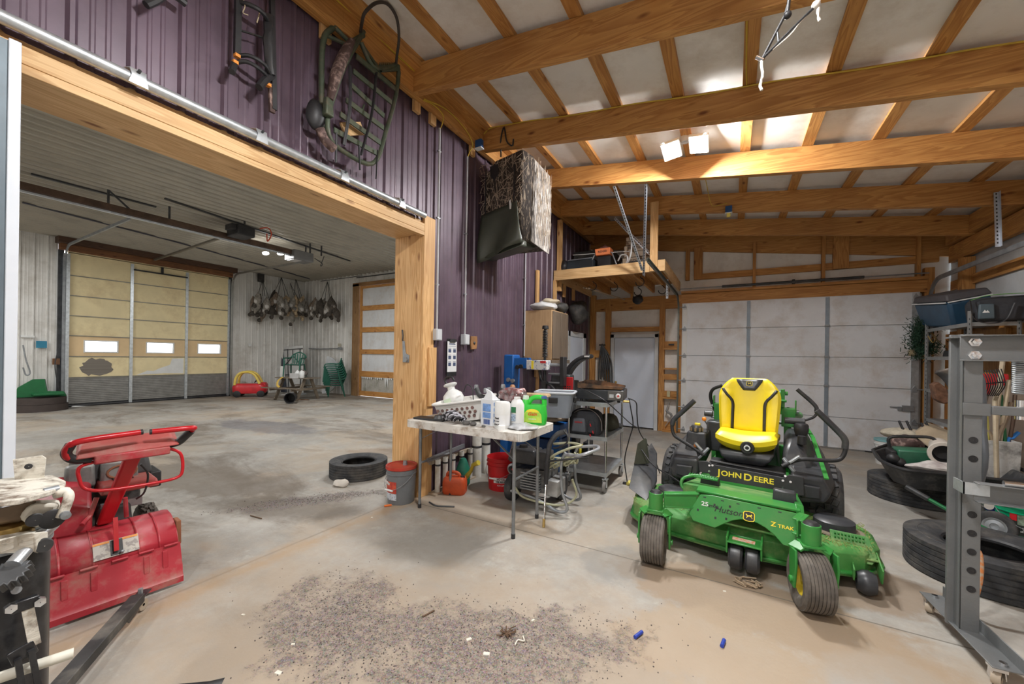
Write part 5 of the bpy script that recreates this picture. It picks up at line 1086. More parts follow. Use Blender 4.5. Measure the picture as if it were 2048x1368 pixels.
# ================================================================ THINGS ON THE PURPLE WALL
# pipe track with hanging brackets
t = thing('track_pipe', 'long round galvanised track pipe fixed along the timber above the opening', 'track', (XW+.1, -.4, 3.0))
MB().tube([(XW+.085, YF+.1, 3.025), (XW+.085, 3.14, 3.025)], .031, 24).lathe([(.031, 0), (.022, .001), (.022, -.03), (.001, -.03)], (XW+.085, 3.141, 3.025), 'Y').build('pipe', GALV, t)
for y in (-1.1, .2, .84, 1.48, 2.14, 2.79):
    b_ = MB().loft([[(XW+.05, y-.045, 3.08), (XW+.05, y+.045, 3.08), (XW+.055, y+.045, 3.08), (XW+.055, y-.045, 3.08)], [(XW+.105, y-.035, 3.065), (XW+.105, y+.035, 3.065), (XW+.11, y+.035, 3.07), (XW+.11, y-.035, 3.07)], [(XW+.122, y-.03, 3.03), (XW+.122, y+.03, 3.03), (XW+.126, y+.03, 3.03), (XW+.126, y-.03, 3.03)], [(XW+.118, y-.04, 2.985), (XW+.118, y+.04, 2.985), (XW+.122, y+.04, 2.985), (XW+.122, y-.04, 2.985)]]).build('bracket', GALV, t)
    MB().cyl((XW+.105, y, 3.05), (XW+.135, y, 3.06), .008, 8).build('bolt', DKST, b_)
# sliding door leaf at the left edge
sd = thing('sliding_door', 'blue-grey ribbed sliding door leaf with a white edge at the left', 'door', (-2.78, -1.0, .05))
yE = .43
ribbed((XW+.176, yE-.036-3.0, .06), (0, 1, 0), (0, 0, 1), 3.0, 2.83, (1, 0, 0)).build('leaf_sheet', mat('blue_grey_sheet', (.13, .17, .20), .4, .2, var=.1), sd, smooth=False)
MB().box2((XW+.13, yE-.036, .05), (XW+.185, yE, 2.9)).build('edge_channel', mat('edge_white', (.62, .66, .72), .4, var=.03), sd, bevel=.003)
MB().box2((XW+.13, yE-3.05, 2.85), (XW+.15, yE-.055, 2.9)).build('top_channel', WHITE, sd)
# conduits
def conduit(y, z0, z1, label, box=True, r=.011, grp='conduits on the purple wall'):
    t = thing('wall_conduit', label, 'conduit', (XW+.04, y, z0), 0, grp)
    MB().cyl((XW+.045, y, z0), (XW+.045, y, z1), r, 10).build('conduit_pipe', mat('conduit_grey', (.42, .42, .44), .45, var=.08), t)
    for z in [z0+.5+k*.75 for k in range(int((z1-z0)/.75))]: MB().box((XW+.04, y, z), (.03, .045, .015)).build('strap', STEEL, t)
    if box:
        b_ = MB().box2((XW+.02, y-.05, z0-.13), (XW+.085, y+.05, z0)).build('switch_box', mat('box_grey', (.48, .50, .53), .5, var=.05), t, bevel=.005); MB().box2((XW+.086, y-.04, z0-.12), (XW+.09, y+.04, z0-.01)).build('cover_plate', mat('plate_grey', (.58, .6, .63), .4, var=.03), b_)
conduit(3.41, 1.84, 4.1, 'grey conduit with switch box nearest the wooden post', r=.013); conduit(3.94, 1.81, 4.02, 'grey conduit with switch box behind the hanging camouflage bag side'); conduit(5.54, 1.55, 4.0, 'thin pale conduit without a box passing behind the tyre changer', box=False)
YC = mat('cable_yellow', (.55, .38, .04), .5, var=.1)
def cab(label, pts, r=.006, m=YC): return cable('yellow_cable' if m is YC else 'white_cable', label, pts, r, m)
cab('yellow cable looping from the ceiling timber into the conduit nearest the post', [(XW+.13, 3.05, 4.18), (XW+.13, 3.2, 4.22), (XW+.13, 3.36, 4.2), (XW+.07, 3.42, 4.14), (XW+.045, 3.41, 4.08)])
cab('yellow cable running on to the blue box at the corner of the second rafter', [(XW+.14, 3.05, 4.19), (XW+.14, 3.4, 4.28), (XW+.14, 3.75, 4.25), (XW+.13, 3.93, 4.15), (XW+.07, 3.95, 4.08), (XW+.045, 3.94, 4.0)])
P = [(x, 4.15, zr(x)+.27+.008*math.sin(x*5)) for x in [-2.7+.3*i for i in range(20)]]
cab('long yellow cable stapled along the near face of the rafter above the twin lamp', [(XW+.18, 4.1, 4.35)]+P, .007)
cab('yellow cable stapled along the ledger in the upper left of the ceiling', [(XW+.13, -.5+.4*i, 4.40+.01*math.sin(i*2)) for i in range(10)], .007)
cab('yellow cable dropping along a purlin toward the twin lamp', [(.05, 2.99, zr(0)+.27), (.06, 3.4, zr(0)+.27), (.07, 3.9, zr(0)+.27), (.08, 4.14, zr(0)+.27)])
cab('thin cable hanging down in front of the fourth rafter near the blue box', [(-.36, 5.54, zr(-.4)+.2), (-.34, 6.0, zr(-.4)+.1), (-.30, 6.5, zr(-.4)-.0), (-.20, 6.7, zr(-.2)+.08), (-.1, 6.76, zr(-.1)+.12)], .005)
def ubox(label, c, face='y'):
    t = thing('outlet_box', label, 'outlet box', c, 0, 'blue outlet boxes', world=False)
    MB().box((0, 0, .05), (.09, .06, .10)).build('box_body', mat('box_blue', (.01, .07, .22), .5), t, bevel=.006); MB().box((0, 0, -.006), (.10, .07, .01)).build('cover_plate', WHITE, t)
    return t
o = ubox('blue outlet box at the near end of the second rafter by the purple wall', (XW+.18, 4.0, 4.12)); o = ubox('blue outlet box on the fourth rafter, with a small yellow plug', (-.08, 6.74, zr(0)-.02))
MB().box((.0, 0, -.035), (.05, .04, .05)).build('small_plug', mat('plug_yellow', (.75, .65, .15), .5), o)
# paper sign, wooden plaque
s_ = thing('clipboard', 'white printed sheet of small pictures on a black clipboard hanging on the purple wall', 'clipboard', (XW+.03, 3.7, 1.30))
Mc = face_m((XW+.035, 3.70, 1.52), (0, 1, 0), (0, 0, 1))
MB(Mc).box((0, 0, 0), (.18, .44, .006)).build('board', BLK, s_); MB(Mc).box((0, .01, .005), (.175, .36, .002)).build('paper', mat('paper_white', (.72, .73, .74), .6, var=.02), s_)
mb = MB(Mc)
for i, (x, y) in enumerate([(x, y) for y in (.08, .0, -.08) for x in (-.045, .045)]): mb.box((x, y, .007), (.05, .04, .001)); mb.box((x, y+.03, .007), (.055, .004, .001))
mb.box((0, .16, .007), (.12, .012, .001)).box((0, .135, .007), (.14, .004, .001)); mb.build('printed_picture', mat('ink_navy', (.06, .08, .16), .6), s_, smooth=False)['kind'] = 'stuff'
MB(Mc).box((0, .2, .01), (.1, .04, .015)).build('clip', DKST, s_)
s_ = thing('wooden_plaque', 'small brown wooden plaque with a dark stud on the purple wall', 'plaque', (XW+.03, 4.07, 1.63))
Mc = face_m((XW+.04, 4.14, 1.71), (0, 1, 0), (0, 0, 1))
MB(Mc).prism([(-.055, -.085), (.06, -.075), (.075, .02), (.065, .09), (-.06, .085), (-.07, .0)], .02).build('plaque_board', mat('plaque_brown', (.30, .15, .06), .6, var=.25, vscale=12), s_, bevel=.004); MB(Mc).sph((0, 0, .015), .02, sc=(1, 1, .5)).build('stud', DKST, s_)
# latch on the post
t = thing('gate_latch', 'grey steel latch with chain hanging on the wooden post', 'latch', (XW-.2, 3.19, 1.4))
Mc = face_m((-3.16, 3.195, 1.56), (1, 0, 0), (0, 0, 1))
MB(Mc).prism([(-.04, -.10), (.05, -.10), (.055, -.02), (.0, .0), (-.02, .14), (-.05, .14), (-.04, -.02)], .012).build('latch_plate', STEEL, t, bevel=.003); MB(Mc).tube([(-.04, .14, .01), (-.03, .2, .015), (-.045, .26, .012)], .008).build('chain', DKST, t); MB(Mc).cyl((.02, -.07, .0), (.02, -.07, .03), .025, 14).build('pivot', STEEL, t)
# ---- hanging camouflage blind bag
CAM = mat('camouflage_reeds', (.035, .026, .022), .8, col2=(.34, .27, .20), vscale=9, thr=(.52, .66), stretch=(5, 5, 1.2), bump=.4, bscale=12)
CAML = mat('camouflage_pale', (.07, .06, .055), .55, col2=(.50, .46, .42), vscale=10, thr=(.42, .62), stretch=(5, 5, .8), bump=.4, bscale=12)
bl = thing('camouflage_blind', 'folded reed-camouflage hunting blind hanging from the second rafter', 'hunting blind', (-2.58, 4.4, 2.9))
q = dict(a=aty(958, 292, 4.38), b=aty(1045, 275, 4.38), c=aty(1058, 440, 4.38), d=aty(962, 420, 4.38), e=aty(1084, 295, 4.62), f=aty(1083, 492, 4.62))
xa, xb = -2.88, -2.24
def blob(u, v, bulge): return None
MB().loft([[(xa+.03, 4.36, 4.02), (xa+.2, 4.25, 4.06), (xb-.05, 4.25, 4.12), (xb+.03, 4.38, 4.06), (xb, 4.75, 4.06), (xa+.03, 4.75, 4.0)],
           [(xa-.0, 4.30, 3.85), (xa+.2, 4.22, 3.88), (xb-.05, 4.22, 3.95), (xb+.05, 4.34, 3.95), (xb+.03, 4.80, 3.95), (xa, 4.8, 3.85)],
           [(xa, 4.28, 3.55), (xa+.2, 4.22, 3.5), (xb-.05, 4.22, 3.5), (xb+.05, 4.34, 3.5), (xb+.03, 4.8, 3.5), (xa, 4.8, 3.5)],
           [(xa+.0, 4.28, 3.3), (xa+.2, 4.24, 3.25), (xb-.08, 4.24, 3.25), (xb+.05, 4.34, 3.2), (xb+.03, 4.8, 3.2), (xa, 4.8, 3.2)],
           [(xa+.02, 4.30, 3.0), (xa+.2, 4.28, 2.98), (xb-.05, 4.28, 2.98), (xb+.05, 4.36, 2.98), (xb+.03, 4.78, 2.96), (xa, 4.78, 2.98)]]).build('blind_body', CAM, bl, bevel=.02)
MB().loft([[(xb+.03, 4.34, 4.02), (xb+.07, 4.37, 4.0), (xb+.07, 4.82, 3.98), (xb+.03, 4.84, 4.0)], [(xb+.05, 4.33, 3.5), (xb+.085, 4.36, 3.5), (xb+.085, 4.84, 3.5), (xb+.05, 4.85, 3.5)], [(xb+.03, 4.33, 2.98), (xb+.07, 4.36, 2.95), (xb+.07, 4.82, 2.92), (xb+.03, 4.84, 2.95)]]).build('side_panel', CAML, bl, bevel=.01)
rr = random.Random(8); mb = MB()
for i in range(420):
    s = rr.random()
    if s < .55: p_ = Vector((rr.uniform(xa, xb), 4.215+rr.uniform(-.012, .01), rr.uniform(3.3, 4.02))); dd = Vector((rr.uniform(-.7, .7), 0, rr.uniform(-1, 1)))
    else: p_ = Vector((xb+.092, rr.uniform(4.36, 4.82), rr.uniform(3.0, 3.98))); dd = Vector((0, rr.uniform(-.15, .15), 1))
    dd = dd.normalized()*rr.uniform(.03, .09); mb.bar(p_-dd, p_+dd, .0035, .003)
mb.build('reed_print', mat('reed_tan', (.42, .34, .26), .8, var=.4, vscale=9), bl, smooth=False)['kind'] = 'stuff'
OLV = mat('olive_nylon', (.045, .05, .036), .45, var=.1, bump=.3, bscale=6)
def flap(u, v):
    x = (xa+.02)+(xb-.12-xa)*u*(1-.0*v) - .03*v + .13*u*v; z = 3.36+.10*u-.62*v+.10*u*v; y = 4.20-.05*math.sin(u*7+v*3)*v-.03*v
    return (x, y, z)
MB().grid(flap, 14, 10).build('hanging_flap', OLV, bl, solid=.012)
MB().loft([[(xa+.0, 4.2, 2.80), (xa+.2, 4.17, 2.79), (xb-.02, 4.2, 2.90), (xb+.0, 4.5, 2.93), (xa+.02, 4.5, 2.83)], [(xa+.01, 4.24, 2.98), (xa+.2, 4.26, 2.98), (xb-.02, 4.26, 2.99), (xb, 4.6, 2.99), (xa+.02, 4.6, 2.98)]]).build('lower_fold', OLV, bl, bevel=.02)
MB().prism([(-.07, .1), (.05, .11), (.06, -.02), (.0, -.09), (-.06, -.03)], .01, face_m((-2.67, 4.205, 3.87), (1, 0, 0), (0, 0, 1))).build('window_opening', BLK, bl)
MB().bar((-2.38, 4.205, 3.92), (-2.38, 4.2, 3.4), .02, .004, (0, 1, 0)).build('strap', BLK, bl); MB().bar((-2.8, 4.205, 3.95), (-2.80, 4.2, 3.35), .016, .004, (0, 1, 0)).build('strap', BLK, bl)
MB().tube(smoothpath([(-2.6, 4.24, 4.08), (-2.55, 4.15, 4.25), (-2.5, 4.14, 4.38), (-2.46, 4.14, 4.2), (-2.38, 4.14, 4.12), (-2.37, 4.15, 4.2)], 4), .009).build('hanger', BLK, bl)
MB().prism([(-.02, .05), (0, .07), (.012, .0), (.008, -.05), (-.01, -.05)], .006, face_m((-2.42, 4.19, 3.42), (1, 0, 0), (0, 0, 1))).build('white_tag', WHITE, bl)
# ---- climbing tree stand (olive frame) hung flat on the wall
OL = mat('olive_paint', (.065, .085, .055), .5, .2, var=.15, dirt=(.2, .14, .1), dirtamt=.4, dscale=9)
X3 = XW+.16
ts = thing('tree_stand', 'olive green climbing tree stand with slatted seat hanging on the purple wall', 'tree stand', (X3, 2.2, 3.1))
def W(px, py, dx=.0): return atx(px, py, X3+dx)
fr = [W(727, 63), W(690, 130), W(668, 190), W(655, 240), W(662, 280), W(690, 305), W(735, 328), W(756, 315), W(770, 270), W(792, 190), W(796, 132), W(772, 137), W(745, 132), W(722, 85)]
MB().tube(smoothpath(fr, 3), .021, 10, sq=.9).build('platform_frame', OL, ts)
back = [W(668, 53, -.06), W(646, 85, -.06), W(643, 205, -.06), W(645, 262, -.06), W(668, 300, -.06)]
MB().tube(smoothpath(back, 5), .022, 10).build('rear_frame', OL, ts); MB().tube([W(668, 53, -.06), W(700, 85, -.03), W(727, 70)], .02, 10).build('rear_frame', OL, ts)
MB().tube([W(655, 72, -.06), W(700, 92, -.03)], .015, 8).build('rear_frame', OL, ts)
for i, (a, b_) in enumerate((((712, 112), (793, 180)), ((706, 142), (783, 205)), ((700, 168), (768, 232)), ((692, 200), (767, 256)), ((680, 228), (761, 286)), ((668, 260), (753, 306)))):
    MB().bar(W(*a), W(*b_), .014, .042, (0, 0, 1)).build('slat', OL, ts)
MB().bar(W(724, 90), W(762, 145), .02, .025).build('brace', OL, ts); MB().tube([W(728, 210), W(723, 228)], .008).build('brace', OL, ts)
CAMB = mat('camouflage_brown', (.07, .04, .035), .8, col2=(.33, .23, .2), vscale=16, thr=(.5, .66))
MB().tube(smoothpath([W(703, 82, .04), W(688, 110, .05), W(672, 150, .05), W(660, 200, .04)], 5), [.035, .04, .045, .05, .052, .055, .055, .055, .055, .055, .055, .05, .045, .04, .035, .03], 10, sq=.7).build('padded_rail', CAMB, ts)
MB().tube(smoothpath([W(640, 258, .02), W(650, 280, .03), W(668, 298, .03)], 5), .035, 10).build('padded_rail', CAMB, ts)
for a, b_ in (((700, 130), (688, 290)), ((753, 145), (722, 310))):
    MB().tube(smoothpath([W(*a, .03), W((a[0]+b_[0])/2+6, (a[1]+b_[1])/2, .05), W(*b_, .03)], 5), .013, 6, sq=.4).build('strap', BLK, ts)
for a, b_ in (((673, 265), (672, 325)), ((718, 290), (720, 340)), ((755, 300), (752, 358))): MB().tube([W(*a, .03), W(*b_, .02)], .008, 6, sq=.4).build('strap_tail', BLK, ts)
mb = MB(); mb.tube(smoothpath([W(721, 64), W(724, 45, .12), W(730, 25, .22), W(752, 6, .26), W(775, 8, .26), W(793, 35, .25), W(798, 75, .18), W(794, 110, .08), W(792, 130)], 6), .013, 8); mb.build('climbing_cable', mat('cable_sheath', (.05, .04, .035), .6), ts)
MB().bar(W(757, 138), W(795, 136), .02, .05).build('cleat', OL, ts)
mb = MB(); [mb.tbox(W(760+i*4, 128), (.012, .012, .03), .4) for i in range(9)]; mb.build('cleat_teeth', OL, ts)
MB().sph(W(632, 230, -.05), .075, 12, (.8, 1, 1.5)).jit(.02, 9).build('black_pouch', BLK, ts)
MB().tbox(W(656, 215, .03), (.06, .07, .14), .8).build('hinge_block', OL, ts, bevel=.01)
MB().box(W(705, 258, -.06), (.02, .22, .1), rotm(.5)).build('wooden_board', LY, ts)
# ---- black ladder-like stand and the one at the top edge
X4 = XW+.10
def V(px, py, dx=0.): return atx(px, py, X4+dx)
ls = thing('climbing_stick', 'black metal climbing stick frame with orange tips high on the purple wall', 'climbing stick', (X4, 1.45, 3.3))
MB().bar(V(477, -60), V(474, 112), .035, .03, (1, 0, 0)).build('side_rail', BLK, ls); MB().bar(V(543, -30), V(548, 220), .03, .03, (1, 0, 0)).build('side_rail', BLK, ls)
MB().tube(smoothpath([V(474, 112), V(500, 112, .06), V(530, 130, .08), V(545, 160)], 5), .013, 8).build('curved_rung', BLK, ls); MB().tube(smoothpath([V(470, 125), V(495, 124, .06), V(522, 140, .08), V(540, 160)], 5), .013, 8).build('curved_rung', BLK, ls)
MB().tube(smoothpath([V(478, 5), V(500, 10, .06), V(525, 25, .08), V(540, 50)], 5), .015, 8).build('curved_rung', BLK, ls); MB().tube(smoothpath([V(478, 60), V(510, 70), V(540, 80)], 4), .011, 6, sq=.5).build('strap', BLKD, ls)
MB().tube([V(470, 125), V(464, 144, .04)], .02, 8).build('foot_step', BLK, ls); MB().tube(smoothpath([V(545, 150), V(530, 160, .04), V(518, 175, .06)], 4), .024, 8).build('foot_step', BLK, ls)
MB().bar(V(542, 168), V(544, 225), .035, .02, (1, 0, 0)).build('camouflage_wrap', CAMB, ls)
OT = mat('orange_tip', (.75, .28, .04), .5)
for p_ in ((474, 112), (470, 125), (536, 170)): MB().box(V(*p_, .015), (.03, .03, .02)).build('orange_tip', OT, ls)
MB().tube(smoothpath([V(538, 30, .02), V(536, 80, .05), V(540, 150, .03)], 4), .03, 8, sq=.5).jit(.01, 20).build('wrapped_strap', BLK, ls)
MB().tube(smoothpath([V(485, -8, .03), V(490, 12, .04), V(486, 25, .04), V(496, 30, .03)], 4), .003, 5).build('twine', mat('twine', (.5, .42, .28), .8), ls); MB().tube([V(519, 27, .03), V(514, 45, .04)], .004, 5).build('twine', mat('twine', (.5, .42, .28), .8), ls)
lt = thing('climbing_stick', 'black metal hook piece just entering the top edge of the picture above the track', 'climbing stick', (X4, 1.0, 3.5))
MB().tube(smoothpath([V(292, 10), V(310, 2), V(330, -10), V(350, -8), V(372, 8)], 4), .02, 8).build('hook_arm', BLK, lt); MB().bar(V(330, -60), V(330, -8), .03, .03, (1, 0, 0)).build('hook_stem', BLK, lt)
# ---- cabinet, boards and bags toward the back
trim(MB().box2((XW+.02, 5.96, 1.2), (XW+.06, 6.04, 3.02)), LZ, bevel=.003); trim(MB().box2((XW+.02, 6.72, 2.2), (XW+.06, 6.80, 2.98)), LZ, bevel=.003); trim(MB().box2((XW+.02, 6.86, 2.8), (XW+.10, 6.95, 4.15)), LZ, bevel=.003)
trim(MB().box2((XW+.02, 6.02, .5), (XW+.06, 6.08, 1.5)), LZ, bevel=.003)
cb = thing('wall_cabinet', 'tan and grey wooden wall cabinet behind the tyre changer', 'cabinet', (-2.75, 6.1, 1.5))
TAN = wood('tan_panel', (.50, .34, .19), (.43, .28, .15), 2, knots=False); GRW = wood('grey_oak', (.20, .155, .115), (.13, .10, .075), 2, knots=False)
bxy = dict(x0=XW+.03, x1=-2.42, y0=5.55, y1=6.2)
MB().box2((XW+.03, 5.55, 1.50), (-2.44, 6.22, 2.28)).build('cabinet_body', TAN, cb, bevel=.004)
MB().box2((-2.438, 5.57, 1.52), (-2.42, 5.88, 2.26)).build('cabinet_door', GRW, cb, bevel=.004); MB().box2((-2.438, 5.9, 1.52), (-2.42, 6.2, 2.26)).build('cabinet_door', GRW, cb, bevel=.004)
MB().box2((XW+.03, 5.52, 1.44), (-2.40, 6.24, 1.50)).build('base_rail', GRW, cb, bevel=.004)
for i, (x, y, z, sx, sy, sz, m, t_) in enumerate(((-2.66, 5.72, 2.35, .23, .2, .07, 'w', 'white rolled cloth sack lying on the front top of the cabinet'), (-2.60, 5.85, 2.44, .16, .18, .05, 't', 'cream folded sack on top of the white one over the cabinet'), (-2.50, 6.05, 2.37, .12, .15, .09, 'b', 'black bag at the right end of the cabinet top'))):
    tag(MB().sph((x, y, z), 1, 18, (sx, sy, sz)).jit(.03, 11, i).build('cloth_sack', {'w': mat('sack_white', (.5, .5, .5), .7, bump=.4), 't': mat('sack_cream', (.52, .44, .32), .7, bump=.4), 'b': BLKD}[m]), t_, 'sack')
# hose coil and bits on the back wall
cl = thing('hose_coil', 'bundle of dark hoses hanging on the back wall left of the white door', 'hose', (-2.6, YB, 1.0))
for i in range(5):
    x = -2.68+.05*i; MB().tube(smoothpath([(x, YB-.03, 1.0+.05*i), (x+.02, YB-.05, 1.5), (-2.60, YB-.06, 1.86-.01*i), (x+.08, YB-.05, 1.5), (x+.12, YB-.03, 1.05-.03*i)], 6), .017, 8).build('hose_loop', DKST, cl)
MB().box((-2.6, YB-.05, 1.84), (.14, .05, .03)).build('hook', BLK, cl)
tag(MB().box2((-1.20, YB-.03, .74), (-1.14, YB+.04, .86)).build('small_bottle', mat('bottle_cream', (.55, .5, .3), .5)), 'small cream bottle on the narrow shelf between the studs right of the white door', 'bottle')
tag(MB().tube(smoothpath([(-1.15, YB-.02, .64), (-1.2, YB-.04, .45), (-1.1, YB-.03, .35), (-1.22, YB-.04, .12)], 4), [.02]*4+[.05]*5+[.015]*4, 8, sq=.5).build('grey_rag', mat('rag_grey', (.35, .34, .33), .8)), 'grey rag hanging between the studs right of the white door', 'rag')
tag(MB().box((-1.13, YB+.0, 1.85), (.11, .02, .03)).build('black_latch', BLK), 'small black latch on the upper rail right of the white door', 'latch')
# fan-like dark lump under the loft
tag(MB(Matrix.Translation((-2.72, 7.5, 2.45))).sph((0, 0, 0), .22, 14, (.8, 1, 1.1)).jit(.05, 6).build('hanging_bundle', BLKD), 'dark bundle hanging in the shadow under the loft by the corner', 'bundle')
# ================================================================ STORAGE LOFT
LFX0, LFX1, LFY, LFZ = XW+.03, -.97, 6.74, 2.97
lf = thing('storage_loft', 'wooden storage loft of joists and boards in the back left corner', 'loft', (-1.9, 7.8, LFZ))
MB().box2((LFX0, LFY-.04, LFZ), (LFX1, LFY, LFZ+.185)).build('front_beam', LX, lf, bevel=.004); MB().box2((LFX1-.04, LFY+.001, LFZ), (LFX1, YB+.0, LFZ+.185)).build('side_beam', LY, lf, bevel=.004)
MB().box2((LFX0, LFY+.001, LFZ), (LFX0+.04, YB+.0, LFZ+.185)).build('wall_joist', LY, lf)
for x in (-2.45, -1.98, -1.5, -1.2): MB().box2((x-.02, LFY+.001, LFZ+.0), (x+.02, YB+.0, LFZ+.165)).build('joist', WY, lf)
MB().box2((LFX0+.04, LFY+.001, LFZ+.166), (LFX1-.041, YB+.0, LFZ+.184)).build('deck_boards', WY, lf)
MB().box2((-1.20, LFY-.08, LFZ-.0), (-1.08, LFY-.041, 4.1)).build('hanger_post', LZ, lf, bevel=.004)
for x, y, z0 in ((XW+.03, LFY-.06, 1.9),): MB().box2((x, y, 2.1), (x+.04, y+.07, 2.97)).build('support_board', LZ, lf)
for x, y in ((XW+.05, 7.1), (XW+.05, 7.6)): MB().box2((x, y, 2.72), (x+.04, y+.08, 2.97)).build('block', LZ, lf)
PERF = mat('perforated_angle', (.58, .63, .70), .35, .6, var=.08)
def angle_iron(name, label, a, b_, up=(0, 1, 0), wd=.04):
    a = Vector(a); b_ = Vector(b_); t = thing(name, label, 'angle iron', a)
    s, u, d = frame(b_-a, Vector(up)); mb = MB(); mb.bar(a, b_, wd, .003, up).bar(a+s*wd/2+u*wd/2, b_+s*wd/2+u*wd/2, .003, wd, up); mb.build('flange', PERF, t, smooth=False)
    mb = MB(); L = (b_-a).length; k = int(L/.045)
    for i in range(k): p_ = a+d*(.02+i*.045); mb.bar(p_-u*.0025, p_+u*.0025, .012, .02, d)
    o = mb.build('slot', BLK, t, smooth=False); o['kind'] = 'stuff'; return t
yA = 6.60
angle_iron('support_angle', 'bright perforated angle iron dropping straight from the third rafter to the loft corner', aty(1292, 364, 5.55), (-1.28, yA, 2.90), (0, -1, .0)); angle_iron('support_angle', 'slanting perforated angle iron crossing to the loft corner from the upper left', aty(1228, 372, 5.55), (-1.30, yA-.02, 2.98), (0, -1, .0))
angle_iron('support_angle', 'dimmer slanting perforated angle iron behind the bright pair', (-1.85, 6.9, 4.02), (-1.12, 6.86, 3.17), (0, -1, .0)); angle_iron('support_angle', 'short perforated angle iron hanging below the loft boards', (-1.03, 7.4, 2.96), (-1.03, 7.42, 2.62), (0, -1, 0))
angle_iron('support_angle', 'perforated angle iron hanging the right-hand door track', (2.66, 6.75, 3.55), (2.66, 6.7, 2.9), (0, -1, 0))
# hooks and poles under the loft
for i, (x, y, t_) in enumerate(((-2.28, 7.05, 'black bicycle hook under the loft holding the pale poles'), (-1.95, 7.3, 'black hook under the loft hung with tools'), (-1.42, 7.0, 'large empty black hook under the middle of the loft'), (-1.66, 8.0, 'black hook at the back of the loft hung with straps'), (-1.20, 8.0, 'black hook under the loft nearest the door track'))):
    tag(MB().tube([(x, y, LFZ+.0)]+[(x+.07*math.sin(a)-.0, y, LFZ-.10-.07*math.cos(a)+.0) for a in [2.8-.4*k for k in range(12)]], .008, 8).build('storage_hook', BLK), t_, 'hook', 'hooks under the loft')
for i in range(3): tag(MB().tube([(-2.42+.05*i, 6.95, 2.84-.01*i), (-2.16+.05*i, 8.6, 2.86-.02*i)], .012, 8).build('long_pole', mat('pole_tan', (.42, .32, .22), .5, .2)), ['pale slim pole nearest the purple wall on the hooks under the loft', 'middle pale slim pole on the hooks under the loft', 'pale slim pole farthest from the purple wall under the loft'][i], 'pole', 'poles under the loft')
tag(MB(Matrix.Translation((-1.66, 8.0, 2.72))).sph((0, 0, 0), .09, 10, (1.2, .8, 1)).jit(.03, 14).build('strap_bundle', BLK), 'black tangle of straps on the rear hook under the loft', 'bundle')
# stuff on the loft
LZT = LFZ+.186
bx = thing('tackle_bag', 'dark blue-black soft case at the left end of the loft', 'case', (-2.5, 7.1, LZT), 0, world=False)
MB().tbox((0, 0, .11), (.55, .35, .20), .92).build('case_body', mat('case_navy', (.02, .028, .036), .7), bx, bevel=.02); MB().tbox((0, 0, .225), (.5, .3, .02), .95).build('case_lid', mat('lid_grey', (.2, .22, .25), .5), bx); MB().box((-.28, -.1, .1), (.03, .04, .14)).build('buckle', STEEL, bx)
tag(MB(Matrix.Translation((-2.83, 6.98, LZT))).sph((0, 0, .12), .13, 12, (.7, .8, 1)).jit(.02, 9).build('black_pouch', BLK), 'black pouch at the far left end of the loft', 'pouch')
bs = thing('broadcast_spreader', 'orange-topped broadcast spreader with grey tube legs lying on the loft', 'spreader', (-2.05, 7.0, LZT))
MB().tube([(-2.36, 6.95, LZT), (-2.22, 6.95, LZT+.27), (-2.16, 6.95, LZT+.31)], .013, 10).build('tube_leg', STEEL, bs); MB().tube([(-1.80, 6.95, LZT), (-1.90, 6.95, LZT+.27), (-1.96, 6.95, LZT+.31)], .013, 10).build('tube_leg', STEEL, bs)
MB().tbox((-2.06, 7.0, LZT+.30), (.26, .2, .12), 1.1).build('orange_box', mat('spreader_orange', (.75, .22, .08), .5), bs, bevel=.01); text('box_lettering', 'RIDGID', .05, Matrix.Translation((-2.06, 6.893, LZT+.30)) @ rotm(PI/2), BLK, bs, bold=True)
MB().lathe([(.001, .10), (.03, .06), (.09, .04), (.10, .02), (.1, 0), (.001, 0)], (-2.05, 7.02, LZT+.36), n=20).build('top_cap', mat('cap_maroon', (.12, .04, .03), .5), bs); MB().box((-2.05, 7.05, LZT+.14), (.24, .2, .18)).jit(.02, 10).build('motor', BLK, bs)
tag(MB().cyl((-2.62, 6.9, LZT+.30), (-1.60, 6.98, LZT+.27), .005, 6).build('thin_rod', WHITE), 'thin white rod lying across the orange spreader on the loft', 'rod')
tag(MB().tube(smoothpath([(-1.78, 6.9, LZT+.1), (-1.72, 6.9, LZT+.2), (-1.62, 6.9, LZT+.16), (-1.64, 6.9, LZT+.04), (-1.74, 6.9, LZT+.02), (-1.62, 6.9, LZT+.05), (-1.56, 6.9, LZT+.2), (-1.55, 6.92, LZT+.46)], 5), .014, 8).build('clear_hose', mat('hose_clear', (.5, .5, .5), .3)), 'white curled clear hose sticking up on the loft', 'hose')
tag(MB(Matrix.Translation((-1.62, 7.3, LZT+.13)) @ rotm(0, 1.4, 0)).lathe([(.08, -.18), (.09, -.15), (.09, .15), (.06, .18), (.001, .18)], n=16).build('grey_roll', STEEL), 'grey metal roll lying on the loft before the crates', 'roll')
tag(MB(Matrix.Translation((-1.4, 6.85, LZT+.02))).sph((0, 0, .02), .15, 12, (1.4, .5, .2)).jit(.03, 14).build('dark_glove', BLKD), 'dark crumpled gloves on the loft edge', 'gloves')
CR = wood('crate_wood', (.42, .34, .26), (.34, .27, .2), 0, knots=False)
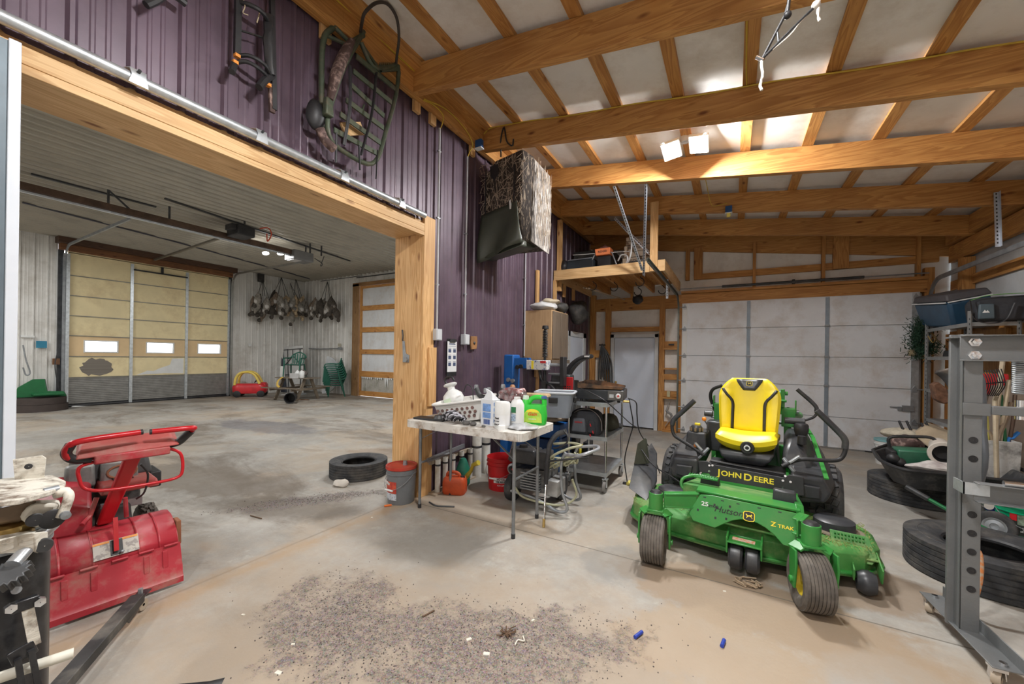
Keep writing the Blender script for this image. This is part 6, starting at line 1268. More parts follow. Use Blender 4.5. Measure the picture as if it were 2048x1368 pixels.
for i, (x, y, z, w_, t_) in enumerate(((-1.22+.0, 7.25, LZT, .50, 'bottom wooden crate of the stack on the loft'), (-1.22, 7.25, LZT+.215, .44, 'middle wooden crate of the stack on the loft'), (-1.20, 7.25, LZT+.43, .42, 'top wooden crate of the stack on the loft'))):
    c = thing('wooden_crate', t_, 'crate', (x-.30, y+.1, z), 0, 'wooden crates on the loft', world=False)
    h_ = .21 if i < 2 else .15
    for k in range(2): MB().box2((-w_/2, -.17, k*h_/2+.002), (w_/2, -.155, (k+1)*h_/2-.006)).build('crate_board', CR, c); MB().box2((-w_/2, .155, k*h_/2+.002), (w_/2, .17, (k+1)*h_/2-.006)).build('crate_board', CR, c); MB().box2((w_/2-.015, -.154, k*h_/2+.002), (w_/2, .154, (k+1)*h_/2-.006)).build('crate_board', CR, c); MB().box2((-w_/2, -.154, k*h_/2+.002), (-w_/2+.015, .154, (k+1)*h_/2-.006)).build('crate_board', CR, c)
    MB().box2((-w_/2+.016, -.15, .0), (w_/2-.016, .15, .01)).build('crate_floor', CR, c)
    text('crate_lettering', 'FRONTIER', .055, Matrix.Translation((-.03, -.172, h_*.75)) @ rotm(PI/2), mat('ink_brown', (.06, .04, .03), .7), c, bold=True)
tag(MB().box2((-.94, 8.0, 3.0), (-.75, 8.3, 3.3)).build('dark_speaker', DKST), 'dark box with pale face beside the loft edge', 'box')
bpy.data.objects.remove(bpy.data.objects['dark_speaker'])
tag(MB().sph((-2.6, 8.0, 3.75), .22, 12, (1.3, .7, .8)).jit(.05, 7).build('dark_sack', BLKD), 'dark sack in the shadow at the back of the loft', 'sack')
bpy.data.objects.remove(bpy.data.objects['dark_sack'])
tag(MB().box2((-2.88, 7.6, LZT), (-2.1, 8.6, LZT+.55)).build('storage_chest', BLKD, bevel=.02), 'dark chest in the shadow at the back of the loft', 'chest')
# ================================================================ LAMPS, HANGING WIRE
def twin_lamp(p, label):
    t = thing('twin_lamp', label, 'lamp', p, 0, world=False)
    for s in (-1, 1):
        h = MB(rotm(math.radians(-12), math.radians(8*s), 0)).box((s*.15, 0, .0), (.21, .30, .03)).build('lamp_head', WHITE, t, bevel=.005)
        MB(rotm(math.radians(-12), math.radians(8*s), 0)).box((s*.15, 0, -.018), (.18, .27, .006)).build('diffuser', mat('led_panel', (1, .98, .95), .5, emit=22., var=0), h)
    MB().lathe([(.001, .03), (.04, .03), (.06, .06), (.06, .12)], n=18).cyl((-.1, 0, .03), (.1, 0, .03), .015).build('lamp_base', mat('lamp_base', (.5, .52, .55), .4), t)
for i, p in enumerate(LAMP_POS): twin_lamp((p[0], p[1], p[2]+.02), ['twin-panel white lamp glowing under the ceiling over the mower', 'twin-panel white lamp under the ceiling above the camera side', 'twin-panel white lamp under the ceiling farthest behind the mower'][i])
hg = thing('hanging_gambrel', 'wire gambrel frame hanging on ropes from the ceiling at the top of the picture', 'gambrel', (.1, 2.2, 3.3))
yG = 2.2
def G(px, py): return aty(px, py, yG)
MB().tube([G(1590, -40), G(1570, 30), G(1525, 117)], .0065, 8).build('frame_rod', BLK, hg); MB().tube([G(1635, 8), G(1600, 42), G(1557, 85), G(1527, 115)], .0065, 8).build('frame_rod', BLK, hg); MB().tube([G(1555, 65), G(1557, 85)], .005, 8).build('frame_rod', DKST, hg)
MB().cyl(G(1513, 114), G(1527, 120), .009, 10).build('end_stud', CHROME, hg)
RP = mat('rope_white', (.7, .66, .6), .8)
MB().tube(smoothpath([G(1524, 116), G(1523, 130), G(1525, 150), G(1521, 168), G(1523, 180)], 4), .006, 7).jit(.003, 60).build('rope', RP, hg); MB().tube(smoothpath([G(1640, -30), G(1638, 5), G(1636, 30), G(1640, 42)], 4), .006, 7).jit(.003, 60).build('rope', RP, hg); MB().sph(G(1632, 10), .018).build('rope_knot', RP, hg); MB().tube(smoothpath([G(1632, 12), G(1600, 45), G(1580, 70), G(1545, 100)], 4), .003, 6).build('rope', RP, hg)
MB().tube([G(1580, -120), G(1578, 0), G(1575, 25)], .008, 8).build('cord', BLK, hg); MB().sph(G(1575, 30), .017).build('cord_knot', BLK, hg)
# ================================================================ RIGHT SIDE: SHELVES, TYRES, SLED, PRESS
def flat_tyre(name, label, c, R, ri, h, tilt=(0, 0), n=48, grooves=5, group=None, tilted=None):
    c = Vector(c); M = Matrix.Translation(c+Vector((0, 0, h/2))) @ rotm(tilt[0], tilt[1], 0)
    t = thing(name, label, 'tyre', c, 0, group); hw = h/2
    pr = [(ri, -hw*.62), (ri+.02, -hw*.75), ((ri+R)*.5, -hw*1.0), (R*.93, -hw*.93)]
    for i in range(grooves+1):
        z = -hw*.8+1.6*hw*i/grooves; e = 1-.0*abs(z/hw); pr += [(R, z-hw*.62/grooves), (R, z+hw*.62/grooves)]
        if i < grooves: pr += [(R-.005, z+hw*.7/grooves), (R-.005, z+hw*.9/grooves)]
    pr += [(R*.93, hw*.93), ((ri+R)*.5, hw*1.0), (ri+.02, hw*.75), (ri, hw*.62), (ri+.012, hw*.5), (R*.9, hw*.75), (R*.93, 0), (R*.9, -hw*.75), (ri+.012, -hw*.5)]
    MB(M).lathe(pr, n=n, closed=True).build('tyre_carcass', RUB, t)
    MB(M).lathe([(ri+.01, hw*.70), (ri+.004, hw*.80), (ri-.006, hw*.70), (ri-.006, hw*.58)], n=n).build('bead', BLK, t)
    MB(M).lathe([(R*.80, hw*.955), (R*.815, hw*1.0), (R*.83, hw*.965)], n=n).build('sidewall_ring', RUB, t)
    return t
flat_tyre('worn_tyre', 'worn car tyre lying flat on the floor in the opening left of the post', (-4.17, 3.42, 0), .35, .20, .20)
flat_tyre('worn_tyre', 'large black tyre lying flat behind the foot of the grey press', (1.62, 4.16, 0), .43, .22, .25)
flat_tyre('worn_tyre', 'black tyre lying flat under the loaded black sled', (1.84, 6.12, 0), .42, .22, .23)
# ---- sled with gear
sl = thing('cargo_sled', 'black plastic sled piled with gear, resting on a tyre', 'sled', (2.0, 6.0, .25))
rim = [atz(1746, 900, .50), atz(1760, 920, .49), atz(1803, 938, .47), atz(1860, 945, .47), atz(1935, 952, .47), Vector((2.50, 5.5, .47)), Vector((2.45, 6.7, .52)), Vector((1.9, 6.75, .54))]
ctr = sum(rim, Vector())/len(rim)
low = [ctr + (p-ctr)*.72 for p in rim]; low = [Vector((p.x, p.y, .26)) for p in low]
mb = MB(); mb.loft([low, [p+Vector((0, 0, 0)) for p in rim], [ctr+(p-ctr)*.95+Vector((0, 0, .0)) for p in rim], [ctr+(p-ctr)*.70+Vector((0, 0, 0)) - Vector((0, 0, (ctr+(p-ctr)*.7).z-.29)) for p in rim]])
mb.build('sled_body', mat('sled_black', (.025, .026, .03), .55, var=.3, dirt=(.2, .19, .17), dirtamt=.5, dscale=8), sl, bevel=.012)
MB().tube(smoothpath(rim+[rim[0]], 3), .018, 8).build('rim', BLK, sl)
Z0 = .30
def at_s(px, py, Y): return aty(px, py, Y)
g = thing('portable_radio', 'green and black boxy machine with a carrying handle lying in the sled', 'machine', (1.75, 5.9, Z0))
Mg_ = Matrix.Translation((1.74, 5.85, .52)) @ rotm(.0, -.06, -.05)
MB(Mg_).tbox((0, 0, 0), (.34, .26, .18), .95).build('green_body', mat('dark_green', (.02, .11, .06), .4, var=.2), g, bevel=.02); MB(Mg_).box((-.19, 0, -.02), (.05, .24, .18)).build('end_cap', BLK, g, bevel=.01); MB(Mg_).box((.19, 0, 0), (.05, .24, .18)).build('end_cap', BLK, g, bevel=.01)
MB(Mg_).tube(smoothpath([(-.19, .05, .08), (-.18, .05, .19), (0, .05, .21), (.16, .05, .2), (.2, .05, .08)], 5), .016, 8).build('carry_handle', BLK, g)
for i, (px, py, r) in enumerate(((1786, 917, .055), (1800, 925, .05))): tag(MB().sph(aty(px, py, 5.6), r, 12).build('black_ball', BLK), ['black round cap at the left end of the sled load', 'black round cap just right of the other at the sled rim'][i], 'cap', 'round caps in the sled')
p = thing('duct_pipe', 'pale tapered duct pipe with a black round mouth lying in the sled', 'pipe', (2.0, 5.9, .4))
a, b_ = aty(1888, 908, 5.55), aty(1875, 885, 6.2); d_ = (b_-a)
Mx = Matrix.Translation(a) @ d_.to_track_quat('Z', 'Y').to_matrix().to_4x4()
MB(Mx).lathe([(.085, -.02), (.115, -.02), (.12, .0), (.115, .04), (.10, .1), (.095, .25), (.08, .5)], n=28).build('pipe_body', mat('bone_plastic', (.55, .5, .44), .5, var=.1), p); MB(Mx).lathe([(.085, -.022), (.075, .02), (.07, .1), (.001, .11)], n=24).build('mouth', BLK, p)
tag(MB().loft([[aty(1820, 868, 6.6), aty(1850, 850, 6.6), aty(1905, 868, 6.5), aty(1925, 895, 6.3), aty(1870, 905, 6.2)], [aty(1835, 855, 7.0), aty(1855, 845, 7.0), aty(1900, 862, 6.9), aty(1922, 890, 6.8), aty(1875, 895, 6.8)]]).jit(.02, 6).build('tan_coat', mat('canvas_tan', (.36, .29, .2), .85, var=.15, bump=.4), bevel=.02), 'heap of tan canvas lying at the back of the sled', 'canvas')
tag(MB(Matrix.Translation(aty(1808, 868, 6.7))).sph((0, 0, 0), .2, 16, (1.15, .8, .38)).build('straw_hat', mat('hat_canvas', (.42, .38, .30), .85, var=.25, vscale=14)), 'pale domed canvas cover at the left of the sled load', 'cover')
tag(MB(Matrix.Translation(aty(1812, 890, 6.3))).sph((0, 0, 0), .15, 14, (1, .8, .8)).jit(.03, 10).build('camouflage_bag', CAMB), 'brown camouflage bag under the pale domed cover', 'bag')
tag(MB(Matrix.Translation(aty(1875, 936, 5.5))).sph((0, 0, 0), .2, 16, (1.2, .6, .30)).jit(.03, 9).build('patterned_cloth', mat('cloth_pattern', (.30, .26, .25), .8, col2=(.55, .52, .5), vscale=10)), 'light patterned cloth bundle at the near side of the sled', 'cloth')
for i, (px, t_) in enumerate(((1802, 'first black stake from the left sticking out of the sled load'), (1817, 'second black stake from the left above the sled load'), (1846, 'third black stake leaning over the tan canvas'), (1856, 'black stake farthest right over the tan canvas'))):
    tag(MB().tube([aty(px+8, 868, 6.6), aty(px-4, 842+(i > 1)*4, 6.7)], .013, 8).build('black_stake', BLK), t_, 'stake', 'stakes over the sled')
w_ = pail('white_pail', 'white plastic pail with a teal lid and purple label behind the sled', (2.07, 7.95, 0), .16, .38, WHITE, lid=True, lidm=mat('lid_teal', (.2, .42, .45), .5)); wrap_label(w_, .16, .12, .28, math.radians(-150), math.radians(-80), mat('label_purple', (.05, .02, .10), .4), h=.38)
text('pail_lettering', 'Oil', .07, rotm(0, 0, math.radians(-20)) @ Matrix.Translation((0, -.162, .23)) @ rotm(PI/2), WHITE, w_, bold=True, ext=.002)
b_ = pail('blue_bucket', 'dark blue bucket with white lettering standing behind the grey press', (2.30, 5.72, 0), .16, .37, mat('bucket_blue', (.008, .03, .20), .4))
text('bucket_lettering', "LOWE'S", .085, rotm(0, 0, math.radians(20)) @ Matrix.Translation((-.03, -.163, .25)) @ rotm(PI/2), WHITE, b_, bold=True, ext=.003)
g_ = pail('fluid_bucket', 'bright green bucket of hydraulic fluid behind the large tyre', (2.20, 5.10, 0), .165, .37, mat('bucket_green', (.0, .28, .13), .4))
a0, a1 = math.radians(-140), math.radians(-45)
wrap_label(g_, .165, .10, .28, a0, a1, mat('label_dark', (.03, .04, .035), .4), h=.37); wrap_label(g_, .166, .19, .275, math.radians(-125), math.radians(-80), mat('label_photo', (.3, .4, .3), .5, col2=(.08, .1, .06), vscale=30), h=.37); wrap_label(g_, .167, .22, .28, math.radians(-140), math.radians(-126), RED, h=.37)
Mt = rotm(0, 0, math.radians(0)); text('bucket_lettering', 'UNIVERSAL', .030, Mt @ Matrix.Translation((-.0, -.161, .165)) @ rotm(PI/2), WHITE, g_, bold=True, ext=.002); text('bucket_lettering', 'HYDRAULIC FLUID', .020, Mt @ Matrix.Translation((.0, -.158, .14)) @ rotm(PI/2), WHITE, g_, bold=True, ext=.002)
# hand truck
ht = thing('hand_truck', 'green hand truck with a grey grip leaning low over the tyres', 'hand truck', (1.9, 5.0, 0))
hp = [Vector((1.44, 5.18, .32)), Vector((1.62, 5.02, .25)), Vector((1.95, 4.80, .18)), Vector((2.10, 4.72, .12))]
hp = [aty(1812, 973, 5.2), aty(1862, 1001, 5.1), aty(1915, 1030, 5.0), aty(1982, 1063, 4.95)]
MB().tube(smoothpath(hp, 4), .017, 10).build('green_tube', mat('tube_green', (.01, .16, .05), .4), ht); MB().tube([hp[0], hp[0].lerp(hp[1], .9)], .024, 12).build('grip', DKST, ht)
MB().tube([p_+Vector((.25, .35, .0)) for p_ in hp[1:]], .017, 10).build('green_tube', mat('tube_green', (.01, .16, .05), .4), ht)
for c_, in (((1.93, 5.30, .14),), ((2.0, 5.02, .13),)):
    tyre((0, 0, 0), .13, .07, .05, ht, name='wheel', rimm=STEEL, n=28, M=Matrix.Translation(c_) @ rotm(0, math.radians(10), math.radians(60)))
tag(MB(Matrix.Translation((2.35, 5.35, 0))).tbox((0, 0, .025), (.12, .04, .05), .7, rot=rotm(0, 0, -.4)).build('orange_wedge', mat('wedge_orange', (.75, .16, .02), .5), bevel=.006), 'small orange plastic piece on the floor beside the green bucket', 'wedge')
tag(MB().tube(smoothpath([aty(1944, 1095, 3.62), aty(1958, 1108, 3.55), aty(1960, 1150, 3.5), aty(1950, 1195, 3.45), atz(1938, 1225, .015)], 6), .016, 10).build('orange_hose', mat('hose_orange', (.60, .20, .05), .6, col2=(.45, .35, .25), vscale=40, thr=(.45, .6))), 'cracked orange hose curving down in front of the large tyre', 'hose')
# ---- shelving unit along the right wall
SH = mat('shelf_grey', (.30, .31, .31), .45, .5, var=.15); SX0, SX1, SY0, SY1 = 2.50, 2.90, 6.85, 8.05
su = thing('storage_shelving', 'grey perforated steel shelving unit against the right wall, crowded with gear', 'shelving', ((SX0+SX1)/2, (SY0+SY1)/2, 0))
for x in (SX0, SX1):
    for y in (SY0, SY1):
        pz = MB().box2((x-.002, y-.022, 0), (x+.002, y+.022, 2.18)).box2((x-.02, y-.002, 0), (x+.02, y+.002, 2.18)).build('upright', SH, su)
        mb = MB(); [mb.box((x-.004, y, .1+k*.06), (.006, .014, .022)) for k in range(34)]; o = mb.build('slot', BLK, pz, smooth=False); o['kind'] = 'stuff'
for z in (.12, .72, 1.15, 1.62, 2.03): MB().box2((SX0+.004, SY0+.004, z), (SX1-.004, SY1-.004, z+.01)).box2((SX0+.0, SY0+.0, z-.035), (SX0+.006, SY1, z+.012)).box2((SX0, SY0, z-.035), (SX1, SY0+.006, z+.012)).build('shelf', SH, su)
# cooler on wheels, cooler bag
co = thing('wheeled_cooler', 'dark blue wheeled cooler with a grey lid and white trim on the top shelf', 'cooler', (2.65, 7.75, 2.05))
Mc = Matrix.Translation((2.66, 7.78, 2.30)) @ rotm(math.radians(6), math.radians(-12), math.radians(4))
BLC = mat('cooler_blue', (.02, .06, .11), .45, var=.15)
MB(Mc).tbox((0, 0, -.04), (.38, .78, .36), 1.12).build('cooler_body', BLC, co, bevel=.04, seg=3)
MB(Mc).tbox((0, 0, .19), (.44, .88, .09), .9).build('cooler_lid', mat('cooler_lid', (.07, .065, .07), .6), co, bevel=.02); MB(Mc).box((-.228, 0, .135), (.012, .84, .014)).box((0, -.435, .135), (.42, .012, .014)).build('white_trim', WHITE, co)
MB().lathe([(.001, -.03), (.07, -.03), (.08, -.02), (.08, .02), (.07, .03), (.001, .03)], aty(1869, 650, 7.95), 'X', 20).build('wheel', BLK, co)
cb_ = thing('cooler_bag', 'black soft cooler bag with grey front pocket and green piping on the top shelf', 'bag', (2.72, 6.98, 2.05))
MB().loft([[(2.55, 6.80, 2.05), (3.0, 6.80, 2.05), (3.0, 7.08, 2.05), (2.55, 7.08, 2.05)], [(2.53, 6.80, 2.28), (3.01, 6.80, 2.28), (3.01, 7.1, 2.28), (2.53, 7.1, 2.28)], [(2.56, 6.83, 2.33), (2.98, 6.83, 2.35), (2.98, 7.05, 2.35), (2.56, 7.05, 2.33)]]).build('bag_body', BAGM, cb_, bevel=.03, seg=3)
MB().tbox((2.61, 6.785, 2.16), (.14, .04, .18), .9).build('front_pocket', mat('pocket_slate', (.07, .10, .12), .6), cb_, bevel=.015); MB().tube(smoothpath([(2.48, 6.79, 2.30), (2.6, 6.79, 2.345), (2.75, 6.79, 2.36), (2.95, 6.79, 2.36)], 4), .005, 6).build('green_piping', mat('piping_green', (.12, .3, .08), .5), cb_)
MB().tube(smoothpath([(2.47, 6.77, 2.3), (2.5, 6.75, 2.08), (2.62, 6.74, 2.02), (2.75, 6.75, 2.06), (2.82, 6.76, 2.25)], 6), .012, 8, sq=.4).build('carry_strap', BLK, cb_)
mb = MB(face_m((2.60, 6.763, 2.16), (1, 0, 0), (0, 0, 1))); mb.prism([(-.03, -.015), (-.01, .02), (0, 0), (.012, .015), (.03, -.015)], .003).build('peak_emblem', WHITE, cb_)
# garland
gl = thing('pine_garland', 'dark green artificial pine garland with gold ribbon hanging at the end of the door track', 'garland', aty(1845, 670, 8.3))
GG = mat('needle_green', (.015, .05, .025), .8, var=.5); rr = random.Random(4); mb = MB(); core = smoothpath([aty(1866, 645, 8.2), aty(1845, 650, 8.2), aty(1834, 675, 8.2), aty(1842, 705, 8.2), aty(1862, 690, 8.2)], 8)
for i in range(1500):
    p_ = rr.choice(core)+Vector((rr.gauss(0, .06), rr.gauss(0, .05), rr.gauss(0, .06))); d_ = Vector((rr.uniform(-1, 1), rr.uniform(-1, 1), rr.uniform(-1, 1))).normalized()*rr.uniform(.04, .08); mb.bar(p_, p_+d_, .008, .004)
mb.build('pine_needles', GG, gl, smooth=False)['kind'] = 'stuff'
MB().tube(core, .035, 8).build('stem', GG, gl); MB().tube(smoothpath([aty(1845, 650, 8.1), aty(1862, 668, 8.05), aty(1880, 685, 8.0), aty(1895, 692, 7.9)], 6), .012, 6, sq=.3).build('gold_ribbon', mat('gold_ribbon', (.5, .38, .14), .3, .7), gl); MB().tube(smoothpath([aty(1860, 665, 8.05), aty(1872, 675, 8.0), aty(1865, 685, 8.0), aty(1856, 672, 8.0)], 6), .01, 6, sq=.3).build('gold_ribbon', mat('gold_ribbon', (.5, .38, .14), .3, .7), gl)
MB().sph(aty(1824, 706, 8.2), .05, 10, (1, 1, 1.2)).jit(.01, 20).build('gold_bell', mat('bell_gold', (.35, .30, .18), .4, .4), gl)
# shelf contents
def S_(px, py, X=2.62): return atx(px, py, X)
for args in (('power_tool', 'black power tool lying on the second shelf under the garland', [(2.66, 7.6, 1.675), (.18, .34, .09)], BLK, 'tool'), ('yellow_disc_box', 'bright yellow flat disc lying over the black tool on the second shelf', [(2.62, 7.08, 1.75), (.14, .34, .05)], YLW, 'disc'),
             ('black_case', 'black case beside the yellow disc on the second shelf', [(2.68, 7.08, 1.68), (.22, .4, .085)], BLKD, 'case'), ('maroon_box', 'dark maroon box on the lowest visible shelf behind the leather piece', [(2.68, 7.28, .82), (.2, .36, .17)], mat('maroon', (.07, .01, .025), .6), 'box'),
             ('blue_box', 'small blue box with white end on the lowest visible shelf', [(2.64, 6.95, .76), (.14, .12, .05)], mat('box_cobalt', (.03, .10, .4), .5), 'box'), ('white_carton', 'white carton on the third shelf by the shovel', [(2.68, 7.5, 1.28), (.14, .12, .22)], mat('carton_pale', (.5, .5, .5), .6), 'carton'),
             ('yellow_tool', 'yellow plastic tool on the third shelf', [(2.60, 7.25, 1.19), (.10, .12, .06)], YLW, 'tool'), ('blue_tool', 'little blue tool at the far end of the third shelf', [(2.60, 7.95, 1.19), (.08, .08, .05)], mat('box_cobalt', (.03, .10, .4), .5), 'tool')):
    nm, lb, (c_, d_), m_, ct_ = args; tag(MB().tbox(c_, d_, .9).build(nm, m_, bevel=.012), lb, ct_)
tag(MB().loft([[aty(1857, 768, 7.15)+Vector((0, k, 0)), aty(1868, 763, 7.15)+Vector((0, k, 0)), aty(1884, 775, 7.15)+Vector((0, k, 0)), aty(1893, 803, 7.15)+Vector((0, k, 0)), aty(1878, 806, 7.15)+Vector((0, k, 0)), aty(1863, 797, 7.15)+Vector((0, k, 0))] for k in (-.14, .0)]).build('leather_piece', mat('leather_brown', (.17, .085, .05), .75, var=.35, vscale=16), bevel=.012), 'rusty brown curved leather piece leaning on the maroon box', 'leather')
sv = thing('scoop_shovel', 'big dark grey scoop shovel standing head up in front of the shelving', 'shovel', (2.15, 6.0, 0))
f_ = lambda px, py: aty(px, py, 6.0)
def shv(u, v):
    c_ = [f_(1893, 735), f_(1905, 748), f_(1918, 772), f_(1922, 800)]; a = (u-.5)*2; P_ = smoothpath(c_, 4); p_ = P_[min(int(v*12), 12)]
    w_ = .14*(1-.5*v)*(1 if v > .05 else .7); n_ = Vector((.75, 0, .6)); return p_ + Vector((.65, 0, -.75))*0 + Vector((-.7, .1, -.35))*(a*w_) + Vector((0, -.08*(1-a*a), 0))
MB().grid(shv, 10, 12).build('scoop_blade', mat('blade_grey', (.09, .09, .095), .55, .4, var=.3, dirt=(.3, .22, .15), dirtamt=.4, dscale=8), sv, solid=.02); MB().tube(smoothpath([f_(1920, 795), f_(1916, 815), f_(1922, 900), Vector((2.2, 6.0, .02))], 4), .02, 10).build('handle', mat('ash_wood', (.35, .27, .18), .6), sv)
# tools standing in the white bin
bn = thing('tool_bin', 'tall white plastic bin with black smudges full of long-handled tools', 'bin', (2.38, 6.05, 0))
WB = mat('bin_white', (.55, .55, .53), .5, var=.05, dirt=(.05, .05, .05), dirtamt=.8, dscale=5)
mb = MB(); oz = .76; mb.loft([[(x, y, 0) for x, y in ((2.22, 5.9), (2.50, 5.9), (2.50, 6.2), (2.22, 6.2))], [(x, y, oz) for x, y in ((2.20, 5.88), (2.52, 5.88), (2.52, 6.22), (2.20, 6.22))], [(x, y, oz) for x, y in ((2.21, 5.89), (2.51, 5.89), (2.51, 6.21), (2.21, 6.21))], [(x, y, .05) for x, y in ((2.23, 5.91), (2.49, 5.91), (2.49, 6.19), (2.23, 6.19))]]); mb.build('bin_body', WB, bn, bevel=.003)
HW = mat('ash_wood', (.35, .27, .18), .6); HW2 = mat('pale_handle', (.5, .42, .3), .6, var=.2)
tl = [((1990, 885), (2008, 700), HW2, .02, 'crooked pale wooden tool handle rising highest in the white bin'), ((2000, 885), (2018, 760), HW2, .018, 'thick tan handle right of the crooked one in the bin'), ((1975, 885), (1968, 800), mat('handle_yellow', (.55, .5, .12), .5), .016, 'yellow tool handle at the left of the bin'),
      ((1984, 885), (1966, 830), HW, .017, 'brown slanting handle crossing behind the yellow one'), ((2010, 885), (2002, 790), mat('handle_green', (.02, .14, .05), .5), .015, 'green tool handle in the middle of the bin'), ((2020, 885), (2030, 790), mat('handle_dark', (.1, .06, .04), .6), .016, 'dark brown tool handle at the right of the bin'), ((2016, 887), (2037, 865), mat('handle_bright_blue', (.03, .2, .6), .4), .017, 'bright blue handle leaning out at the right rim of the bin'), ((1995, 885), (2022, 805), mat('bark', (.27, .21, .15), .8), .024, 'rough bark-coloured stick in the bin')]
for i, (a, b2, m_, r_, lb) in enumerate(tl): tag(MB().tube(smoothpath([aty(a[0], a[1], 6.05)-Vector((0, 0, .5)), aty(a[0], a[1], 6.05), aty((a[0]+b2[0])/2+2*(i % 3-1), (a[1]+b2[1])/2, 6.05), aty(b2[0], b2[1], 6.08+.0*i)], 4), r_, 8).build('garden_tool', m_), lb, 'garden tool', 'long tools in the white bin')
fk = thing('garden_fork', 'black many-tined ensilage fork head up in front of a red object', 'fork', aty(1985, 790, 5.5)); mb = None
for i in range(9):
    k = i/8; MB().tube(smoothpath([aty(1960+k*42, 742+k*(-4), 5.5), aty(1968+k*40, 755, 5.45), aty(1972+k*38, 772, 5.45), aty(1966+k*30, 792, 5.5)], 4), .0045, 6).build('tine', BLK, fk)
MB().tube([aty(1962, 768, 5.5), aty(2012, 764, 5.5)], .006, 8).build('cross_bar', BLK, fk); MB().tube([aty(1994, 790, 5.52), aty(1990, 800, 5.6), Vector((2.25, 5.6, .05))], .018, 8).build('handle', HW2, fk)
tag(MB().tbox(aty(1982, 768, 6.6), (.26, .1, .24), .95).build('red_can', RED, bevel=.02), 'red can seen through the tines of the fork', 'can'); tag(MB().tbox(aty(1967, 762, 6.7), (.12, .1, .2), .95).build('orange_bottle', mat('bottle_amber', (.65, .3, .02), .4), bevel=.02), 'amber bottle left of the red can behind the fork', 'bottle')
for nm in ('red_can', 'orange_bottle'): bpy.data.objects[nm].location.z -= .0
tag(MB().box2((2.56, 6.3, .0), (2.98, 6.75, 1.30)).build('tan_locker', mat('locker_tan', (.25, .2, .16), .7), bevel=.01), 'dull tan locker behind the bin and tools', 'locker')
# ---- grey tube hoop
tag(MB().tube(smoothpath([aty(1908, 862, 4.0), aty(1908, 800, 4.0), aty(1910, 765, 4.0), aty(1920, 746, 4.0), aty(1938, 742, 4.0), aty(1955, 748, 4.0), aty(1964, 770, 4.0), aty(1966, 850, 4.0), aty(1962, 960, 4.0), Vector((aty(1962, 1045, 4.0).x, 4.0+.55, .02))], 5), .019, 10).build('tube_hoop', mat('hoop_grey', (.12, .13, .145), .4, .3)), 'dark grey bent tube handle behind the press upright', 'handle')
# ---- shop press
PG = mat('press_grey', (.18, .187, .19), .42, .35, var=.12, vscale=4, bump=.12, bscale=80); PY = 3.08
sp_ = thing('shop_press', 'grey hydraulic shop press frame on casters at the right edge', 'press', (1.5, PY, 0))
x0 = aty(1912, 1240, PY).x; x1 = x0+.085
def press_upright(x, s):
    mb = MB().box2((x-.0, PY-.035, .085), (x+.075, PY-.029, 1.70)).box2((x, PY-.035, .085), (x+.006, PY+.045, 1.70)).box2((x-.028, PY+.03, .085), (x+.006, PY+.05, 1.70))
    u = mb.build('upright', PG, sp_, bevel=.002)
    for k in range(11):
        z = .33+k*.10
        if .82 < z < 1.02 or z > 1.2: continue
        MB().lathe([(.013, -.002), (.018, -.002), (.018, .003), (.013, .003)], (x+.042, PY-.035, z), M=Matrix.Rotation(PI/2, 4, 'X'), n=18).lathe([(.001, .0015), (.013, .0015)], (x+.042, PY-.035, z), M=Matrix.Rotation(PI/2, 4, 'X'), n=18).build('pin_hole', BLK, u)
    # foot channel running front to back with casters
    f0, f1 = Vector((x+.06, PY-.33, .10)), Vector((x+.01, PY+.34, .10))
    ft_ = MB().bar(f0, f1, .11, .006).bar(f0+Vector((.053, 0, .03)), f1+Vector((.053, 0, .03)), .006, .07).build('foot', PG, sp_, bevel=.002)
    for p_ in (f0.lerp(f1, .06), f0.lerp(f1, .94)):
        k_ = MB().lathe([(.01, -.014), (.034, -.016), (.038, 0), (.034, .016), (.01, .014)], (p_.x-.02, p_.y, .038), M=rotm(0, PI/2, 0) @ rotm(.5), n=20).build('caster', mat('caster_tan', (.4, .33, .25), .6), ft_)
        MB().box((p_.x-.02, p_.y, .085), (.055, .055, .018)).bar((p_.x-.045, p_.y, .035), (p_.x-.04, p_.y, .085), .004, .035, (0, 1, 0)).bar((p_.x+.005, p_.y, .035), (p_.x+.0, p_.y, .085), .004, .035, (0, 1, 0)).build('caster_fork', CHROME, k_)
        MB().cyl((p_.x, p_.y, .10), (p_.x, p_.y, .115), .014, 12).build('bolt', CHROME, ft_)
press_upright(x0, 1); press_upright(x0+.72, -1)
zt, zb_ = aty(1930, 672, PY).z, aty(1930, 722, PY).z
MB().box2((x0-.02, PY-.055, zb_), (x0+.83, PY-.049, zt)).box2((x0-.02, PY-.115, zt-.006), (x0+.83, PY-.05, zt)).box2((x0-.02, PY-.09, zb_), (x0+.83, PY-.05, zb_+.006)).build('head_beam', PG, sp_, bevel=.002)
MB().box2((x0-.04, PY-.03, zt-.012), (x0+.09, PY+.06, zt-.004)).build('top_plate', PG, sp_)
for z in (zt-.035, zb_+.03): MB().lathe([(.001, .022), (.016, .02), (.018, .006), (.026, .005), (.026, 0)], (x0+.035, PY-.055, z), M=Matrix.Rotation(PI/2, 4, 'X'), n=6).build('bolt', CHROME, sp_)
zm = aty(1935, 812, PY).z
MB().box2((x0-.004, PY-.05, zm-.045), (x0+.10, PY-.044, zm+.02)).build('clamp_plate', PG, sp_, bevel=.002); MB().box2((x0+.1, PY-.06, zm-.035), (x0+.80, PY-.02, zm+.01)).build('middle_bar', PG, sp_, bevel=.003)
zc = aty(1920, 947, PY).z
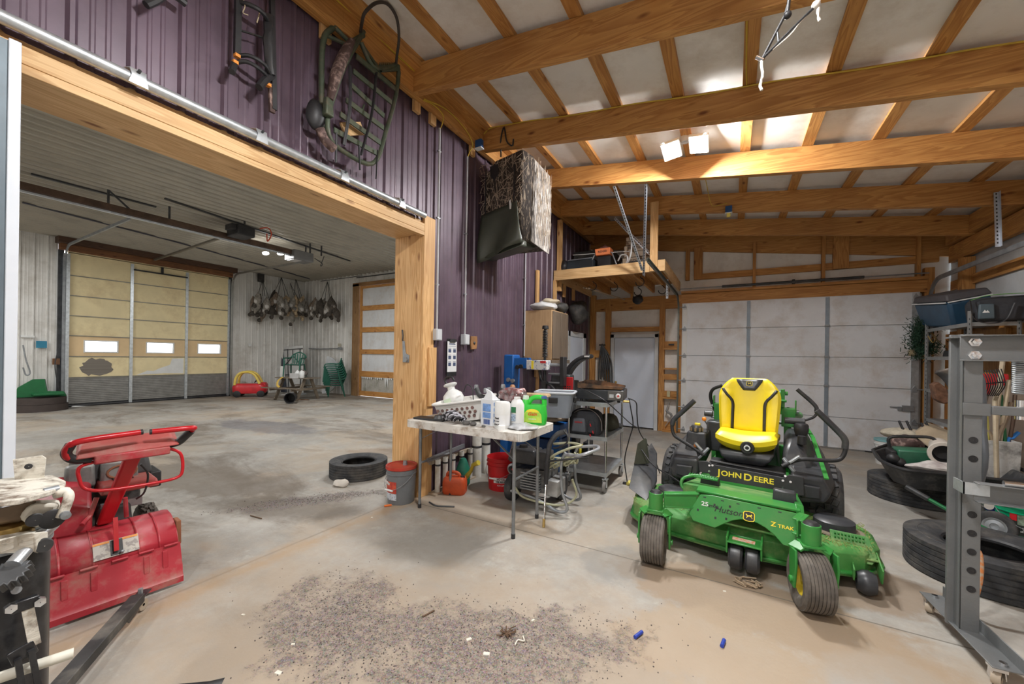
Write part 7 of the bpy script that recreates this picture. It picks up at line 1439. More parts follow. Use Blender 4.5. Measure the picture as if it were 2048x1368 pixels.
MB().box2((x0+.0, PY-.16, zc-.10), (x0+.80, PY-.154, zc)).box2((x0+.0, PY-.21, zc-.006), (x0+.80, PY-.155, zc)).box2((x0, PY-.2, zc-.10), (x0+.8, PY-.155, zc-.094)).build('bed_channel', PG, sp_, bevel=.002)
MB().box2((x0-.04, PY-.165, zc-.07), (x0+.055, PY-.155, zc-.01)).box2((x0-.04, PY-.165, zc-.07), (x0-.034, PY-.06, zc-.01)).build('bed_bracket', GALV, sp_); MB().cyl((x0+.05, PY-.14, zc-.115), (x0+.05, PY-.17, zc-.115), .018, 14).build('bed_pin', CHROME, sp_)
MB().cyl((x0+.09, PY-.19, zc+.012), (x0+.8, PY-.19, zc+.03), .014, 10).build('pump_handle', CHROME, sp_)
for i, px in enumerate((2036, 2062)):
    p_ = aty(px, 722, PY); mb = MB(); mb.tube([(p_.x+math.cos(a)*.024, PY-.02+math.sin(a)*.024, p_.z-.17*a/(2*PI*16)) for a in [k*.45 for k in range(224)]], .0052, 6); mb.build('return_spring', DKST if i else STEEL, sp_)
MB().tube([(aty(2036, 722, PY).x, PY-.02, zb_-.20), (aty(2036, 722, PY).x, PY-.02, zb_-.30)], .018, 10).build('ram_pin', CHROME, sp_); MB().cyl((x0+.40, PY-.02, zb_), (x0+.40, PY-.02, zb_-.25), .05, 20).build('bottle_jack', DKST, sp_)
# ================================================================ RED TILLER (local: +x viewer's right, +y away from the camera)
TR = mat('tiller_red', (.42, .025, .04), .42, var=.08, dirt=(.36, .17, .14), dirtamt=.85, dscale=6)
TRB = mat('tiller_red_bright', (.50, .008, .015), .28, var=.05)
TRD = mat('tiller_dusty_red', (.38, .07, .06), .6, var=.1, dirt=(.36, .22, .18), dirtamt=.7, dscale=5)
ti = thing('garden_tiller', 'dusty red rear-tine garden tiller with looped handlebars and a hinged rear flap', 'tiller', (-3.28, .905, 0), math.radians(83), world=False)
prof = [(-.02, .255), (.0, .295), (.03, .335), (.09, .375), (.17, .405), (.26, .41), (.34, .39)]      # (y, z)
def hood(x0, x1, off, m, name, par, t=.006):
    mb = MB(); R_ = []
    for (y, z) in prof: R_.append([(x0, y-off*.5, z+off), (x1, y-off*.5, z+off)])
    V_ = [[mb._v(p) for p in r] for r in R_]
    for A, B_ in zip(V_, V_[1:]): mb.face([A[0], A[1], B_[1], B_[0]])
    return mb.build(name, m, par, solid=t)
hd = hood(-.29, .29, 0, TR, 'tine_hood', ti)
for x in (-.235, -.10, .10, .20): hood(x-.006, x+.006, .004, TR, 'hood_rib', hd, .006)
side = [(y, z) for y, z in prof]+[(.34, .16), (.1, .12), (-.0, .18)]
for x in (-.29, .29): MB(Matrix(((0, 0, 1, x), (1, 0, 0, 0), (0, 1, 0, 0), (0, 0, 0, 1)))).prism(side, .006).build('side_plate', TR, ti)
MB().loft([[(-.295, -.025, .262), (.30, -.025, .262), (.30, -.02, .262), (-.295, -.02, .262)], [(-.30, -.05, .14), (.305, -.05, .14), (.305, -.044, .14), (-.30, -.044, .14)], [(-.30, -.065, .12), (.305, -.065, .12), (.305, -.058, .12), (-.30, -.058, .12)], [(-.30, -.07, .08), (.305, -.07, .08), (.305, -.063, .08), (-.30, -.063, .08)], [(-.30, -.09, .055), (.305, -.09, .055), (.305, -.083, .055), (-.30, -.083, .055)], [(-.30, -.09, .02), (.305, -.09, .02), (.305, -.083, .02), (-.30, -.083, .02)]]).build('rear_flap', TR, ti)
for x in (-.215, -.10, .13, .22): MB().loft([[(x-.014, -.038, .235), (x+.014, -.038, .235), (x+.014, -.02, .235), (x-.014, -.02, .235)], [(x-.014, -.058, .13), (x+.014, -.058, .13), (x+.014, -.04, .155), (x-.014, -.04, .155)]]).build('pressed_rib', TR, ti, bevel=.003)
for x in (-.25, -.12, .01, .13, .25): MB().cyl((x-.035, -.034, .264), (x+.035, -.034, .264), .008, 10).build('hinge', TR, ti)
def onhood(x, k, off): a, b_ = Vector((x, prof[k][0], prof[k][1])), Vector((x, prof[k+1][0], prof[k+1][1])); return a.lerp(b_, .5)+Vector((0, -off, off*.6))
M_ = face_m(onhood(0, 1, .012), (1, 0, 0), (0, .06, .1))
MB(M_).box((0, .01, 0), (.20, .10, .003)).build('warning_label', mat('tiller_label', (.5, .47, .42), .5, col2=(.3, .27, .25), vscale=35, thr=(.5, .56)), ti); MB(M_).box((0, .01, .003), (.055, .09, .003)).build('black_panel', BLK, ti); MB(M_).box((-.065, .052, .003), (.07, .012, .002)).build('orange_band', OT, ti); MB(M_).box((.062, .052, .003), (.07, .012, .002)).build('orange_band', OT, ti)
MB().sph((.02, -.03, .31), .01).build('rivet', STEEL, ti)
MB().bar((-.005, -.025, .32), (-.0, .06, .50), .022, .008, (0, -1, 0)).build('depth_bar', TRB, ti)
MB().tbox((.31, .1, .30), (.03, .1, .16), .9).build('side_bracket', mat('rust', (.25, .1, .05), .8), ti, bevel=.005)
# tines, wheels, gearbox
mb = MB(); [mb.tube([(x, .17, .18), (x+.02, .17+.13*math.cos(a), .18+.13*math.sin(a)), (x+.05, .17+.16*math.cos(a+.25), .18+.16*math.sin(a+.25))], .012, 6) for x in (-.2, -.08, .08, .2) for a in (0, 1.57, 3.14, 4.71)]; mb.cyl((-.26, .17, .18), (.26, .17, .18), .025, 12); mb.build('tines', DKST, ti)
tyre((-.22, .56, .19), .19, .09, .11, ti, lugs=18, name='wheel', treadm=DIRTT, rimm=STEEL); tyre((.24, .56, .19), .19, .09, .11, ti, lugs=18, name='wheel', treadm=DIRTT, rimm=STEEL)
MB().tbox((.03, .42, .38), (.2, .3, .26), .8).build('gearbox', DKST, ti, bevel=.02); MB().box((.07, .33, .50), (.2, .03, .05)).build('chrome_bracket', STEEL, ti)
bc = MB().loft([[(-.30, .22, .36), (-.08, .20, .40), (-.08, .22, .54), (-.22, .24, .60), (-.31, .26, .55)], [(-.30, .62, .40), (-.06, .62, .40), (-.04, .62, .66), (-.20, .62, .70), (-.30, .62, .62)]]).build('belt_cover', TR, ti, bevel=.025, seg=3)
text('cover_lettering', 'TROY', .06, face_m((-.311, .4, .5), (0, -1, 0), (0, 0, 1)), WHITE, bc, bold=True)
MB().tbox((.12, .50, .60), (.30, .30, .06), .9).build('top_cover', TRD, ti, bevel=.012); MB().box((.10, .5, .634), (.1, .06, .008)).build('cover_slot', BLK, ti)
# engine
EGR = mat('engine_cast', (.25, .25, .24), .5, .4, var=.3)
MB().box2((-.10, .62, .42), (.22, .92, .62)).jit(.015, 12).build('engine_block', ENG, ti, bevel=.01); MB().tbox((.07, .76, .70), (.42, .34, .17), .86).build('engine_shroud', mat('shroud_dark', (.05, .05, .052), .5), ti, bevel=.03, seg=3)
MB().tbox((-.10, .58, .68), (.15, .08, .16), .9).build('muffler_guard', EGR, ti, bevel=.02); MB().tbox((.09, .57, .68), (.2, .08, .16), .92).build('air_cleaner', EGR, ti, bevel=.02)
mb = MB(); mb.tube([(.10+math.cos(a)*.075, .525, .68+math.sin(a)*.045) for a in [k*PI/10 for k in range(20)]], .007, 6, closed=True); mb.build('rusty_ring', mat('rust', (.25, .1, .05), .8), ti)
MB().lathe([(.001, .02), (.05, .018), (.055, 0)], (.1, .78, .785), n=18).build('fuel_cap', BLK, ti); MB().box2((.26, .60, .50), (.33, .85, .62)).build('side_box', BLK, ti, bevel=.01); MB().lathe([(.001, .03), (.06, .02), (.07, -.03)], (-.12, .57, .52), M=Matrix.Rotation(PI/2, 4, 'X'), n=20).build('pulley', DKST, ti)
# handle column and bars
MB().loft([[(-.06, .22, .42), (.01, .22, .42), (.01, .28, .42), (-.06, .28, .42)], [(.05, .02, .93), (.135, .02, .93), (.135, .07, .93), (.05, .07, .93)]]).build('handle_column', TRB, ti, bevel=.012, seg=3)
MB().tube([(-.06, .24, .60), (-.09, .22, .50), (-.13, .16, .47)], .013, 8).build('column_brace', TR, ti); MB().tube([(.05, .1, .6), (.06, .12, .47)], .012, 8).build('column_brace', TR, ti)
MB().loft([[(-.19, -.08, .915), (.28, -.08, .925), (.31, .16, .97), (-.16, .16, .96)], [(-.17, -.05, .965), (.24, -.05, .97), (.27, .13, 1.0), (-.14, .13, .995)]]).build('console', TRD, ti, bevel=.01); MB().box((.06, -.06, .90), (.34, .05, .05)).build('console_underside', TR, ti, bevel=.008)
for P_, G_ in (([(-.05, -.02, .92), (-.16, -.04, .91), (-.215, -.07, .94), (-.215, -.1, 1.00), (-.16, -.12, 1.03), (.08, -.10, 1.04)], [(-.12, -.035, .905), (-.19, -.05, .92), (-.218, -.07, .96), (-.205, -.1, 1.01)]), ([(.15, .0, .93), (.27, -.02, .93), (.31, -.04, .97), (.345, -.08, 1.02), (.32, -.12, 1.035), (.135, -.10, 1.035)], [(.22, -.01, .925), (.28, -.025, .935), (.32, -.045, .98), (.34, -.07, 1.01)])):
    hb = MB().tube(smoothpath(P_, 6), .017, 12).build('handlebar', TRB, ti); MB().tube(smoothpath(G_, 6), .024, 12).build('grip', BLK, hb); e_ = Vector(P_[-1]); MB().cyl(e_, e_+(e_-Vector(P_[-2])).normalized()*.012, .0165, 12).build('end_cap', BLK, hb)
MB().tube(smoothpath([(-.05, -.03, .89), (-.16, -.04, .87), (-.165, -.05, .80), (-.14, -.06, .74), (-.05, -.06, .71), (.15, -.06, .70), (.27, -.05, .705), (.30, -.05, .75), (.29, -.04, .86), (.22, -.03, .91)], 6), .0095, 10).build('clutch_bail', TRB, ti)
MB().tube(smoothpath([(.12, .1, .8), (.16, .12, .72), (.15, .15, .6), (.12, .2, .55)], 5), .006, 6).build('control_cable', BLK, ti); MB().tube([(.08, .0, .93), (.07, -.02, .88)], .008, 6).build('cotter', mat('rust', (.25, .1, .05), .8), ti)
# ================================================================ WEATHERED CLAMP ON A BLACK COLUMN, LOWER LEFT
XM = -1.75
WP = mat('peeling_white', (.58, .55, .48), .7, var=.1, dirt=(.10, .06, .035), dirtamt=1., dscale=16, bump=.5, bscale=20, stretch=(.6, .6, 2)); PB = mat('column_black', (.012, .012, .014), .3, var=.3, dirt=(.1, .1, .1), dirtamt=.3, dscale=12)
mc = thing('clamp_stand', 'weathered white clamp head with a peeling board on a thick black column', 'machine', (-1.8, .28, 0))
def Q(px, py, dx=0.): return atx(px, py, XM+dx)
cc = Q(4, 1240, -.05); cx_, cy_ = cc.x, cc.y
MB().lathe([(.001, .08), (.088, .08), (.088, .975), (.08, .985), (.001, .985)], (cx_, cy_, 0), n=36).build('column', PB, mc)
MB().lathe([(.088, 0), (.094, .0), (.094, .012), (.06, .014)], (cx_, cy_, .98), n=32).build('flange', STEEL, mc); MB().lathe([(.05, .0), (.058, .0), (.058, .05), (.045, .055), (.001, .055)], (cx_, cy_, .99), n=28).build('brass_collar', BRASS, mc)
MB().lathe([(.16, .0), (.17, .06), (.1, .09)], (cx_, cy_, .0), n=24).build('base_hub', PB, mc)
lv = MB().bar(Q(55, 1215, .10), Q(70, 1290, .10), .022, .006, (1, 0, 0)).build('white_lever', WP, mc)
MB().box(Q(50, 1208, .095), (.02, .05, .03)).build('lever_bracket', PB, mc, bevel=.004)
for p_ in ((20, 1215), (78, 1202)): MB().lathe([(.001, .015), (.012, .014), (.013, 0)], Q(*p_, .10), 'X', n=6).build('bolt', CHROME, mc)
MB().cyl(Q(33, 1180, .085), Q(33, 1180, .095), .010, 14).build('screw', STEEL, mc)
MB().bar(Q(18, 1322, .1), Q(72, 1290, .1), .01, .04, (0, 0, 1)).build('cross_bracket', PB, mc, bevel=.004)
for a, b_ in (((35, 1318), (45, 1380)), ((62, 1300), (76, 1370))): MB().bar(Q(*a, .11), Q(*b_, .11), .012, .012, (1, 0, 0)).build('bracket_arm', PB, mc)
MB().tube([Q(-60, 1375, .06), Q(147, 1306, .10)], .014, 14).build('white_handle', mat('handle_cream', (.62, .60, .52), .5, var=.06), mc)
# chrome shaft with geared end
MB().tube([Q(25, 1130, .12), Q(60, 1090, .08), Q(105, 1050, -.02)], .016, 14).build('steel_shaft', mat('shaft_steel', (.5, .52, .55), .3, .8), mc)
gr_ = MB(); Mg2 = Matrix.Translation(Q(22, 1150, .12)) @ rotm(.35, .5, 0)
gear = [(math.cos(2*PI*i/32)*(.040 if i % 2 else .031), math.sin(2*PI*i/32)*(.040 if i % 2 else .031)) for i in range(32)]
gr_.mx = Mg2; gr_.prism(gear, .03).build('gear', DKST, mc, bevel=.002)
# lower white block
MB().loft([[Q(-20, 1085, .1), Q(10, 1075, .1), Q(12, 1108, .1), Q(-20, 1112, .1)], [Q(30, 1072, .12), Q(70, 1065, .12), Q(72, 1105, .10), Q(32, 1095, .1)], [Q(70, 1064, .08), Q(97, 1062, .06), Q(96, 1100, .06), Q(75, 1104, .08)]]).build('lower_clamp', WP, mc, bevel=.008)
MB().loft([[Q(-10, 1072, -.0), Q(50, 1060, .0), Q(98, 1058, .02), Q(90, 1072, .06), Q(0, 1085, .1)], [Q(-10, 1110, -.0), Q(50, 1100, .0), Q(96, 1096, .02), Q(85, 1100, .06), Q(0, 1108, .08)]]).build('clamp_jaw', WP, mc, bevel=.006)
MB().lathe([(.001, .012), (.017, .01), (.019, 0)], Q(87, 1090, .09), M=rotm(0, PI/2, 0), n=20).build('pivot_pin', DKST, mc)
# upper white casting with holes and hook-shaped arm
MB().loft([[Q(35, 1035, .02), Q(60, 1010, .05), Q(120, 1005, .05), Q(115, 1045, .04), Q(70, 1058, .02)], [Q(35, 1035, -.10), Q(60, 1000, -.10), Q(122, 998, -.10), Q(115, 1045, -.10), Q(70, 1058, -.10)]]).build('upper_casting', WP, mc, bevel=.012)
for p_, r_ in (((70, 1040), .016), ((105, 1038), .024)): MB().lathe([(.001, .004), (r_, .003), (r_*1.15, 0)], Q(*p_, .055), M=rotm(0, PI/2, 0), n=18).build('casting_hole', BLK, mc)
MB().tube(smoothpath([Q(108, 988, .03), Q(130, 984, .04), Q(138, 992, .05), Q(132, 1012, .06), Q(122, 1035, .06)], 6), [.014]*8+[.012]*17, 10).build('hook_arm', WP, mc); MB().lathe([(.001, .012), (.011, .01), (.012, 0)], Q(130, 1030, .072), M=rotm(0, PI/2, 0), n=18).build('hook_pin', STEEL, mc)
MB().tube([Q(88, 985, .03), Q(118, 978, .03)], .012, 10).build('adjusting_screw', STEEL, mc)
MB().loft([[Q(-30, 1030, -.1), Q(70, 1008, -.05), Q(75, 1000, -.0), Q(-30, 1022, .0)], [Q(-30, 1060, -.1), Q(40, 1048, -.05), Q(45, 1040, .0), Q(-30, 1050, .0)]]).build('under_arm', mat('arm_brown', (.28, .2, .13), .7, var=.4), mc, bevel=.005)
# peeling board
MB().loft([[Q(-60, 965, -.25), Q(45, 952, -.25), Q(105, 949, -.22), Q(132, 962, -.12), Q(128, 972, .0), Q(100, 982, .07), Q(40, 998, .12), Q(-60, 1010, .12)], [Q(-60, 975, -.25), Q(45, 964, -.25), Q(105, 962, -.22), Q(131, 972, -.12), Q(128, 980, .0), Q(100, 992, .07), Q(40, 1010, .12), Q(-60, 1022, .12)]]).build('peeling_board', WP, mc, bevel=.003)
MB().prism([(-.03, -.035), (.03, -.04), (.034, .03), (.025, .04), (-.035, .035)], .006, face_m(Q(60, 938, -.2), (.5, 1, 0), (0, 0, 1))).build('upright_tab', WP, mc); MB().lathe([(.001, .004), (.008, .003), (.009, 0)], Q(57, 933, -.19), M=rotm(0, PI/2, 0), n=14).build('tab_hole', BLK, mc)
# black leg with caster on the floor
e0, e1 = Vector((-3.03, .93, .085)), Vector((cx_-.05, cy_+.0, .085)); e1 = e0.lerp(Vector((-2.05, .16, .085)), 1.)
lg = MB().bar(e0, e1, .065, .05).build('stand_leg', mat('leg_black', (.03, .03, .03), .55, var=.4, dirt=(.2, .18, .15), dirtamt=.6), mc, bevel=.004)
dn = (e0-e1).normalized(); MB().bar(e0+dn*.0, e0+dn*.09, .06, .006).build('leg_tip', PB, lg); k_ = e0+dn*.03
MB().lathe([(.008, -.012), (.032, -.013), (.035, 0), (.032, .013), (.008, .012)], (k_.x+.02, k_.y, .036), M=rotm(0, PI/2, .6), n=20).build('caster', mat('caster_tan', (.4, .33, .25), .6), lg); MB().cyl((k_.x, k_.y, .095), (k_.x, k_.y, .125), .012, 8).build('bolt', STEEL, lg)
MB().prism([(-.02, 0), (.18, 0), (.12, -.06), (.02, -.05)], .006, face_m(e0+Vector((.03, .0, -.0)), tuple(e1-e0), (0, 0, 1))).build('gusset', PB, lg)
tag(MB().loft([[atz(355, 1368, .05), atz(420, 1362, .05), atz(450, 1355, .05), atz(440, 1375, .05)], [atz(355, 1368, .04), atz(420, 1362, .04), atz(450, 1355, .04), atz(440, 1375, .04)]]).build('black_plate_tip', PB), 'tip of a black steel plate entering the bottom edge of the picture', 'plate')
# ================================================================ SMALL LITTER ON THE FLOOR
def bit(name, label, px, py, d, m, rz=0, cat='litter', group=None):
    p_ = atz(px, py, 0); o = MB(rotm(0, 0, rz)).tbox((0, 0, d[2]/2), d, .9).build(name, m); o.location = p_; return tag(o, label, cat, group)
def roll(name, label, px, py, l, r, m, a, cat): p_ = atz(px, py, r); dv = Vector((math.cos(a), math.sin(a), 0))*l/2; return tag(MB().cyl(p_-dv, p_+dv, r, 12).build(name, m), label, cat)
SHB = mat('shell_blue', (.02, .05, .35), .4); roll('shotgun_shell', 'blue plastic shell case on the floor left of the other, below the mower', 1277, 1269, .07, .010, SHB, 1.2, 'shell case'); roll('shotgun_shell', 'blue plastic shell case on the floor nearer the picture middle right, below the mower wheel', 1446, 1286, .06, .010, SHB, 1.4, 'shell case')
roll('orange_chalk', 'orange chalk stub on the floor in front of the grey pail', 776, 1011, .07, .010, mat('chalk_orange', (.75, .16, .02), .6), .9, 'chalk')
PAPR = mat('litter_paper', (.68, .64, .55), .8)
for i, (px, py, s, a, lb) in enumerate(((557, 1346, .035, .2, 'white scrap of paper nearest the bottom left of the gravel'), (938, 1279, .03, 1., 'white scrap in the middle of the gravel patch'), (973, 1308, .035, .4, 'white scrap below the middle one'), (1066, 1241, .02, 1.2, 'small white chip at the right of the gravel'), (486, 1230, .02, .3, 'small pale chip at the left of the gravel'), (586, 1289, .02, .6, 'pale chip at the lower left of the gravel'), (1449, 1183, .018, .3, 'white crumb on the floor in front of the mower rollers'), (744, 1035, .02, .1, 'pale crumb on the floor below the grey pail'))): bit('paper_scrap', lb, px, py, (s, s*.6, .004), PAPR, a, 'scrap', 'scraps on the floor')
tag(MB(Matrix.Translation(atz(680, 972, .0))).sph((0, 0, .03), .08, 14, (1.2, .8, .45)).jit(.03, 14).build('crumpled_tissue', mat('tissue', (.6, .56, .5), .8)), 'crumpled dirty white tissue beside the flat tyre', 'tissue')
TW = mat('twig_brown', (.12, .07, .04), .8)
for px, py, l, a, lb in ((512, 1034, .16, .1, 'brown twig on the floor left of the gravel tail'), (1148-.0, 1225, .0, 0, ''), (857, 1227, .08, 1.3, 'short twig lying across the gravel')):
    if l: roll('twig', lb, px, py, l, .005, TW, a, 'twig')
mb = MB(); rr = random.Random(9)
for i in range(26): p_ = Vector((rr.gauss(0, .012), rr.gauss(0, .01), rr.uniform(.004, .012))); a = rr.uniform(0, 6.28); mb.tube([p_, p_+Vector((math.cos(a)*.04, math.sin(a)*.04, .01))], .003, 5)
o = mb.build('root_tangle', TW); o.location = atz(1015, 1268, 0); tag(o, 'tangle of brown roots on the gravel patch', 'roots')
mb = MB()
for i in range(30): a = rr.uniform(0, 6.28); r_ = rr.uniform(.05, .10); mb.tube([(math.cos(a)*r_, math.sin(a)*r_*.6, rr.uniform(.004, .03)), (math.cos(a+.7)*r_, math.sin(a+.7)*r_*.6, rr.uniform(.004, .02))], .005, 5)
o = mb.build('straw_clump', mat('straw', (.36, .27, .18), .9)); o.location = atz(1495, 1168, 0); tag(o, 'dry clump of straw on the floor in front of the mower deck', 'clump')
tag(MB().tube(smoothpath([atz(1030, 1290, .006), atz(1036, 1280, .006), atz(1048, 1282, .01), atz(1046, 1272, .006)], 4), .004, 5).build('white_twine', PAPR), 'bit of bent white twine right of the root tangle', 'twine')
# loose gravel grains over the swept patch
mb = MB(); GRV = mat('gravel_grain', (.16, .13, .12), .85, var=.6, vscale=60)
for i in range(2600):
    k = rr.random()
    if k < .3: c_ = Vector((-1.95, 1.45)); s_ = (.28, .17, -.5)
    elif k < .75: c_ = Vector((-1.2, 1.75)); s_ = (.42, .18, .55)
    else: c_ = Vector((-3.85, 2.55)); s_ = (.36, .07, .93)
    u, v = rr.gauss(0, s_[0]), rr.gauss(0, s_[1]); x, y = c_.x+u*math.cos(s_[2])-v*math.sin(s_[2]), c_.y+u*math.sin(s_[2])+v*math.cos(s_[2]); r_ = rr.uniform(.0015, .0042)
    mb.tbox((x, y, r_*.5), (r_*2, r_*1.6, r_*1.2), .6, rot=rotm(0, 0, rr.uniform(0, 3)))
tag(mb.build('loose_gravel', GRV, smooth=False), 'fine grey-brown gravel scattered over the concrete floor', 'gravel', kind='stuff')
# ================================================================ FAR BAY
def F_(px, py, X=XL+.2): return atx(px, py, X)
def E_(px, py, Y=YL-.1): return aty(px, py, Y)
# toy car
tc2 = thing('toy_car', 'red and yellow plastic ride-in toy car by the left wall of the far bay', 'toy car', (-14.75, 7.45, 0), math.radians(50), world=False)
TCR = mat('toy_red', (.62, .03, .04), .35); TCY = mat('toy_yellow', (.80, .60, .12), .35)
MB().loft([[(x*w, y*d, z) for x, y in rr_rect(-.5, .5, -.27, .27, .2)] for z, w, d in ((.12, .9, .9), (.2, 1.03, 1), (.34, 1.05, 1.02), (.42, .98, .96), (.46, .9, .85))]).build('car_body', TCR, tc2, bevel=.02)
MB().tbox((.38, 0, .44), (.26, .4, .12), .7).build('bonnet', TCR, tc2, bevel=.03)
for s in (-1, 1): MB().tube(smoothpath([(-.42, s*.22, .42), (-.38, s*.2, .68), (-.25, s*.18, .84), (0, s*.17, .86), (.18, s*.19, .74), (.32, s*.22, .46)], 6), .042, 10).build('roof_pillar', TCY, tc2)
MB().tbox((-.12, 0, .85), (.36, .40, .05), .85).build('roof', TCY, tc2, bevel=.02); MB().lathe([(.08, 0), (.1, .01), (.08, .02)], (.18, 0, .55), M=rotm(0, -.9, 0), n=16).build('steering_wheel', BLK, tc2)
for x in (-.34, .36):
    for y in (-.25, .25): MB().lathe([(.001, -.04), (.09, -.04), (.115, -.03), (.115, .03), (.09, .04), (.001, .04)], (x, y, .115), 'Y', n=18).build('wheel', BLK, tc2)
# leaning tables
lt = thing('leaning_table', 'dark folding table standing on edge against the wall', 'table', (-14.6, 9.2, 0)); yT = 9.0
MB().loft([[aty(553, 693, yT), aty(560, 691, yT), aty(570, 787, yT), aty(553, 787, yT)], [aty(557, 692, yT+.08), aty(566, 691, yT+.08), aty(574, 787, yT+.08), aty(557, 787, yT+.08)]]).build('table_board', mat('navy_board', (.03, .035, .05), .6), lt, bevel=.02)
wt_ = thing('leaning_table', 'white folding table with dark folded frame standing on edge behind the green chair', 'table', (-14.0, 9.2, 0)); yT = 9.1
MB().loft([[aty(566, 694, yT), aty(606, 691, yT), aty(607, 787, yT), aty(568, 787, yT)], [aty(566, 694, yT+.05), aty(606, 691, yT+.05), aty(607, 787, yT+.05), aty(568, 787, yT+.05)]]).build('table_board', WHITE, wt_, bevel=.01)
for a, b_ in (((568, 700), (605, 697)), ((566, 750), (606, 748)), ((575, 698), (577, 785)), ((600, 697), (601, 785)), ((585, 700), (586, 725)), ((570, 730), (586, 712)), ((586, 712), (602, 730))): MB().tube([aty(*a, yT-.03), aty(*b_, yT-.03)], .016, 6).build('frame_tube', DKST, wt_)
rt = thing('round_table_top', 'white round table top leaning on the end wall', 'table', (-12.9, 9.6, 0))
M_ = face_m(aty(664, 750, 9.6), (1, .25, 0), (-.05, .1, 1)); 
MB(M_).prism([(-.36, -.72)]+[(-.3+.62*math.sin(PI*i/14), -.72*math.cos(PI*i/14)) for i in range(15)]+[(-.3, .70)], .05).build('table_board', mat('table_grey_white', (.56, .58, .6), .5), rt)
# green chairs
CG = mat('chair_green', (.008, .10, .065), .4)
def green_chair(name, label, cat, loc, rz, group=None):
    t = thing(name, label, cat, loc, rz, group, world=False)
    MB().grid(lambda u, v: (-.22+.44*u, -.22+.42*v, .42-.02*math.sin(v*3)), 4, 4).build('seat', CG, t, solid=.025)
    mb = MB()
    for i in range(6): x = -.17+.068*i; mb.tube(smoothpath([(x, .20, .44), (x*1.15, .27, .62), (x*1.2, .30, .80-abs(x)*.35)], 4), .024, 6, sq=.5)
    mb.tube(smoothpath([(-.26, .1, .62), (-.25, .26, .66), (-.18, .31, .76), (0, .32, .84), (.18, .31, .76), (.25, .26, .66), (.26, .1, .62)], 4), .022, 8); mb.build('backrest', CG, t)
    for s in (-1, 1):
        MB().tube(smoothpath([(s*.26, .16, .64), (s*.28, -.05, .64), (s*.27, -.20, .62), (s*.25, -.24, .5)], 4), .02, 8).build('armrest', CG, t)
        MB().tube([(s*.25, -.22, .55), (s*.26, -.27, 0)], [.024, .018], 8).build('leg', CG, t); MB().tube([(s*.22, .2, .44), (s*.25, .28, 0)], [.024, .018], 8).build('leg', CG, t)
    return t
pb = Vector((-12.75, 7.9, 0)); PT = .74
ch = green_chair('plastic_chair', 'green plastic armchair standing alone on the picnic table', 'chair', (-13.05, 8.0, PT), math.radians(35))
for i in range(8):
    c_ = copy_thing(ch, (-12.55+.0*i, 9.25-.03*i, .078*i), math.radians(-35), ['lowest', 'second', 'third', 'fourth', 'fifth', 'sixth', 'seventh', 'topmost'][i]+' green chair in the stack by the framed door', 'stacked green chairs')
# picnic table
pt_ = thing('picnic_table', 'small weathered grey picnic table loaded with a chair and jugs', 'picnic table', pb, math.radians(12), world=False)
PW_ = wood('weathered_grey', (.26, .22, .17), (.16, .13, .1), 0)
for i in range(4): MB().box2((-.65, -.3+.15*i+.005, PT-.03), (.70, -.3+.15*(i+1)-.005, PT)).build('top_board', PW_, pt_)
for y in (-.72, .60): MB().box2((-.75, y, .40), (.75, y+.16, .43)).build('bench_board', PW_, pt_)
for x in (-.45, .45):
    MB().bar((x, -.45, 0), (x, -.12, PT-.03), .04, .10, (0, 1, 0)).build('leg', PW_, pt_); MB().bar((x, .45, 0), (x, .12, PT-.03), .04, .10, (0, 1, 0)).build('leg', PW_, pt_); MB().box2((x+.021, -.70, .33), (x+.06, .74, .40)).build('bench_support', PW_, pt_)
jg = thing('milk_jug', 'translucent white gallon jug of the pair on the picnic table', 'jug', (-12.45, 7.72, PT), 0, 'white jugs on the picnic table', world=False)
MB().lathe([(.001, 0), (.075, 0), (.08, .02), (.08, .16), (.04, .23), (.02, .24), (.02, .26), (.001, .26)], n=16).build('jug_body', WHITE, jg); MB().tube(smoothpath([(.04, 0, .22), (.085, 0, .2), (.085, 0, .12)], 4), .014, 6).build('handle', WHITE, jg)
jg['label'] = 'left white gallon jug standing on the picnic table'; j2 = copy_thing(jg, (-12.25, 7.74, PT), .3, 'right white gallon jug beside its twin on the picnic table')
tag(MB().tbox((-12.28, 7.5, PT+.08), (.32, .1, .16), 1).build('white_carton', mat('carton_pale', (.5, .5, .5), .6)), 'white carton in front of the two jugs on the picnic table', 'carton')
tag(MB().sph((-12.68, 7.98, PT+.12), .22, 12, (1.2, .7, .55)).jit(.05, 6).build('grey_heap', mat('heap_grey', (.13, .11, .1), .9)), 'grey-brown crumpled heap beside the jugs on the picnic table', 'heap'); tag(MB().tube(smoothpath([(-13.0, 7.55, PT+.01), (-12.9, 7.35, PT-.1), (-12.85, 7.3, .5), (-12.7, 7.28, .45)], 4), .035, 6, sq=.3).build('yellow_strap', mat('strap_yellow', (.6, .4, .08), .6)), 'yellow strap hanging over the picnic table edge', 'strap')
tag(MB().tbox(tuple(Vector((-13.35, 7.75, PT+.18))), (.22, .05, .36), .9).build('white_board', WHITE), 'small white board leaning under the green chair', 'board')
bk_ = thing('black_bucket', 'black bucket lying on its side in front of the picnic table', 'bucket', (-12.1, 7.35, 0)); MB(Matrix.Translation((-11.75, 7.05, .17)) @ rotm(PI/2, 0, math.radians(25+20))).lathe([(.001, -.36), (.13, -.36), (.165, .0), (.15, .0), (.12, -.33), (.001, -.33)], n=22).build('bucket_body', BLK, bk_)
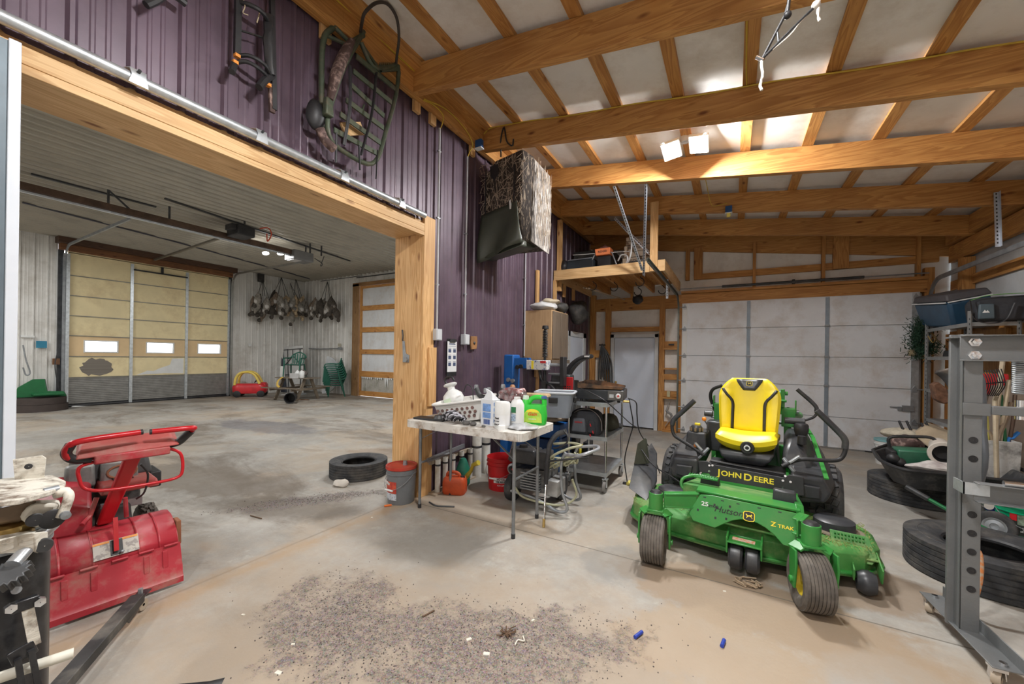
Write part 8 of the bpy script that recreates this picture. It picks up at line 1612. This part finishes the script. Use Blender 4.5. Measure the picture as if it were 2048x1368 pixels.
for i, (px, py, w_, d_, a, lb) in enumerate(((592, 789, .7, .35, .4, 'crumpled grey sheet lying left of the black bucket'), (578, 791, .8, .12, .1, 'thin pale strip on the floor left of the grey sheet'), (598, 800, .7, .08, .5, 'brown stick on the floor in front of the black bucket'))):
    p_ = atz(px, py, 0); tag(MB(Matrix.Translation(p_) @ rotm(0, 0, a)).tbox((0, 0, .03 if i == 0 else .015), (w_, d_, .05 if i == 0 else .03), .8).build('floor_scrap', [GALV, WHITE, TW][i]), lb, 'scrap')
# decoy bunches
DK = [mat('decoy_%s' % n, c, .8, var=.4, vscale=12) for n, c in (('brown', (.20, .15, .11)), ('tan', (.55, .42, .27)), ('grey', (.24, .22, .19)), ('dark', (.06, .05, .04)))]; DW = mat('decoy_white', (.55, .53, .5), .7)
def decoy(m):
    t = thing('duck_decoy', '', 'decoy', (0, 0, 0), 0, world=False)
    MB().loft([[(math.cos(2*PI*k/9)*r, math.sin(2*PI*k/9)*r*.8-.02, z) for k in range(9)] for z, r in ((.16, .01), (.1, .04), (.0, .10), (-.14, .135), (-.26, .11), (-.34, .05), (-.42, .035), (-.45, .01))]).build('body', DK[m], t); MB().sph((.0, -.08, -.40), .065, 8, (1, 1.2, 1.2)).build('head', DK[3 if m != 1 else 1], t); MB().sph((0, -.075, -.2), .075, 8, (1.1, .8, 1.3)).build('breast', DW if m % 2 == 0 else DK[2], t)
    return t
prot = [decoy(i) for i in range(4)]; rr = random.Random(21)
used = set()
clusters = [('left bunch on the left wall', [(508, 600), (520, 596), (533, 602), (512, 610), (526, 612), (518, 606), (540, 604)], 'L'), ('dark middle bunch on the left wall', [(545, 596), (552, 592), (560, 598), (549, 604), (558, 606), (565, 604)], 'L'), ('tan bunch near the corner', [(570, 599), (578, 602), (586, 600), (594, 602), (602, 600), (574, 608), (584, 612), (592, 610), (600, 610), (608, 602), (582, 620), (611, 610)], 'L'), ('bunch on the end wall', [(626, 608), (634, 606), (642, 604), (650, 608), (658, 606), (665, 604), (640, 612), (654, 614), (668, 610), (662, 613)], 'E')]
kk = 0
for lb, pts, wl in clusters:
    for j, (px, py) in enumerate(pts+[(a+3, b_+9) for a, b_ in pts[::2]]+[(a-3, b_-4) for a, b_ in pts[1::2]]):
        p_ = atx(px, py, XL+.35+.16*(j % 3)) if wl == 'L' else aty(px, py, YL-.3-.14*(j % 3))
        m = {'left': [0, 3, 2], 'dark': [3, 0, 2], 'tan ': [1, 1, 2], 'bunc': [0, 2, 3]}[lb[:4]][j % 3]; src = prot[m]
        rz = rr.uniform(-2, 2); lab_ = 'hanging duck decoy of the '+lb
        if m not in used: used.add(m); o = src; o.location = p_; o.rotation_euler = (rr.uniform(-.3, .3), rr.uniform(-.3, .3), rz); o['label'] = lab_; o['group'] = 'duck decoys, '+lb
        else: o = copy_thing(src, p_, (rr.uniform(-.3, .3), rr.uniform(-.3, .3), rz), lab_, 'duck decoys, '+lb)
for i, (ax, pts, wl, lb) in enumerate((((525, 560), [(515, 592), (525, 592), (530, 592), (538, 596)], 'L', 'cords holding the leftmost decoys'), ((563, 555), [(545, 592), (556, 590), (570, 592), (578, 594)], 'L', 'cords holding the dark middle decoys'), ((580, 566), [(590, 596), (596, 597)], 'L', 'cords slanting to the tan decoys'), ((591, 556), [(588, 596), (600, 597), (606, 600)], 'L', 'cords above the tan decoys near the corner'), ((655, 563), [(642, 600), (650, 600), (660, 602), (665, 600)], 'E', 'cords holding the decoys of the end wall'))):
    mb = MB(); A = atx(*ax, XL+.06) if wl == 'L' else aty(*ax, YL-.06)
    for (px, py) in pts: mb.tube([A, atx(px, py, XL+.5) if wl == 'L' else aty(px, py, YL-.4)], .009, 5)
    tag(mb.build('decoy_cord', DKST), lb, 'cord')
# wall fittings
tag(MB().tube([E_(618, 697), E_(640, 698), E_(680, 697)], .02, 6).box(E_(680, 697, YL-.12), (.12, .1, .1)).build('wall_pipe', STEEL), 'thin grey pipe with a box end on the far end wall', 'pipe'); tag(MB().box(E_(679, 690, YL-.06), (.1, .06, .12)).build('wall_switch', mat('switch_cream', (.5, .46, .36), .6)), 'small cream switch box on the end wall over the pipe', 'switch')
tag(MB().box(F_(522, 556), (.12, .18, .3)).build('speaker', BLKD), 'small dark box high on the left wall above the decoys', 'box'); tag(MB().box(F_(83, 689, XL+.06), (.02, .18, .18)).build('blue_sticker', mat('sticker_blue', (.03, .22, .35), .6)), 'blue paper scrap stuck on the far left wall', 'sticker')
tag(MB().box(F_(55, 673, XL+.03), (.06, .22, .05)).build('door_handle_bar', WHITE), 'white bar handle on the far left wall', 'handle'); tag(MB().box(F_(112, 723, XL+.12), (.08, .12, .16)).build('door_lock_box', mat('rust_box', (.2, .1, .05), .7)), 'small rusty box beside the yellow overhead door', 'box')
cable('extension_cord', 'grey cord looping on the far left wall', [F_(46, 690), F_(52, 720), F_(60, 745), F_(52, 750), F_(46, 735)], .015, STEEL); cable('extension_cord', 'dark cord running down beside the yellow door', [F_(115, 705), F_(110, 730), F_(115, 765), F_(124, 800)], .012, DKST)
tag(MB().box(F_(500, 690, XL+.08), (.03, .1, .1)).build('wall_outlet', WHITE), 'small white outlet on the left wall above the toy car', 'outlet'); bit('yellow_block', 'small yellow block at the left foot of the yellow door', 140, 812, (.12, .2, .12), TCY, 0, 'block'); bit('white_sheet', 'white sheet lying at the left foot of the yellow door', 165, 812, (.2, .5, .03), WHITE, .1, 'sheet')
# flywheel and green bracket
fw = thing('flywheel_stack', 'stack of brown-black round weights near the left wall', 'weights', (-15.0, 3.1, 0)); c_ = atz(70, 812, 0); c_ = Vector((c_.x+1.3, c_.y-.15, 0)); s_ = 1
for i, (r_, z0, z1) in enumerate(((.48, 0, .17), (.45, .175, .33))): MB().lathe([(.001, z0), (r_, z0), (r_, z1), (.001, z1)], c_, n=32).build('round_weight', mat('weight_brown', (.06, .045, .04), .7), fw)
gb = thing('green_bracket', 'dark green steel bracket sitting on the round weights', 'bracket', c_+Vector((0, 0, .335))); MB().prism([(-.42, 0), (.45, 0), (.40, .12), (.12, .14), (.08, .45), (-.12, .45), (-.35, .25)], .12, face_m(c_+Vector((0, 0, .345)), (.3, 1, 0), (0, 0, 1))).build('bracket_plate', mat('bracket_green', (.008, .13, .04), .45), gb, bevel=.01)
MB().box(tuple(c_+Vector((.08, .1, .42))), (.5, .5, .05)).build('bracket_flange', mat('bracket_green', (.008, .13, .04), .45), gb, bevel=.01)
# ceiling gear
RU = mat('rail_brown', (.10, .06, .04), .5, .4, var=.3); ZO = 4.15
op = thing('door_opener', 'grey garage door opener box with glowing bulbs at the end of a long brown rail', 'door opener', (-10.3, 6.4, ZO))
MB().bar((-10.10, -2.5, ZO+.05), (-10.16, 6.05, ZO+.05), .14, .12).build('opener_rail', RU, op); MB().bar((-10.10, -2.5, ZO-.03), (-10.16, 6.05, ZO-.03), .05, .03).build('rail_track', GALV, op)
MB().box2((-10.42, 6.05, ZO-.13), (-9.98, 6.6, ZO+.12)).build('opener_box', mat('opener_grey', (.16, .16, .16), .5), op, bevel=.02); MB().box2((-10.35, 6.08, ZO-.14), (-10.05, 6.3, ZO-.128)).build('opener_lens', mat('lens_grey', (.5, .5, .5), .4), op)
for x, y in ((-10.42, 5.95), (-10.75, 5.75)): MB().sph((x, y, ZO+.02), .07, 12, (1.5, 1, .6)).build('bulb', mat('led_bulb', (1, .98, .95), .5, emit=25, var=0), op)
for x, y in ((-10.0, 6.5), (-10.35, 6.6), (-9.95, 6.8)): MB().bar((x, y, ZO+.1), (x, y, ZL-.03), .03, .03, (0, 1, 0)).build('hanger', DKST, op)
MB().tube(smoothpath([(-9.98, 6.62, ZO), (-9.9, 6.8, ZO-.12), (-10.05, 6.85, ZO-.15), (-9.9, 6.85, ZO+.1)], 4), .012, 6).build('cord', DKST, op)
for y in (.4, 2.6): MB().bar((-10.1, y, ZO+.1), (-10.1, y, ZL-.03), .03, .03, (0, 1, 0)).bar((-10.1, y+.3, ZO+.1), (-10.1, y, ZL-.05), .03, .02, (1, 0, 0)).build('hanger', DKST, op)
MB().tube([(-10.1, 3.5, ZO+.1), (-10.1, 3.5, ZL-.04)], .02, 6).build('chain', DKST, op)
o2 = thing('door_opener', 'black garage door opener with a rail running to the yellow door', 'door opener', (-9.5, 4.6, 4.2)); c_ = atz(482, 465, 4.28)
MB().box(c_, (.5, .36, .22)).build('opener_box', BLK, o2, bevel=.02); MB().bar(c_+Vector((-.25, 0, .03)), Vector((XL+.2, c_.y+.3, 4.33)), .05, .05).build('opener_rail', mat('rail_dull', (.2, .18, .15), .5, .5), o2); MB().box(c_+Vector((.05, -.22, .05)), (.3, .12, .12)).build('motor_arm', BLK, o2, bevel=.01)
for dx in (-.15, .15): MB().bar(c_+Vector((dx, 0, .1)), c_+Vector((dx, 0, ZL-4.31)), .03, .03, (0, 1, 0)).build('hanger', DKST, o2)
MB().tube(smoothpath([c_+Vector((.3, .25, .12)), c_+Vector((.45, .35, .14)), c_+Vector((.5, .4, .0)), c_+Vector((.38, .38, -.15)), c_+Vector((.4, .35, .02))], 5), .014, 6).build('red_pull', mat('pull_red', (.5, .07, .03), .5), o2)
for a, b_, lb in (((62, 348), (312, 414), 'slotted dark channel fixed to the far ceiling nearest the timber'), ((330, 397), (700, 522), 'slotted dark channel running toward the far corner on the ceiling')):
    A, B_ = atz(*a, ZL-.06), atz(*b_, ZL-.06); tag(MB().bar(A, B_, .05, .03).build('ceiling_channel', DKST), lb, 'channel')
tag(MB().tube([atz(45, 405, ZL-.05), atz(330, 478, ZL-.05), atz(540, 535, ZL-.05), atz(620, 558, ZL-.05)], .02, 6).build('ceiling_cable', mat('cable_slate', (.06, .06, .08), .5)), 'dark cable fixed under the far ceiling in front of the yellow door', 'cable')
tag(MB().tube(smoothpath([atz(748, 462, ZL-.08), atz(756, 458, ZL-.1), atz(764, 462, ZL-.08), atz(756, 464, ZL-.06), atz(748, 462, ZL-.08)], 3), .012, 6).build('ceiling_ring', mat('ring_pale', (.4, .33, .26), .6)), 'small pale ring fixture on the far ceiling beside the post', 'ring')
for i, p_ in enumerate(ADDED_BAY_LAMPS):  # lamp bodies for the added, unseen bay lights
    t = thing('strip_lamp', ['strip lamp on the far ceiling over the opening', 'strip lamp on the far ceiling over the middle', 'strip lamp on the far ceiling near the post', 'strip lamp on the far ceiling near the opener', 'strip lamp on the far ceiling behind the opening', 'strip lamp on the far ceiling before the yellow door'][i], 'lamp', (p_[0], p_[1], p_[2]), 0, world=False)
    MB().box((0, 0, .12), (1.2, .26, .05)).build('lamp_housing', WHITE, t, bevel=.01); MB().box((0, 0, .09), (1.1, .2, .01)).build('diffuser', mat('strip_panel', (1, .98, .95), .5, emit=6., var=0), t)
